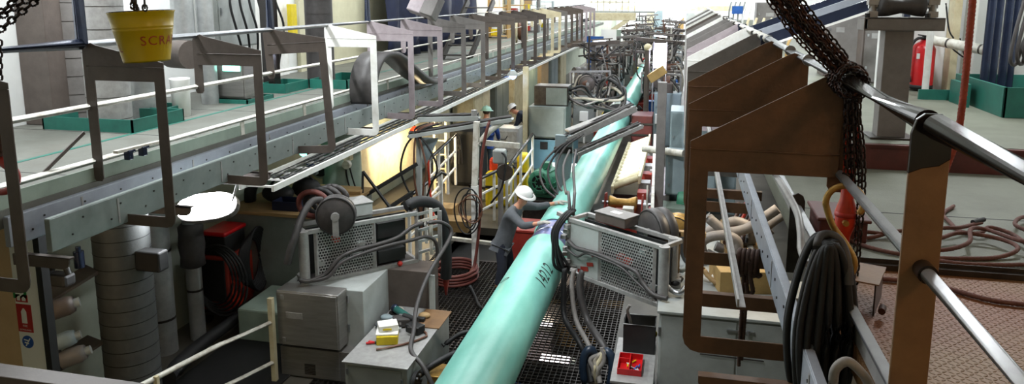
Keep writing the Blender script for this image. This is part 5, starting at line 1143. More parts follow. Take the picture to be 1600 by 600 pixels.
for k in range(12):
    x = a[0] - .1 + .2 * rnd.random(); y = a[1] - .13 + .24 * rnd.random(); an = rnd.random() * 3; d = Vector((math.cos(an), math.sin(an), 0)) * .03
    single('drill_bit', MB().cyl(Vector((x, y, a[2] + .022 + .003 * (k % 4))) - d, Vector((x, y, a[2] + .022 + .003 * (k % 4))) + d, .009, n=8), ('steel', 'yellow', 'blue_paint', 'cab_light')[k % 4], 'small %s bit lying in the red plastic tray' % ('steel', 'yellow', 'blue', 'grey')[k % 4], 'drill bit', 'bits in the red tray')
a = (-.36, 8.1, .49); t = thing('waste_bin', 'black wire bin with rubbish behind the red tray', 'bin', a); q = MB()
for x0, y0, x1, y1 in ((-.18, -.14, -.17, .14), (.17, -.14, .18, .14), (-.18, -.14, .18, -.13), (-.18, .13, .18, .14)): q.span((a[0] + x0, a[1] + y0, a[2]), (a[0] + x1, a[1] + y1, a[2] + .34))
q.span((a[0] - .18, a[1] - .14, a[2]), (a[0] + .18, a[1] + .14, a[2] + .01)); obj('shell', q, 'black', t); obj('rim', MB().tube([(a[0] - .18, a[1] - .14, a[2] + .34), (a[0] + .18, a[1] - .14, a[2] + .34), (a[0] + .18, a[1] + .14, a[2] + .34), (a[0] - .18, a[1] + .14, a[2] + .34)], .008, 6, closed=True), 'galv', t)
for k in range(6): single('rubbish', MB().ball((a[0] - .1 + .05 * k, a[1] - .05 + .09 * (k % 2), a[2] + .12 + .01 * k), .05, 8, 6), ('yellow', 'paper', 'wood', 'rubbish', 'black', 'yellow')[k], '%s scrap in the black wire bin' % ('bright yellow', 'white', 'brown', 'grey', 'black', 'second yellow')[k], 'scrap', 'scraps in the black bin')
hose('pale hose end sticking out of the black bin', [(-.45, 8.08, .7), (-.47, 8.02, .86), (-.5, 7.95, 1.0), (-.47, 7.92, 1.08)], .018, 'hose_pale')
# under the grating
single('pit_duct', MB().span((-4.1, 6.0, -1.4), (-.8, 6.5, -.9)), 'bluegrey', 'pale duct crossing the pit under the grating', 'duct')
for k, (u, v, w_, h_) in enumerate(((868, 572, .5, .3), (845, 520, .42, .22), (800, 560, .2, .3))):
    c = W(u, v, z=-.9); t = thing('pit_crate', '%s crate lying in the pit under the grating' % ('bright white', 'pale pink', 'blue')[k], 'crate', (c.x, c.y, -1.4)); obj('body', MB().span((c.x - w_ / 2, c.y - h_, -1.4), (c.x + w_ / 2, c.y + h_, -.92)), ('bright_white', 'mauve_frame', 'blue_paint')[k], t, .01)
    obj('lid', MB().span((c.x - w_ / 2 - .01, c.y - h_ - .01, -.92), (c.x + w_ / 2 + .01, c.y + h_ + .01, -.9)), ('bright_white', 'mauve_frame', 'blue_paint')[k], t)
for k, (u, v) in enumerate(((880, 495), (910, 490), (960, 470), (880, 470), (820, 520))):
    c = W(u, v, z=-.9); single('pit_plank', MB().span((c.x - .25, c.y - .12, -1.4), (c.x + .25, c.y + .12, -.95)), ('wood', 'brass', 'wood', 'carton', 'tan_paint')[k], 'brown timber block in the pit under the grating, %s from the rag bundle' % ORD[k], 'timber', 'timbers in the pit')
for k, (u, v) in enumerate(((866, 560), (850, 500))):
    c = W(u, v, z=-.75); t = thing('pit_glow', 'added white glowing block as lit gear under the grating, %s the camera' % ('nearest', 'further from')[k], 'lamp', (c.x, c.y, -1.4)); obj('glass', MB().box((c.x, c.y, -.78), (.42 - .1 * k, .3 - .08 * k, .04)), 'glow_pit', t); obj('housing', MB().box((c.x, c.y, -1.1), (.46 - .1 * k, .34 - .08 * k, .6)), 'galv', t, .01)  # glowing blocks added for the bright patches of lit machinery below
# ---------------------------------------------------------------- swing arms
def swing_arm(label, base, posts, arms, m='grey_frame', extra=None):
    t = thing('swing_arm', label, 'cable arm', base)
    for p, q_, r in posts: obj('post', MB().bar(p, q_, r * 1.6, r * 1.6), m, t, .006)
    for p, q_, w_, h_ in arms:
        p = Vector(p); q_ = Vector(q_); a, b, d = frame_of(q_ - p); n = int((q_ - p).length / .2)
        mb = MB(); mb.bar(p + a * w_ / 2, q_ + a * w_ / 2, .025, h_); mb.bar(p - a * w_ / 2, q_ - a * w_ / 2, .025, h_)
        for k in range(n + 1): c = p.lerp(q_, k / n); mb.bar(c + a * w_ / 2, c - a * w_ / 2, .05, .02)
        obj('arm', mb, m, t, .003)
        for k in range(2): obj('cable_run', MB().tube([p.lerp(q_, j / 8) + a * (w_ * (.2 - .4 * k)) + b * (h_ / 2 + .015 + .008 * ((j + k) % 2)) for j in range(9)], .02, 7), 'rubber_grey', t)
    return t
g1 = (W(655, 430, y=11.1), W(655, 205, y=11.1)); g2 = (W(743, 432, y=11.1), W(745, 190, y=11.1))
t = swing_arm('grey cable swing arm on two posts left of the pipe', (-4.15, 11.1, 0), [((g1[0].x, 11.1, 0), g1[1], .05)], [(W(640, 212, y=11.0), W(800, 186, y=11.3), .2, .06), (W(655, 186, y=11.15), W(748, 184, y=11.3), .16, .08)], 'cab_light')
obj('head', MB().cyl(W(741, 195, y=11.25), W(741, 172, y=11.25), .05, n=14), 'galv', t); obj('gusset', MB().prism([(0, 0), (.28, .0), (.06, -.45), (0, -.45)], g1[1] + Vector((.05, 0, -.1)), (1, 0, 0), (0, 0, 1), .02), 'bluegrey', t)
t = thing('hose_post', 'white post hung with coiled hoses left of the pipe', 'post', (g2[0].x, 11.1, 0))
obj('upper_pole', MB().bar((g2[0].x, 11.1, 1.5), g2[1], .09, .09), 'dirty_white', t, .006); obj('pole', MB().bar((g2[0].x, 11.1, 0), (g2[0].x, 11.1, 1.5), .1, .1), 'white_paint', t, .006)
obj('knee', MB().tube([W(748, 225, y=11.1), W(765, 205, y=11.15), W(785, 190, y=11.25)], .05, 8, sub=4), 'dirty_white', t)
hose('red hose running down the white hose post', [W(765, 188, y=11.05), W(758, 215, y=11.0), W(752, 260, y=11.0), W(749, 350, y=11.0), W(742, 410, y=10.95), W(735, 425, y=10.8)], .025, 'hose_red')
for k in range(5):
    c = W(733, 330, y=10.9) + Vector((.03 * k - .03, -.03 * k, .02 * k)); rx = .22 - .03 * ((k * 3) % 5); rz = .38 - .05 * ((k * 2) % 5)
    single('hose', MB().tube([c + Vector((rx * math.cos(2 * PI * j / 14), .02 * math.sin(j), rz * math.sin(2 * PI * j / 14))) for j in range(14)], .012, 8, closed=True, sub=3), 'rubber' if k not in (2, 4) else 'cable_brown', '%s hose loop hung on the white hose post, %s from the post' % ('black' if k not in (2, 4) else 'brown', ORD[4 - k]), 'hose', 'hose loops on the white post')
for k in range(4):
    c = Vector((-3.46, 10.85, .03 + .05 * k)); rx = .36 - .02 * (k % 2); q = MB().tube([c + Vector((rx * math.cos(2 * PI * j / 14), .42 * math.sin(2 * PI * j / 14), 0)) for j in range(14)], .026, 9, closed=True, sub=3)
    single('hose', q, 'hose_red', 'dull red hose ring in the coil on the grating, %s from the bottom' % ORD[k], 'hose', 'dull red hose coil on the grating')
hose('dark hose crossing the grating from the red coil to the boom frame', [(-3.1, 10.5, .03), (-2.9, 10.1, .03), (-2.75, 9.8, .03), (-2.5, 9.6, .03)], .022, 'rubber')
for k, (u, m) in enumerate(((640, 'rubber'), (652, 'cable_brown'), (662, 'cable_brown'), (670, 'rubber'))):
    hose('%s cable drooping from the left end of the grey swing arm, %s from the left' % ('black' if m == 'rubber' else 'brown', ORD[k]), [W(690 - 6 * k, 192, y=11.05), W(660 - 4 * k, 203, y=11.0), W(u - 4, 225, y=10.95), W(u - 14 + 9 * k, 262, y=10.9), W(u - 6 + 3 * k, 290, y=10.9), W(655 + 2 * k, 330, y=10.9), W(656 + 2 * k, 360, y=10.95)], .017, m, 'cables drooping from the swing arm', cat='cable', name='cable')
hose('orange-red hose standing up behind the left boom frame', [W(668, 235, y=11.6), W(672, 300, y=11.5), W(680, 352, y=11.3)], .02, 'orange_red', sub=4)
q = MB().bar(W(566, 318, y=10.2), W(567, 268, y=10.4), .035, .035).bar(W(567, 268, y=10.4), W(612, 328, y=10.2), .035, .035).bar(W(550, 318, y=10.3), W(652, 256, y=10.9), .05, .05).bar(W(600, 330, y=10.2), W(645, 300, y=10.6), .05, .05)
single('pipe_stand', q, 'black', 'black folded steel stand above the left boom frame', 'stand')
a1 = W(905, 300, y=13); t = swing_arm('grey cable swing arm reaching over the pipe from its left side', (-1.78, 13, .6), [], [(W(884, 218, y=12.9), W(990, 168, y=13.6), .22, .12), (W(900, 240, y=12.7), W(1000, 196, y=13.4), .2, .07)], 'galv')
obj('arm_cover', MB().bar(W(886, 205, y=13.0), W(978, 170, y=13.7), .2, .06), 'galv', t, .02)
obj('mast', MB().prism([(-.16, .95), (.16, .95), (.16, .6), (.07, -.2), (.05, -.5), (-.05, -.5), (-.1, -.2), (-.16, .4)], (-2.02, 12.9, 1.1), (1, 0, 0), (0, 0, 1), .1), 'bluegrey', t, .01); obj('cross_grip', MB().span((-2.2, 12.82, 1.72), (-1.86, 12.9, 1.84)), 'dark_steel', t, .02)
single('mast_foot', MB().span((-2.22, 12.75, 0), (-1.98, 13.0, .62)), 'dark_steel', 'dark foot block under the swing arm mast left of the pipe', 'foot block', bevel=.01)
for k in range(3):
    hose('%s hose arching from the swing arm over the green motor' % ('dark grey', 'black', 'brown-grey')[k], [W(900 + 6 * k, 215 - 3 * k, y=12.9), W(870 + 6 * k, 232, y=12.7), W(845 + 12 * k, 262, y=12.4), W(850 + 12 * k, 292, y=12.0), W(872 + 9 * k, 312, y=11.6), W(893 + 2 * k, 330, y=10.6)], .019, ('rubber_grey', 'rubber', 'hose_grey')[k], 'hoses arching over the green motor')
# ---------------------------------------------------------------- green motor, teal cabinet and red machinery
def motor(label, c, r, L, axis=(0, 1, 0), m='motor_green', base=True):
    c = Vector(c); axis = Vector(axis).normalized(); t = thing('electric_motor', label, 'motor', (c.x, c.y, c.z - r - .06))
    obj('body', MB().lathe([(r * .6, 0), (r * .97, .0), (r, .03), (r, L - .03), (r * .8, L), (0, L)], c, axis, 26), m, t)
    a, b, d = frame_of(axis); fn = MB()
    for k in range(14): an = 2 * PI * k / 14; dr = a * math.cos(an) + b * math.sin(an); fn.bar(c + dr * (r + .008) + axis * .12, c + dr * (r + .008) + axis * (L - .06), .01, .03, up=dr)
    obj('cooling_fins', fn, m, t)['kind'] = 'stuff'
    g = MB()
    for k in range(6): an = 2 * PI * k / 6; dr = a * math.cos(an) + b * math.sin(an); g.bar(c - axis * .004 + dr * .05, c - axis * .004 + dr * r * .92, .02, .01, up=axis)
    for q_ in (.35, .65): g.tube([c - axis * .004 + (a * math.cos(2 * PI * j / 20) + b * math.sin(2 * PI * j / 20)) * r * q_ for j in range(20)], .008, 5, closed=True)
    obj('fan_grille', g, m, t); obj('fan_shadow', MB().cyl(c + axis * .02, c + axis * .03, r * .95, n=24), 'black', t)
    if base: obj('foot', MB().box(c + axis * L / 2 - Vector((0, 0, r + .03)), (r * 1.5, L * .7, .06)), m, t, .005)
    obj('terminal_box', MB().box(c + axis * L * .5 + Vector((r * .2, 0, r + .06)), (.16, .18, .12)), m, t, .01)
    return t
c = W(842, 286, y=13.4); motor('green electric motor with a round fan grille beyond the working man', c, .24, .55, (.25, 1, 0))
single('motor_plinth', MB().span((c.x - .3, 13.3, 0), (c.x + .45, 14.3, c.z - .32)), 'dark_steel', 'dark steel plinth under the green electric motor', 'plinth', bevel=.01)
t = thing('winch_housing', 'pale mint machine housing behind the green motor', 'housing', (c.x + .3, 14.9, 0)); obj('body', MB().span((c.x - .1, 14.6, 0), (c.x + .8, 15.3, .9)), 'mint_panel', t, .03); obj('top', MB().span((c.x - .15, 14.55, .9), (c.x + .85, 15.35, .97)), 'white_paint', t, .02)
single('tool_chest', MB().span((-2.78, 11.55, 0), (-2.3, 12.2, .62)).span((-2.8, 11.53, .62), (-2.28, 12.22, .66)), 'red_machine', 'red steel tool chest behind the working man', 'tool chest', bevel=.006)
q = W(826, 245, z=0)
a = W(826, 215, y=18.6); b = W(884, 168, y=18.6)
t = thing('control_cabinet', 'grey-green control cabinet on a teal base left of the far pipe', 'cabinet', ((a.x + b.x) / 2, 18.9, 0)); obj('base', MB().span((a.x - .05, 18.65, 0), (b.x + .2, 19.6, a.z - .05)), 'teal_paint', t, .02); bb_ = obj('upper_box', MB().span((a.x, 18.6, a.z), (b.x, 19.5, b.z)), 'greengrey', t, .012); obj('door', MB().span((a.x + .04, 18.57, a.z + .04), (b.x - .04, 18.6, b.z - .04)), 'greengrey', bb_, .005); obj('port', MB().span((a.x + .3, 18.64, .55), (a.x + .5, 18.66, .75)), 'black', t)
t = thing('control_cabinet', 'small dark cabinet stacked on the grey-green control cabinet', 'cabinet', (a.x + .4, 19, b.z)); obj('body', MB().span((a.x + .1, 18.8, b.z), (a.x + 1.0, 19.4, b.z + .52)), 'dark_steel', t, .015); obj('door', MB().span((a.x + .42, 18.78, b.z + .03), (a.x + .97, 18.8, b.z + .47)), 'greengrey', t, .006)
hr = random.Random(5)
for k in range(7):
    u = hr.uniform
    hose('%s hose arching right from the stacked cabinets, %s from the top' % (('dark grey', 'black', 'pale', 'dark grey', 'grey', 'black', 'tan')[k], ORD[k]), [(a.x + .95, 19.0, b.z + .45 - .06 * k), (a.x + u(1.2, 1.5), 18.9 + u(0, .4), b.z + .5 - u(0, .5)), (a.x + u(1.6, 1.9), 19.2, b.z + .3 - u(0, .5)), (a.x + u(2.0, 2.4), 19.3, b.z + u(-.1, .4)), (a.x + u(2.0, 2.5), 19.4, b.z + u(.3, .7)), (a.x + u(1.7, 2.1), 19.3 + .1 * k, b.z + u(.3, .75)), (a.x + u(1.6, 2.0), 19.3, b.z + u(-.2, .3))], u(.022, .038), ('rubber_grey', 'rubber', 'hose_pale', 'rubber_grey', 'hose_grey', 'rubber', 'rubbish')[k], 'hoses arching from the stacked cabinets')
reel('grey rubber tyre reel behind the stacked cabinets', W(897, 120, y=24), (.9, .5, 0), .32, .4, hub=False)
# right of the pipe: red roller carriage, roller bed, rails
t = thing('roller_carriage', 'red roller carriage on the right of the pipe', 'carriage', (-.95, 13.4, 0))
obj('base', MB().span((-1.38, 12.8, 0), (-.45, 14.4, .45)), 'red_machine', t, .01); obj('front_plate', MB().span((-1.4, 12.76, .05), (-.4, 12.8, .6)), 'red_machine', t, .006)
for x in (-1.3, -.62): obj('cheek', MB().prism([(-.3, 0), (.3, 0), (.18, .4), (-.1, .45)], (x, 13.4, .45), (0, 1, 0), (0, 0, 1), .03), 'red_machine', t, .004)
obj('roller', MB().lathe([(0, 0), (.12, 0), (.14, .03), (.09, .15), (.09, .35), (.14, .5), (.12, .53), (0, .53)], (-1.24, 13.35, .72), (1, 0, 0), 20), 'brass', t); obj('shaft', MB().cyl((-1.36, 13.35, .72), (-.45, 13.35, .72), .03), 'steel', t)
obj('lever', MB().prism([(-.05, 0), (.05, 0), (.08, .7), (-.02, .9), (-.08, .7)], (-.52, 12.95, .3), (0, 1, 0), (0, 0, 1), .03), 'dirty_white', t, .004)
obj('white_block', MB().span((-.95, 12.9, .6), (-.75, 13.1, .75)), 'dirty_white', t, .01)
t = thing('roller_bed', 'pale chain roller bed on the right of the pipe', 'roller bed', (-1.15, 16.8, 0))
for k in range(14): obj('roller', MB().cyl((-1.3, 14.9 + .33 * k, .62), (-.78, 14.9 + .33 * k, .84), .07, n=12), 'cream_paint', t)
for x, z in ((-1.3, .6), (-.76, .84)): obj('side_beam', MB().bar((x, 14.7, z), (x, 19.5, z), .05, .16), 'cream_paint', t)
obj('frame_base', MB().span((-1.3, 14.8, 0), (-.8, 19.4, .5)), 'dark_steel', t, .01)
t = thing('guide_rail', 'long white guide rail with red pads right of the roller bed', 'guide rail', (-.55, 15, 0)); obj('rail', MB().bar((-.42, 12.9, .72), (-.62, 19.2, .9), .06, .16), 'dirty_white', t, .005)
for k in range(7): obj('pad', MB().box((-.66, 13.6 + k * .8, .55), (.22, .3, .3)), 'red_machine' if k % 2 else 'galv', t, .01); 
for y in (13.2, 16, 18.8): obj('leg', MB().span((-.6, y, 0), (-.5, y + .1, .75)), 'galv', t)
x = W(1033, 200, y=14.2).x; t = thing('post', 'tall grey square post right of the roller carriage', 'post', (x, 14.2, 0)); obj('pole', MB().span((x - .085, 14.1, 0), (x + .085, 14.27, W(1035, 128, y=14.2).z)), 'grey_frame', t, .008); obj('foot', MB().span((x - .18, 14.0, 0), (x + .18, 14.37, .03)), 'dark_steel', t)
a = W(1005, 232, y=15); b = W(1068, 240, y=14.6); single('rail_pipe', MB().cyl(a, b, .07), 'dirty_white', 'white horizontal tube crossing behind the tall grey post', 'tube')
a = W(1045, 262, y=15.5); b = W(1085, 175, y=15.5); cabinet('pale blue-grey cabinet behind the first guard frames on the right', (a.x, 15.5, 0), (b.x + .9, 16.4, b.z), 'bluegrey', '-y', handle=True)
cabinet('grey-blue low cabinet beside the tall grey post', (W(1040, 262, y=14.8).x, 14.8, .55), (W(1095, 262, y=14.8).x + .3, 15.3, W(1050, 238, y=14.8).z), 'bluegrey', '-y', plate=False)
motor('green motor under the grey-blue low cabinet at the right', (W(1062, 292, y=14.6).x, 14.9, .42), .24, .5, (.9, -.2, 0))
single('plate_stack', MB().span((-.55, 14.9, 0), (-.15, 17.5, .5)), 'mauve_frame', 'dark grey slatted deck box between the guide rail and the grey post', 'deck box', bevel=.01)
for k, (u, v, m, sx) in enumerate(((1040, 345, 'red_machine', .5), (1052, 325, 'mint_panel', .6), (1015, 335, 'mauve_frame', .3), (1058, 345, 'wood', .5))):
    c = W(u, v, z=.4); t = thing('steel_crate', '%s crate beyond the right boom frame' % ('red', 'mint green', 'pink-grey', 'brown')[k], 'crate', (c.x, c.y + .2, 0)); obj('body', MB().span((c.x - sx / 2, c.y, 0), (c.x + sx / 2, c.y + .5, .4)), m, t, .01); obj('rim', MB().span((c.x - sx / 2 - .01, c.y - .01, .36), (c.x + sx / 2 + .01, c.y + .51, .4)), m, t)
c = W(1055, 365, y=9.6); reel('olive yellow cable drum behind the right hose reel', (c.x, 9.6, c.z), (.3, 1, 0), .24, .2, m='brass'); 
reel('black cable drum beside the olive one', (.12, 9.3, 1.35), (.9, .3, 0), .22, .12, hub=False, m='rubber')
single('timber_frame', MB().span((-.02, 8.6, 1.19), (.06, 8.68, 1.75)).span((-.02, 8.6, 1.7), (.35, 8.68, 1.76)), 'wood', 'small timber frame standing on the grey cabinet beside the right boom frame', 'timber frame', bevel=.004)
for k, (u, v, m) in enumerate(((1045, 440, 'rubber'), (1050, 455, 'steel'), (1040, 425, 'rubber_grey'), (1055, 420, 'bluegrey'), (1098, 435, 'dirty_white'), (1115, 440, 'wood'))):
    p = W(u, v, z=1.25); hose('%s hose end lying on the grey floor cabinet by the boom frame post' % ('black', 'shiny', 'dark grey', 'pale blue', 'white', 'brown')[k], [p + Vector((-.12, .12, .1)), p + Vector((-.03, .02, .02)), p + Vector((.08, -.04, .0)), p + Vector((.14, .06, .03))], .03, m)
# ---------------------------------------------------------------- railings with black hand rails, left of the pipe
def stair_rail(label, x0, y0, x1, y1, z0, z1, n=3, h=1.0):
    t = thing('hand_rail', label, 'hand rail', (x0, y0, z0)); A = Vector((x0, y0, z0)); B = Vector((x1, y1, z1)); up = Vector((0, 0, 1))
    for k in range(n): p = A.lerp(B, k / (n - 1)); obj('post', MB().bar(p, p + up * h, .05, .05), 'white_paint', t, .004)
    for f_ in (.35, .68): obj('rail', MB().bar(A + up * h * f_, B + up * h * f_, .035, .035), 'white_paint', t)
    obj('hand_grip', MB().tube([A - (B - A).normalized() * .2 + up * (h - .06), A + up * h, B + up * h, B + (B - A).normalized() * .15 + up * (h - .1)], .035, 10), 'rail_black', t)
    return t
a = W(668, 352, z=.4); b = W(697, 320, z=.4)
stair_rail('white railing with a black hand rail beside the warm lit casing', W(672, 330, y=13.2).x, 13.2, W(752, 300, y=15.5).x - .6, 15.5, .25, .3, 4, 1.15)
stair_rail('lower white railing with a black hand rail behind the left boom frame', W(640, 360, y=11.6).x, 11.6, W(690, 330, y=12.6).x, 12.6, .0, .2, 3, 1.1)
stair_rail('white railing with a black hand rail beyond the working man', W(792, 300, y=13.6).x, 13.6, W(832, 262, y=16.0).x, 16.0, .1, .35, 3, 1.1)
stair_rail('white railing with a black hand rail in front of the man in blue', W(748, 330, y=13.5).x, 13.3, W(795, 290, y=14.4).x, 14.6, .0, .05, 3, 1.0)
for k, (u, v, sx, h_, m) in enumerate(((682, 320, .8, .06, 'wood'), (700, 340, .9, .06, 'wood'), (690, 345, 1.0, .05, 'brass'))): c = W(u, v, z=.1 + .12 * (2 - k)); single('stair_tread', MB().span((c.x - sx / 2, c.y - .2, 0), (c.x + sx / 2, c.y + .2, .1 + .12 * (2 - k))), m, 'brown stair tread behind the left boom frame, %s step from the top' % ORD[k], 'step', 'stair treads left of the pipe')
t = thing('ladder', 'white ladder standing beside the black machine hatch', 'ladder', (W(686, 300, y=15.8).x, 15.8, 0)); x0 = W(679, 240, y=15.8).x; x1 = W(697, 240, y=15.8).x
for x in (x0, x1): obj('stile', MB().span((x - .03, 15.78, 0), (x + .03, 15.84, 1.75)), 'cream_paint', t, .004)
for k in range(5): obj('rung', MB().cyl((x0, 15.81, .25 + .33 * k), (x1, 15.81, .25 + .33 * k), .02), 'cream_paint', t)
t = thing('machine_hatch', 'black machine hatch with a round boss left of the hose post', 'hatch', (-4.75, 16.8, 0)); a = W(702, 300, y=16.5); b = W(744, 205, y=16.5); obj('body', MB().span((a.x, 16.5, 0), (b.x + .1, 17.2, b.z)), 'black', t, .1); obj('boss', MB().lathe([(.03, 0), (.075, .0), (.075, .05)], (W(715, 231, y=16.45).x, 16.44, W(715, 231, y=16.45).z), (0, 1, 0), 16), 'cream_paint', t)
for k in range(4): q = W(708 + 3 * k, 210, y=16.4); hose('grey cable hanging down the black machine hatch, %s from the left' % ORD[k], [q, q + Vector((.05, 0, -.3)), q + Vector((-.05 + .04 * k, 0, -.7))], .018, 'hose_grey', 'cables on the machine hatch', cat='cable', name='cable')
single('shade_sheet', MB().span((-4.1, 11.75, -.3), (-2.55, 13.4, -.28)), 'black', 'black sheet standing in for the dark of the floor opening behind the boom frame', 'pan')  # black sheet puts the darkness of the floor opening into colour
single('drip_bar', MB().bar((-4.1, 12.6, .05), (-2.55, 12.4, .05), .08, .06), 'dirty_white', 'white bar across the dark floor opening', 'bar')
for k, (u, v, m, s) in enumerate(((772, 268, 'yellow', .34), (790, 258, 'yellow', .26), (770, 250, 'orange_red', .26), (760, 285, 'bluegrey', .4), (808, 248, 'yellow', .24))):
    c = W(u, v, y=15.0); t = thing('equipment_bag', '%s equipment bag behind the white railing beyond the working man' % ('large yellow', 'bright yellow', 'orange-red', 'pale blue', 'small yellow')[k], 'bag', (c.x, 15, 0)); obj('body', MB().box((c.x, 15.0 + .15 * k, c.z / 2), (s, .3, c.z)), m, t, .06); obj('strap', MB().box((c.x, 14.84 + .15 * k, c.z * .6), (s * .9, .01, .06)), 'black', t)
q = MB(); q.bar(W(755, 223, y=13.2), W(812, 228, y=13.2), .06, .1); single('cross_bar', q, 'dirty_white', 'pale cross bar in front of the man in blue', 'bar')
t = thing('grinding_head', 'grey grinding head on a pole beyond the working man', 'grinding head', (W(782, 300, y=12.5).x, 12.5, 0)); x = W(782, 300, y=12.5).x; obj('pole', MB().cyl((x, 12.5, 0), (x, 12.5, 1.75), .05), 'galv', t); obj('head', MB().box((x, 12.45, 1.7), (.22, .2, .25)), 'cab_light', t, .03); obj('guard', MB().lathe([(.0, 0), (.13, .02), (.15, .06), (.13, .06), (.0, .05)], (x + .12, 12.3, 1.45), (.4, -1, .3), 20), 'dark_steel', t); obj('cable', MB().tube([(x, 12.4, 1.8), (x + .15, 12.3, 1.7), (x + .1, 12.2, 1.2), (x - .1, 12.2, .9)], .02, 7, sub=4), 'rubber', t)
# ================================================================ PEOPLE
def V(*a): return Vector(a)
def hand_joints(tag_, wrist, fwd, up, side, r=1.0):
    """palm, five fingers and a thumb; returns joints, edges, root"""
    J = {}; E_ = []; w = Vector(wrist); fwd = Vector(fwd).normalized(); up = Vector(up).normalized(); lat = fwd.cross(up).normalized()
    J[tag_ + 'w'] = (w, .03); J[tag_ + 'p'] = (w + fwd * .05, (.043, .022)); E_.append((tag_ + 'w', tag_ + 'p'))
    for k, (o, L) in enumerate(((.033, .068), (.011, .078), (-.011, .072), (-.031, .056))):
        b = w + fwd * .095 + lat * o; J['%sf%da' % (tag_, k)] = (b, .0125); J['%sf%db' % (tag_, k)] = (b + fwd * L * .5 - up * .008, .011); J['%sf%dc' % (tag_, k)] = (b + fwd * L * .95 - up * .03, .0095)
        E_ += [(tag_ + 'p', '%sf%da' % (tag_, k)), ('%sf%da' % (tag_, k), '%sf%db' % (tag_, k)), ('%sf%db' % (tag_, k), '%sf%dc' % (tag_, k))]
    s = side; b = w + fwd * .035 + lat * .04 * s; J[tag_ + 'ta'] = (b, .014); J[tag_ + 'tb'] = (b + fwd * .03 + lat * .025 * s - up * .012, .0125); J[tag_ + 'tc'] = (b + fwd * .058 + lat * .03 * s - up * .03, .0105)
    E_ += [(tag_ + 'p', tag_ + 'ta'), (tag_ + 'ta', tag_ + 'tb'), (tag_ + 'tb', tag_ + 'tc')]
    return J, E_
def person(label, S, shirt, trouser, hat, glove='glove', boots='boot', face=(1, 0, -.35), group=None, sleeve=.62, loc=None):
    """S: skeleton points: pelvis spine chest neck head; shoulder/elbow/hand and hip/knee/ankle/toe, n(ear) and f(ar)"""
    t = thing('person', label, 'person', loc or (S['pelvis'][0], S['pelvis'][1], 0), group)
    S = {k: Vector(v) for k, v in S.items()}; face = Vector(face).normalized(); upv = (S['head'] - S['neck']).normalized()
    lat = face.cross(upv).normalized(); up2 = lat.cross(face).normalized(); h = S['head']
    J = {'pelvis': (S['pelvis'], (.15, .12)), 'spine': (S['spine'], (.14, .11)), 'chest': (S['chest'], (.155, .12)), 'neck': (S['neck'], .06), 'jaw': (h - up2 * .055 + face * .02, (.062, .066)), 'head': (h + up2 * .01, (.078, .092)), 'crown': (h + up2 * .085, (.07, .08)),
         'nose': (h + face * .112 - up2 * .015, .013), 'chin': (h + face * .075 - up2 * .095, .026)}
    E_ = [('pelvis', 'spine'), ('spine', 'chest'), ('chest', 'neck'), ('neck', 'jaw'), ('jaw', 'head'), ('head', 'crown'), ('head', 'nose'), ('jaw', 'chin')]
    for s in 'nf':
        sg = 1 if s == 'n' else -1
        J.update({s + 'sh': (S[s + 'sh'], .062), s + 'el': (S[s + 'el'], .045), s + 'wr': (S[s + 'el'].lerp(S[s + 'ha'], .96), .03), s + 'hip': (S[s + 'hip'], .088), s + 'kn': (S[s + 'kn'], .06), s + 'an': (S[s + 'an'], .042), s + 'to': (S[s + 'to'], (.045, .03)),
                  s + 'ear': (h + lat * .088 * (1 if (S[s + 'sh'] - S['neck']).dot(lat) > 0 else -1) - up2 * .01, (.012, .022))})
        E_ += [('chest', s + 'sh'), (s + 'sh', s + 'el'), (s + 'el', s + 'wr'), ('pelvis', s + 'hip'), (s + 'hip', s + 'kn'), (s + 'kn', s + 'an'), (s + 'an', s + 'to'), ('head', s + 'ear')]
        wr = J[s + 'wr'][0]; hj, he = hand_joints(s + 'h', wr, S[s + 'ha'] - S[s + 'el'] + Vector((0, 0, -.0)), (0, 0, 1), -sg)
        hj.pop(s + 'hw'); J.update(hj); E_ += [((s + 'wr') if a == s + 'hw' else a, b) for a, b in he]
    obj('body', skin_mesh('body', J, E_, 'pelvis', 1), 'skin', t)
    # clothes follow the same bones, a little fuller
    C = {'hem': (S['pelvis'] - (S['spine'] - S['pelvis']) * .35, (.185, .155)), 'pelvis': (S['pelvis'], (.182, .15)), 'spine': (S['spine'], (.172, .14)), 'chest': (S['chest'], (.185, .148)), 'collar': (S['chest'].lerp(S['neck'], .75), (.085, .08))}
    CE = [('hem', 'pelvis'), ('pelvis', 'spine'), ('spine', 'chest'), ('chest', 'collar')]
    for s in 'nf':
        C[s + 'sh'] = (S[s + 'sh'], .083); C[s + 'el'] = (S[s + 'el'], .062); C[s + 'cu'] = (S[s + 'el'].lerp(S[s + 'ha'], sleeve), .052)
        CE += [('chest', s + 'sh'), (s + 'sh', s + 'el'), (s + 'el', s + 'cu')]
    obj('shirt', skin_mesh('shirt', C, CE, 'pelvis', 2), shirt, t)
    T = {'waist': (S['pelvis'] + Vector((0, 0, .05)), (.165, .135)), 'seat': (S['pelvis'] - Vector((0, 0, .03)), (.17, .14))}; TE = [('waist', 'seat')]
    for s in 'nf':
        T[s + 'hip'] = (S[s + 'hip'] - Vector((0, 0, .02)), .105); T[s + 'kn'] = (S[s + 'kn'], .08); T[s + 'an'] = (S[s + 'an'] + Vector((0, 0, .03)), .068); TE += [('seat', s + 'hip'), (s + 'hip', s + 'kn'), (s + 'kn', s + 'an')]
    obj('trousers', skin_mesh('trousers', T, TE, 'waist', 2), trouser, t)
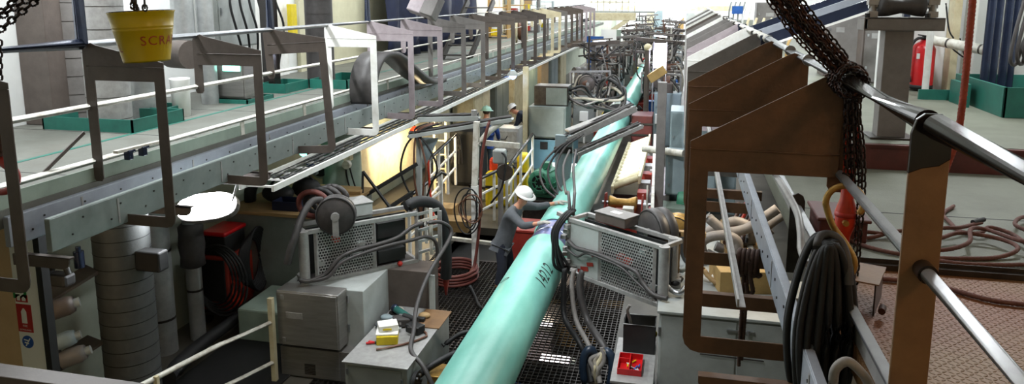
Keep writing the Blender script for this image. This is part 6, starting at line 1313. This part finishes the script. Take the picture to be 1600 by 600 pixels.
    for s in 'nf':
        d = (S[s + 'to'] - S[s + 'an']); d.z = 0
        B = {'a': (S[s + 'an'] + Vector((0, 0, .08)), .058), 'b': (S[s + 'an'] - Vector((0, 0, .02)), .062), 'c': (S[s + 'an'] + d * .55 + Vector((0, 0, -.035)), (.055, .045)), 'd': (S[s + 'to'] + Vector((0, 0, .0)), (.052, .038))}
        obj('boot', skin_mesh('boot', B, [('a', 'b'), ('b', 'c'), ('c', 'd')], 'b', 2), boots, t)
        sg = 1 if s == 'n' else -1
        hj, he = hand_joints('h', J[s + 'wr'][0], S[s + 'ha'] - S[s + 'el'], (0, 0, 1), -sg)
        hj = {k: (p, tuple(x * 1.18 + .002 for x in (r if isinstance(r, tuple) else (r, r)))) for k, (p, r) in hj.items()}
        hj['cuff'] = (S[s + 'el'].lerp(S[s + 'ha'], .78), .04); he = he + [('cuff', 'hw')]
        obj('glove', skin_mesh('glove', hj, he, 'hw', 1), glove, t)
    # hair, eyes, mouth, hard hat
    obj('hair', MB().ball(h + up2 * .045 - face * .022, .1, 16, 10, (.92, .92, .92)), 'hair', t)
    e = MB()
    for sg in (-1, 1): e.ball(h + face * .088 + lat * .032 * sg + up2 * .012, .011, 8, 6)
    obj('eyes', e, 'black', t); obj('mouth', MB().bar(h + face * .098 - up2 * .062 - lat * .022, h + face * .098 - up2 * .062 + lat * .022, .008, .006), 'hose_red', t)
    hc = h + up2 * .055 - face * .005; pr = []
    for k in range(10): a = PI / 2 * k / 9; pr.append((.125 * math.cos(a) ** .8 if k < 9 else 0, .115 * math.sin(a)))
    ht = obj('hard_hat', MB().lathe([(.118, -.012)] + pr, hc, up2, 28), hat, t)
    obj('brim', MB().lathe([(.118, .004), (.165, -.012), (.168, -.004), (.122, .014)], hc + face * .022, up2, 28), hat, ht); obj('ridge', MB().tube([hc + up2 * .118 * math.sin(a) + face * .128 * math.cos(a) for a in [PI * (.12 + .76 * k / 8) for k in range(9)]], .014, 8), hat, ht)
    return t
person('person in white hard hat and grey shirt leaning both gloved hands on the green pipe', dict(
    pelvis=(-2.56, 10.5, .84), spine=(-2.50, 10.5, 1.02), chest=(-2.40, 10.49, 1.22), neck=(-2.30, 10.47, 1.42), head=(-2.245, 10.45, 1.545),
    nsh=(-2.42, 10.30, 1.33), nel=(-2.17, 10.10, 1.20), nha=(-1.86, 9.93, 1.325), fsh=(-2.36, 10.69, 1.34), fel=(-2.08, 10.84, 1.29), fha=(-1.80, 10.95, 1.345),
    nhip=(-2.58, 10.4, .80), nkn=(-2.55, 10.36, .44), nan=(-2.62, 10.36, .10), nto=(-2.42, 10.33, .05), fhip=(-2.58, 10.62, .80), fkn=(-2.5, 10.64, .44), fan=(-2.58, 10.66, .10), fto=(-2.38, 10.66, .05)),
    'fabric_grey', 'fabric_navy', 'hat_white', face=(1, .12, -.42))
x = W(760, 200, y=17.3).x
person('person in a blue coverall top and mint hard hat standing with back to the camera', dict(
    pelvis=(x, 17.30, .98), spine=(x, 17.30, 1.14), chest=(x - .01, 17.32, 1.36), neck=(x - .01, 17.33, 1.55), head=(x - .01, 17.36, 1.68),
    nsh=(x + .2, 17.30, 1.45), nel=(x + .27, 17.36, 1.17), nha=(x + .25, 17.56, .98), fsh=(x - .21, 17.30, 1.45), fel=(x - .27, 17.40, 1.18), fha=(x - .2, 17.62, 1.05),
    nhip=(x + .1, 17.30, .92), nkn=(x + .11, 17.30, .5), nan=(x + .12, 17.26, .1), nto=(x + .13, 17.46, .05), fhip=(x - .1, 17.30, .92), fkn=(x - .11, 17.30, .5), fan=(x - .12, 17.26, .1), fto=(x - .13, 17.46, .05)),
    'fabric_blue', 'denim', 'hat_mint', face=(-.1, 1, -.1), sleeve=.9)
x = W(829, 175, y=20).x; y = 20.0
person('person in dark navy clothes bending forward beside the far left machines', dict(
    pelvis=(x, y, .92), spine=(x - .1, y, 1.06), chest=(x - .26, y, 1.2), neck=(x - .4, y, 1.3), head=(x - .5, y, 1.37),
    nsh=(x - .28, y - .19, 1.25), nel=(x - .34, y - .24, .98), nha=(x - .5, y - .2, .82), fsh=(x - .28, y + .19, 1.25), fel=(x - .36, y + .22, 1.0), fha=(x - .52, y + .16, .84),
    nhip=(x, y - .1, .88), nkn=(x - .06, y - .12, .48), nan=(x + .02, y - .12, .1), nto=(x - .18, y - .13, .05), fhip=(x, y + .1, .88), fkn=(x - .04, y + .12, .48), fan=(x + .04, y + .12, .1), fto=(x - .16, y + .13, .05)),
    'fabric_navy', 'fabric_navy', 'hat_white', glove='glove_dark', face=(-1, 0, -.7), sleeve=.9)
# ================================================================ STATIONS FURTHER DOWN THE LINE
fr = random.Random(21)
STY = [22.5, 26.0, 29.5, 33.5, 38.0, 43.5, 50.0, 58.0]
def station(k, side, Y):
    who = '%s %s station down the line' % (ORD[k], 'left' if side < 0 else 'right')
    sx = (lambda d: PX + side * d)             # distance from the pipe axis, outwards
    dmax = 2.6 if side < 0 else 1.75
    # control cabinet
    w_, h_ = fr.uniform(.6, .9), fr.uniform(1.0, 1.7); d0 = fr.uniform(.75, .95)
    xa, xb = sorted((sx(d0), sx(d0 + w_)))
    cm = ('cab_grey', 'bluegrey', 'dirty_white', 'greengrey', 'grey_frame')[(k * 2 + (side > 0)) % 5]
    cabinet('%s control cabinet of the %s' % (('light grey', 'blue-grey', 'dirty white', 'grey-green', 'dark grey')[(k * 2 + (side > 0)) % 5], who), (xa, Y, 0), (xb, Y + .6, h_), cm, '-y', plate=False)
    # boom frame
    z0 = fr.uniform(1.2, 1.5) + .2; t = thing('boom_frame', 'galvanised boom frame at the %s' % who, 'machine frame', (sx(1.3), Y + 1.2, z0)); a = sx(.5); b = sx(1.7)
    for z in (z0, z0 + .62): obj('rail', MB().bar((a, Y + 1.0, z), (b, Y + .5, z), .06, .06), 'galv', t)
    for x, yy in ((a, Y + 1.0), ((a + b) / 2, Y + .75), (b, Y + .5)): obj('stile', MB().bar((x, yy, z0), (x, yy, z0 + .62), .05, .05), 'galv', t)
    obj('guard_panel', MB().perforated((a if a < b else b, Y + .5 + (.5 if a < b else 0), z0), Vector((abs(b - a), -.5 if a < b else .5, 0)), (0, 0, 1), 1.0, .6, .12, .045), 'grey_frame', t)
    obj('dark_block', MB().box(((a + b) / 2 + .1, Y + 1.0, z0 + .3), (.5, .2, .4)), 'rubber_grey', t, .02)
    # gantry post and arm, with cables
    d1 = fr.uniform(1.0, 1.5) if side < 0 else fr.uniform(.9, 1.2); zt = fr.uniform(2.5, 3.1); t = thing('gantry_post', 'dull grey gantry post with a cable arm at the %s' % who, 'gantry', (sx(d1), Y + 1.6, 0))
    obj('post', MB().span((sx(d1) - .07, Y + 1.55, 0), (sx(d1) + .07, Y + 1.7, zt)), 'drab_paint' if k % 2 else 'grey_frame', t, .006)
    obj('arm', MB().bar((sx(d1 + .7), Y + 1.6, zt - .05), (sx(.25), Y + 1.4, zt + .1), .1, .12), 'grey_frame' if k % 2 else 'drab_paint', t, .006); obj('arm', MB().bar((sx(d1 + .3), Y + 1.5, zt - .4), (sx(.1), Y + 1.2, zt - .28), .08, .08), 'drab_paint', t)
    obj('brace', MB().bar((sx(d1), Y + 1.6, zt - .5), (sx(d1 - .45), Y + 1.55, zt), .05, .05), 'drab_paint', t)
    for j in range(4):
        m = ('rubber_grey', 'hose_grey', 'rubber', 'hose_pale')[j]; e = sx(.35 + .1 * j); s_ = sx(d1 + .5 - .1 * j)
        hose('%s hose under the arm at the %s' % (('dark grey', 'grey', 'black', 'pale')[j], who), [(s_, Y + 1.5, zt), ((s_ + e) / 2 + fr.uniform(-.35, .35), Y + 1.3, zt - fr.uniform(.2, .9)), (e + fr.uniform(-.2, .2), Y + 1.2, zt - fr.uniform(.4, 1.3)), (e + side * fr.uniform(-.2, .5), Y + 1.0, zt - fr.uniform(.2, .8)), (e + fr.uniform(-.3, .3), Y + 1.1, zt - .02)], fr.uniform(.018, .035), m, 'hoses at the ' + who, sub=4)
    c = Vector((sx(.95 + .2 * fr.random()), Y + .2, h_ + .35)); reel('grey hose reel above the cabinet of the %s' % who, c, (fr.uniform(-.6, .6), 1, 0), .26, .2, m='rubber_grey' if k % 2 else 'drab_paint')
    # arching hoses
    for j in range(4):
        x0 = sx(.6 + .12 * j); hose('%s hose behind the reel of the %s' % (('black', 'dark grey', 'grey', 'tan')[j], who), [(x0, Y + .5, h_ - .2), (x0 + side * fr.uniform(-.2, .2), Y + .4, h_ + fr.uniform(.1, .6)), (x0 + side * fr.uniform(.2, .6), Y + .45, h_ + fr.uniform(.2, .7)), (x0 + side * fr.uniform(.5, 1.0), Y + .3, h_ + fr.uniform(-.2, .3)), (x0 + side * .75, Y + .2, h_ - fr.uniform(.3, .9))], fr.uniform(.02, .04), ('rubber', 'rubber_grey', 'hose_grey', 'rubbish')[j], 'hoses at the ' + who, sub=4)
    # small gear
    xc = sx(fr.uniform(.55, .7)); t = thing('gear_crate', '%s crate on the floor of the %s' % (('red', 'yellow', 'red', 'blue')[(k + (side > 0)) % 4], who), 'crate', (xc, Y - .4, 0)); mm = ('red_machine', 'yellow', 'red_paint', 'blue_paint')[(k + (side > 0)) % 4]
    obj('body', MB().span((xc - .22, Y - .65, 0), (xc + .22, Y - .25, .45)), mm, t, .01); obj('lid', MB().span((xc - .24, Y - .67, .45), (xc + .24, Y - .23, .49)), mm, t, .006)
    xc = sx(fr.uniform(1.75, 2.0)) if side < 0 else sx(1.5); t = thing('gas_bottle', '%s gas bottle standing at the %s' % (('brown', 'white', 'blue', 'grey')[(k + (side < 0)) % 4], who), 'gas bottle', (xc, Y + .1, 0)); obj('shell', MB().lathe([(0, 0), (.12, .01), (.12, 1.1), (.09, 1.25), (.03, 1.3), (0, 1.3)], (xc, Y + .1, 0), n=16), ('cable_brown', 'bright_white', 'blue_paint', 'grey_frame')[(k + (side < 0)) % 4], t); obj('cap', MB().cyl((xc, Y + .1, 1.3), (xc, Y + .1, 1.4), .045), 'steel', t)
    # control pendant and small white box
    xc = sx(1.15); single('sample_box', MB().span((xc - .16, Y - .1, .7), (xc + .1, Y + .0, 1.0)).span((xc - .04, Y - .08, 0), (xc + .02, Y - .02, .7)), 'bright_white', 'small white meter box on a leg at the %s' % who, 'meter box', bevel=.008)
    if k in (1, 4, 6):
        t = thing('work_light', 'white strip light on the gantry of the %s' % who, 'lamp', (sx(d1 - .2), Y + 1.2, zt + .2)); obj('tube', MB().cyl((sx(d1 - .3), Y + 1.32, zt + .22), (sx(d1 + .15), Y + 1.38, zt + .18), .026), 'lamp_cool', t); obj('housing', MB().bar((sx(d1 - .55), Y + 1.32, zt + .3), (sx(d1 + .35), Y + 1.42, zt + .22), .1, .04), 'drab_paint', t)
    for j in range(3):
        xx = sx(fr.uniform(.6, dmax - .3)); zz = fr.uniform(1.6, 3.4); yy = Y + fr.uniform(.3, 2.6)
        t = thing('conduit_post', '%s conduit post of the %s' % (('thin dark', 'thin pale', 'thin rusty')[j], who), 'post', (xx, yy, 0)); m = ('dark_steel', 'dirty_white', 'cable_brown')[j]
        obj('pole', MB().cyl((xx, yy, 0), (xx, yy, zz), .035, n=8), m, t); obj('cross_arm', MB().bar((xx - .35, yy, zz * .8), (xx + .3, yy + .1, zz * .82), .04, .05), m, t); obj('box', MB().box((xx + .05, yy - .06, zz * .55), (.2, .12, .28)), ('rubber_grey', 'cab_grey', 'red_machine')[j], t, .01)
    xx = sx(fr.uniform(1.0, 1.4)); zz = h_ + fr.uniform(.15, .3); t = thing('wire_feeder', 'dark wire feeder with a spool at the %s' % who, 'feeder', (sx(d0 + .35), Y + .3, h_)); obj('body', MB().span((sx(d0 + .35) - .2, Y + .05, h_), (sx(d0 + .35) + .2, Y + .55, h_ + .3)), 'drab_paint', t, .02); obj('spool', MB().cyl((sx(d0 + .35) - .1, Y + .3, h_ + .36), (sx(d0 + .35) + .1, Y + .3, h_ + .36), .15, n=16), 'cable_brown', t)
    # support rollers under the pipe
    if side < 0:
        t = thing('pipe_support', 'red pipe support with rollers at the %s' % who, 'pipe support', (PX, Y + 2.4, 0)); obj('frame', MB().prism([(-.6, 0), (.6, 0), (.45, .5), (.12, .45), (-.12, .45), (-.45, .5)], (PX, Y + 2.4, 0), (1, 0, 0), (0, 0, 1), .3), 'red_machine', t, .01)
        for s in (-1, 1): obj('roller', MB().cyl((PX + s * .16, Y + 2.4, .58), (PX + s * .42, Y + 2.4, .84), .09), 'rubber_grey', t)
for k, Y in enumerate(STY):
    for side in (-1, 1): station(k, side, Y)
# red column machine by the clamp on the right
t = thing('clamp_machine', 'dark red column machine right of the pipe beside the ring clamp', 'machine', (-1.0, 19.8, 0)); obj('column', MB().span((-1.28, 19.8, 0), (-.72, 20.6, 1.35)), 'maroon', t, .02); obj('base', MB().span((-1.3, 19.6, 0), (-.4, 20.8, .35)), 'dark_steel', t, .02)
for z in (.5, .8, 1.1): obj('rib', MB().span((-1.3, 19.77, z), (-.7, 19.8, z + .05)), 'dark_steel', t)
x = W(1012, 80, y=21.3).x; zt = W(1012, 74, y=21.3).z; t = thing('tool_mast', 'dark mast with a beige jib right of the far pipe', 'mast', (x, 21.3, 0)); obj('pole', MB().cyl((x, 21.3, 0), (x, 21.3, zt), .075), 'drab_paint', t); obj('jib', MB().bar((x + .06, 21.25, W(1016, 124, y=21.3).z), (x + .5, 21.35, W(1040, 108, y=21.3).z), .08, .26), 'carton', t, .015); obj('head', MB().ball((x, 21.3, zt), .11), 'cream_paint', t)
# welding screen with the arc's blue-white light
p = W(1031, 88, y=21.9); z0 = W(1031, 107, y=21.9).z; z1 = W(1031, 68, y=21.9).z; t = thing('welding_screen', 'white welding screen lit by a blue-white arc behind the dark mast', 'screen', (p.x, 22, 0)); obj('sheet', MB().span((p.x - .17, 22.0, z0), (p.x + .17, 22.02, z1)), 'bright_white', t); obj('frame', MB().span((p.x - .2, 21.99, 0), (p.x - .17, 22.03, z1 + .04)).span((p.x + .17, 21.99, 0), (p.x + .2, 22.03, z1 + .04)), 'galv', t)
for k, (u, v, m, r, y) in enumerate(((1024, 79, 'lamp_violet', .05, 21.75), (1033, 92, 'lamp_glow', .09, 21.75), (1060, 24, 'lamp_glow', .3, 46), (1068, 22, 'lamp_violet', .16, 46))):
    q = W(u, v, y=y); single('welding_arc', MB().ball(q, r), m, ('violet welding arc in front of the white welding screen', 'white welding arc in front of the white welding screen', 'large white arc glare high at the far end', 'violet arc glare high at the far end')[k], 'welding arc')
# far left gallery and bracket
t = thing('cross_gallery', 'cream gallery bracket at the far end of the left walkway', 'gallery', (-4.5, 40, 2.6))
obj('beam', MB().span((-5.0, 39.9, 3.25), (-2.5, 40.3, 3.65)), 'cream_paint', t, .01); obj('deck_slab', MB().span((-5.0, 40, 3.65), (-1.5, 43, 3.75)), 'cab_light', t); obj('strut', MB().bar((-4.9, 40, 1.9), (-2.9, 40, 3.3), .14, .22), 'cream_paint', t)
for k in range(8): obj('post', MB().span((-4.9 + .33 * k, 40.0, 3.75), (-4.86 + .33 * k, 40.04, 4.7)), 'cream_paint', t)
obj('rail', MB().span((-5, 40, 4.2), (-2.4, 40.04, 4.25)), 'cream_paint', t)
t = thing('end_gallery', 'pale cross beam spanning the hall at the far end', 'gallery', (-1, 60, 3.2)); obj('beam', MB().span((-5, 60, 3.4), (4, 60.4, 3.8)), 'cream_paint', t, .01)
for k in range(9): obj('post', MB().span((-4 + .9 * k, 60, 3.8), (-3.94 + .9 * k, 60.06, 4.6)), 'white_paint', t)
for k in range(7):
    x = -4.6 + .85 * k; y = 62 + (k % 3) * 3; single('partition_sheet', MB().span((x - .35, y, 0), (x + .35, y + .1, 2.2 + .5 * (k % 4))), ('bright_white', 'cab_light', 'cream_paint', 'bluegrey', 'white_paint', 'carton', 'cab_light')[k], '%s panel standing at the far end, %s from the left' % (('white', 'light grey', 'cream', 'blue-grey', 'white painted', 'tan', 'second light grey')[k], ORD[k]), 'panel')
for k, (x, y, z) in enumerate(((-3.4, 52, 4.1), (-1.6, 55, 4.25), (-.2, 57, 4.2), (-2.6, 65, 4.0), (-4.4, 47, 3.9))):
    t = thing('hall_lamp', 'glaring white hall lamp at the far end, %s of five' % ('second from the left', 'middle', 'rightmost', 'fourth and deepest', 'leftmost')[k], 'lamp', (x, y, z)); obj('glass', MB().box((x, y, z), (.55, .3, .3)), 'lamp_cool', t, .05); obj('hood', MB().box((x, y + .05, z + .2), (.65, .45, .1)), 'white_paint', t, .01)
# things along the far left under the walkway
cols = [('cream_paint', 'cream'), ('greengrey', 'grey-green'), ('cream_paint', 'second cream'), ('mint_panel', 'mint'), ('beige_wall', 'tan'), ('bluegrey', 'blue-grey'), ('cream_paint', 'third cream')]
for k in range(7):
    y = 20.5 + 2.6 * k; m, nm = cols[k]; single('wall_locker', MB().span((-6.55, y, 0), (-5.9, y + 1.9, 2.2)).span((-5.9, y + .08, .1), (-5.88, y + .92, 2.1)).span((-5.9, y + .98, .1), (-5.88, y + 1.82, 2.1)), m, '%s double locker against the lower left wall, %s from the camera' % (nm, ORD[k]), 'locker', bevel=.008)
x = W(803, 118, y=19).x; p = W(801, 118, y=18.6); t = thing('work_lamp', 'blue-white lamp under the left walkway above the bending person', 'lamp', p); obj('bulb', MB().ball(p, .1), 'lamp_blue', t); obj('hood', MB().lathe([(.05, .14), (.14, .04), (.15, 0)], p, n=16), 'cab_light', t)
single('post', MB().span((p.x + .25, 18.7, 0), (p.x + .38, 18.85, 2.7)), 'cream_paint', 'cream post under the left walkway beside the blue-white lamp', 'post')
t = thing('drawer_cabinet', 'white drawer cabinet under the left walkway beside the cream post', 'cabinet', (p.x - .4, 19.3, 0)); obj('body', MB().span((p.x - .85, 19.3, 0), (p.x + .0, 19.9, .95)), 'white_paint', t, .01)
for z in (.08, .5): d_ = obj('drawer', MB().span((p.x - .8, 19.28, z), (p.x - .05, 19.3, z + .36)), 'dirty_white', t, .005); obj('handle', MB().tube([(p.x - .55, 19.27, z + .25), (p.x - .5, 19.23, z + .15), (p.x - .35, 19.23, z + .15), (p.x - .3, 19.27, z + .25)], .012, 6), 'black', d_)
q = W(932, 85, y=33); single('curtain', MB().span((q.x - .45, 33, q.z - .8), (q.x + .3, 33.05, q.z + .8)), 'blue_paint', 'bright blue curtain panel under the far left walkway', 'curtain'); q = W(942, 80, y=34); single('curtain', MB().span((q.x - .1, 34, q.z - .9), (q.x + .6, 34.05, q.z + 1.0)), 'bright_white', 'white lit panel beside the bright blue curtain', 'panel')
q = W(957, 66, y=36); single('panel', MB().span((q.x - .3, 36, 0), (q.x + .4, 36.1, q.z + .6)), 'mint_panel', 'mint green panel beside the far gallery bracket', 'panel')
# gear standing on the far part of the left walkway
for k, (y, x, h_, m, nm) in enumerate(((28.6, -7.2, 1.8, 'carton', 'tan'), (30.0, -6.8, 1.3, 'wood', 'wooden'), (31.5, -7.3, 1.9, 'cream_paint', 'cream'), (33.2, -6.9, 1.5, 'rubber_grey', 'dark'), (35.0, -7.2, 1.8, 'cab_light', 'light grey'), (37, -6.9, 1.4, 'bluegrey', 'blue-grey'))):
    t = thing('shelf_unit', '%s shelf unit on the far left walkway, %s from the tarpaulin' % (nm, ORD[k]), 'shelf', (x, y, DECK)); 
    for xx in (x - .4, x + .4): obj('side', MB().span((xx - .02, y, DECK), (xx + .02, y + .5, DECK + h_)), m, t)
    for j in range(4): obj('shelf_board', MB().span((x - .4, y, DECK + .05 + j * (h_ - .1) / 3), (x + .4, y + .5, DECK + .08 + j * (h_ - .1) / 3)), m, t)
    for j in range(3): single('shelf_box', MB().box((x - .15 + .2 * (j % 2), y + .25, DECK + .08 + j * (h_ - .1) / 3 + .14), (.34, .3, .26)), ('yellow', 'wood', 'bright_white', 'red_paint', 'bluegrey')[(k + j) % 5], '%s box on the %s shelf of the far %s shelf unit' % (('yellow', 'brown', 'white', 'red', 'blue-grey')[(k + j) % 5], ('bottom', 'middle', 'top')[j], nm), 'box', bevel=.006)
t = thing('drum_stack', 'round yellow-white cable drum on the far left walkway', 'drum', (-5.6, 26, DECK)); obj('drum', MB().lathe([(.0, 0), (.5, 0), (.5, .06), (.3, .08), (.3, .34), (.5, .36), (.5, .42), (0, .42)], (-5.75, 25.4, DECK + .5), (1, .2, 0), 28), 'cream_paint', t); obj('wound_cable', MB().lathe([(.36, .09), (.4, .2), (.36, .33)], (-5.75, 25.4, DECK + .5), (1, .2, 0), 28), 'cable_brown', t)
t = thing('stair', 'dark steel stair with a diagonal stringer on the far left walkway', 'stair', (-6, 17.2, DECK)); obj('stringer', MB().bar((-5.35, 18.2, DECK), (-5.3, 20.6, 4.4), .06, .2), 'dark_steel', t); obj('stringer', MB().bar((-6.1, 18.2, DECK), (-6.05, 20.6, 4.4), .06, .2), 'dark_steel', t)
for j in range(6): obj('step', MB().span((-6.1, 18.3 + .38 * j, DECK + .1 + .24 * j), (-5.3, 18.6 + .38 * j, DECK + .13 + .24 * j)), 'dark_steel', t)
# beyond the right handrail
for k, (u, y, h_, m, nm) in enumerate(((1185, 18, .9, 'cream_paint', 'cream'), (1175, 24, 1.1, 'white_paint', 'white'), (1150, 30, 1.2, 'cab_grey', 'grey'), (1215, 17, .5, 'carton', 'tan'))):
    x = W(u, 40, y=y).x; t = thing('pipe_rack', '%s rack of bent tubes beyond the right handrail' % nm, 'rack', (x, y, HIGH))
    for j in range(4): obj('tube', MB().tube([(x - .3 + .17 * j, y, HIGH), (x - .28 + .17 * j, y, HIGH + h_ * .7), (x - .2 + .17 * j, y + .2, HIGH + h_)], .03, 8, sub=4), m, t)
    obj('base', MB().span((x - .4, y - .1, HIGH), (x + .4, y + .3, HIGH + .08)), m, t)
for k in range(8):
    y = 7.9 + 1.1 * k; single('rail_clamp', MB().cyl((XR - .05, y, 4.085), (XR + .06, y + .03, 4.085), .03).box((XR, y, 4.04), (.1, .06, .05)), ('rail_blue', 'dark_steel', 'steel')[k % 3], '%s clamp on the far part of the right handrail, %s from the camera' % (('blue-black', 'dark', 'silver')[k % 3], ORD[k]), 'clamp', 'clamps on the right handrail')
single('marker_light', MB().box((2.0, 30, 4.0), (.4, .2, .3)), 'blue_paint', 'small blue box high beyond the right handrail', 'box')
# ================================================================ LIGHT AND CAMERA
def area(name, loc, size, power, color=(1, 1, 1), rot=(0, 0, 0)):
    l = bpy.data.lights.new(name, 'AREA'); power *= LS; l.shape = 'RECTANGLE'; l.size, l.size_y = size; l.energy = power; l.color = color
    o = bpy.data.objects.new(name, l); col.objects.link(o); o.location = loc; o.rotation_euler = rot; return o
def point(name, loc, power, color=(1, 1, 1), r=.1):
    l = bpy.data.lights.new(name, 'POINT'); l.energy = power; l.color = color; l.shadow_soft_size = r
    o = bpy.data.objects.new(name, l); col.objects.link(o); o.location = loc; return o
def spot(name, loc, to, power, color=(1, 1, 1), ang=70, r=.1):
    l = bpy.data.lights.new(name, 'SPOT'); l.energy = power; l.color = color; l.shadow_soft_size = r; l.spot_size = R(ang); l.spot_blend = .6
    o = bpy.data.objects.new(name, l); col.objects.link(o); o.location = loc
    o.rotation_euler = (Vector(to) - Vector(loc)).to_track_quat('-Z', 'Y').to_euler(); return o
LS = .22
COOL = (.93, .97, 1.0); WARM = (1, .78, .5)
LS = 1.0
area('ceiling_light', (-1.9, 12.5, 8.6), (3, 3), 260, COOL)
for y, p in ((17, 260), (22, 240), (28, 270), (36, 450), (46, 1000), (58, 2200), (68, 2600)): area('ceiling_light', (-1.9, y, 8.6), (5, 3), p, COOL)
for y, p in ((6.2, 240), (8.5, 190), (12, 150), (17, 120), (24, 160), (32, 220), (40, 260)): area('walkway_light', (-6.6, y, 6.8), (.4, 1.4), p, COOL)
for y, p in ((9.5, 190), (14, 180), (20, 180), (28, 220)): area('walkway_light', (3.6, y, 6.8), (.4, 1.4), p, COOL)
area('near_light', (-2.4, 6.5, 8.6), (2, 2), 110, COOL)
spot('fill_spot', (-2.2, 3.6, 7.5), (.2, 7.7, .9), 420, COOL, 26, .2)  # added unseen spot that brightens the grey floor cabinet
spot('fill_spot', (-3.8, 13.5, 6.0), (-1.75, 17, 1.2), 4600, COOL, 42, .15)  # added unseen spot that whitens the middle run of the pipe
spot('frame_fill', (-2.4, 5.0, 8.4), (.45, 12.2, 3.8), 2600, COOL, 30, .2)  # added unseen spot so the pale right frames show bright
spot('frame_fill', (-1.6, 6.2, 8.4), (-4.6, 10.6, 3.6), 1100, COOL, 26, .2)  # another added spot, brightening the left guard frames
spot('fill_spot', (-2.2, 6.5, 7.5), (-2.1, 9.0, 1.0), 1000, COOL, 50, .2)  # added unseen spot to lift the near pipe
spot('fill_spot', (-1.0, 5.5, 7.8), (-3.3, 7.8, .8), 230, COOL, 45, .2)  # added unseen spot over the console and tool bench
spot('flood_beam', FLOOD + FLOODN * .1, FLOOD + FLOODN * 2 + Vector((0, 0, -1)), 110, COOL, 150, .1)
point('warm_work_light', WARML + Vector((.25, -.2, -.1)), 110, (1, .78, .45), .06)
spot('warm_work_spot', (-5.3, 13.6, 2.3), (-6.4, 14.9, 1.2), 480, (1, .8, .5), 90, .06)
point('warm_walkway', (-6.4, 27, 6.0), 160, (1, .8, .5), .2); point('warm_lower', (-5.6, 24, 2.3), 60, (1, .82, .55), .1); point('warm_lower', (-5.4, 29, 2.3), 80, (1, .85, .6), .1)
point('arc_light', W(1028, 88, y=21.6) + Vector((0, -.2, 0)), 60, (.7, .74, 1), .06)
spot('near_strip', (-1.2, 2.2, 8.5), (.82, 3.2, 4.1), 45, COOL, 24, .05)
point('warm_lamp', (2.6, .6, 6.0), 85, (1, .58, .28), .25)
spot('under_walkway', (1.2, 9.5, 2.75), (.6, 8.5, 1.2), 110, (1, .82, .6), 120, .1)
point('pit_light', (-1.9, 9.9, -.45), 25, (1, .9, .75), .05)
w = bpy.data.worlds.new('hall'); bpy.context.scene.world = w; w.use_nodes = True
w.node_tree.nodes['Background'].inputs[0].default_value = (.6, .65, .7, 1); w.node_tree.nodes['Background'].inputs[1].default_value = .12

cam = bpy.data.cameras.new('camera'); co = bpy.data.objects.new('camera', cam); col.objects.link(co)
cam.sensor_width = 36; cam.lens = 1150 / 1600 * 36; cam.shift_y = -110 / 1600; cam.clip_start = .05; cam.clip_end = 300
mw = Matrix(((_R.x, _U.x, -_F.x, 0), (_R.y, _U.y, -_F.y, 0), (_R.z, _U.z, -_F.z, EYE), (0, 0, 0, 1)))
co.matrix_world = mw
sc = bpy.context.scene; sc.camera = co
sc.view_settings.view_transform = 'Standard'; sc.view_settings.look = 'None'; sc.view_settings.gamma = 1; sc.view_settings.exposure = 0
sc.view_settings.use_curve_mapping = False
sc.cycles.max_bounces = 6; sc.cycles.sample_clamp_indirect = 4
sc.cycles.use_denoising = True
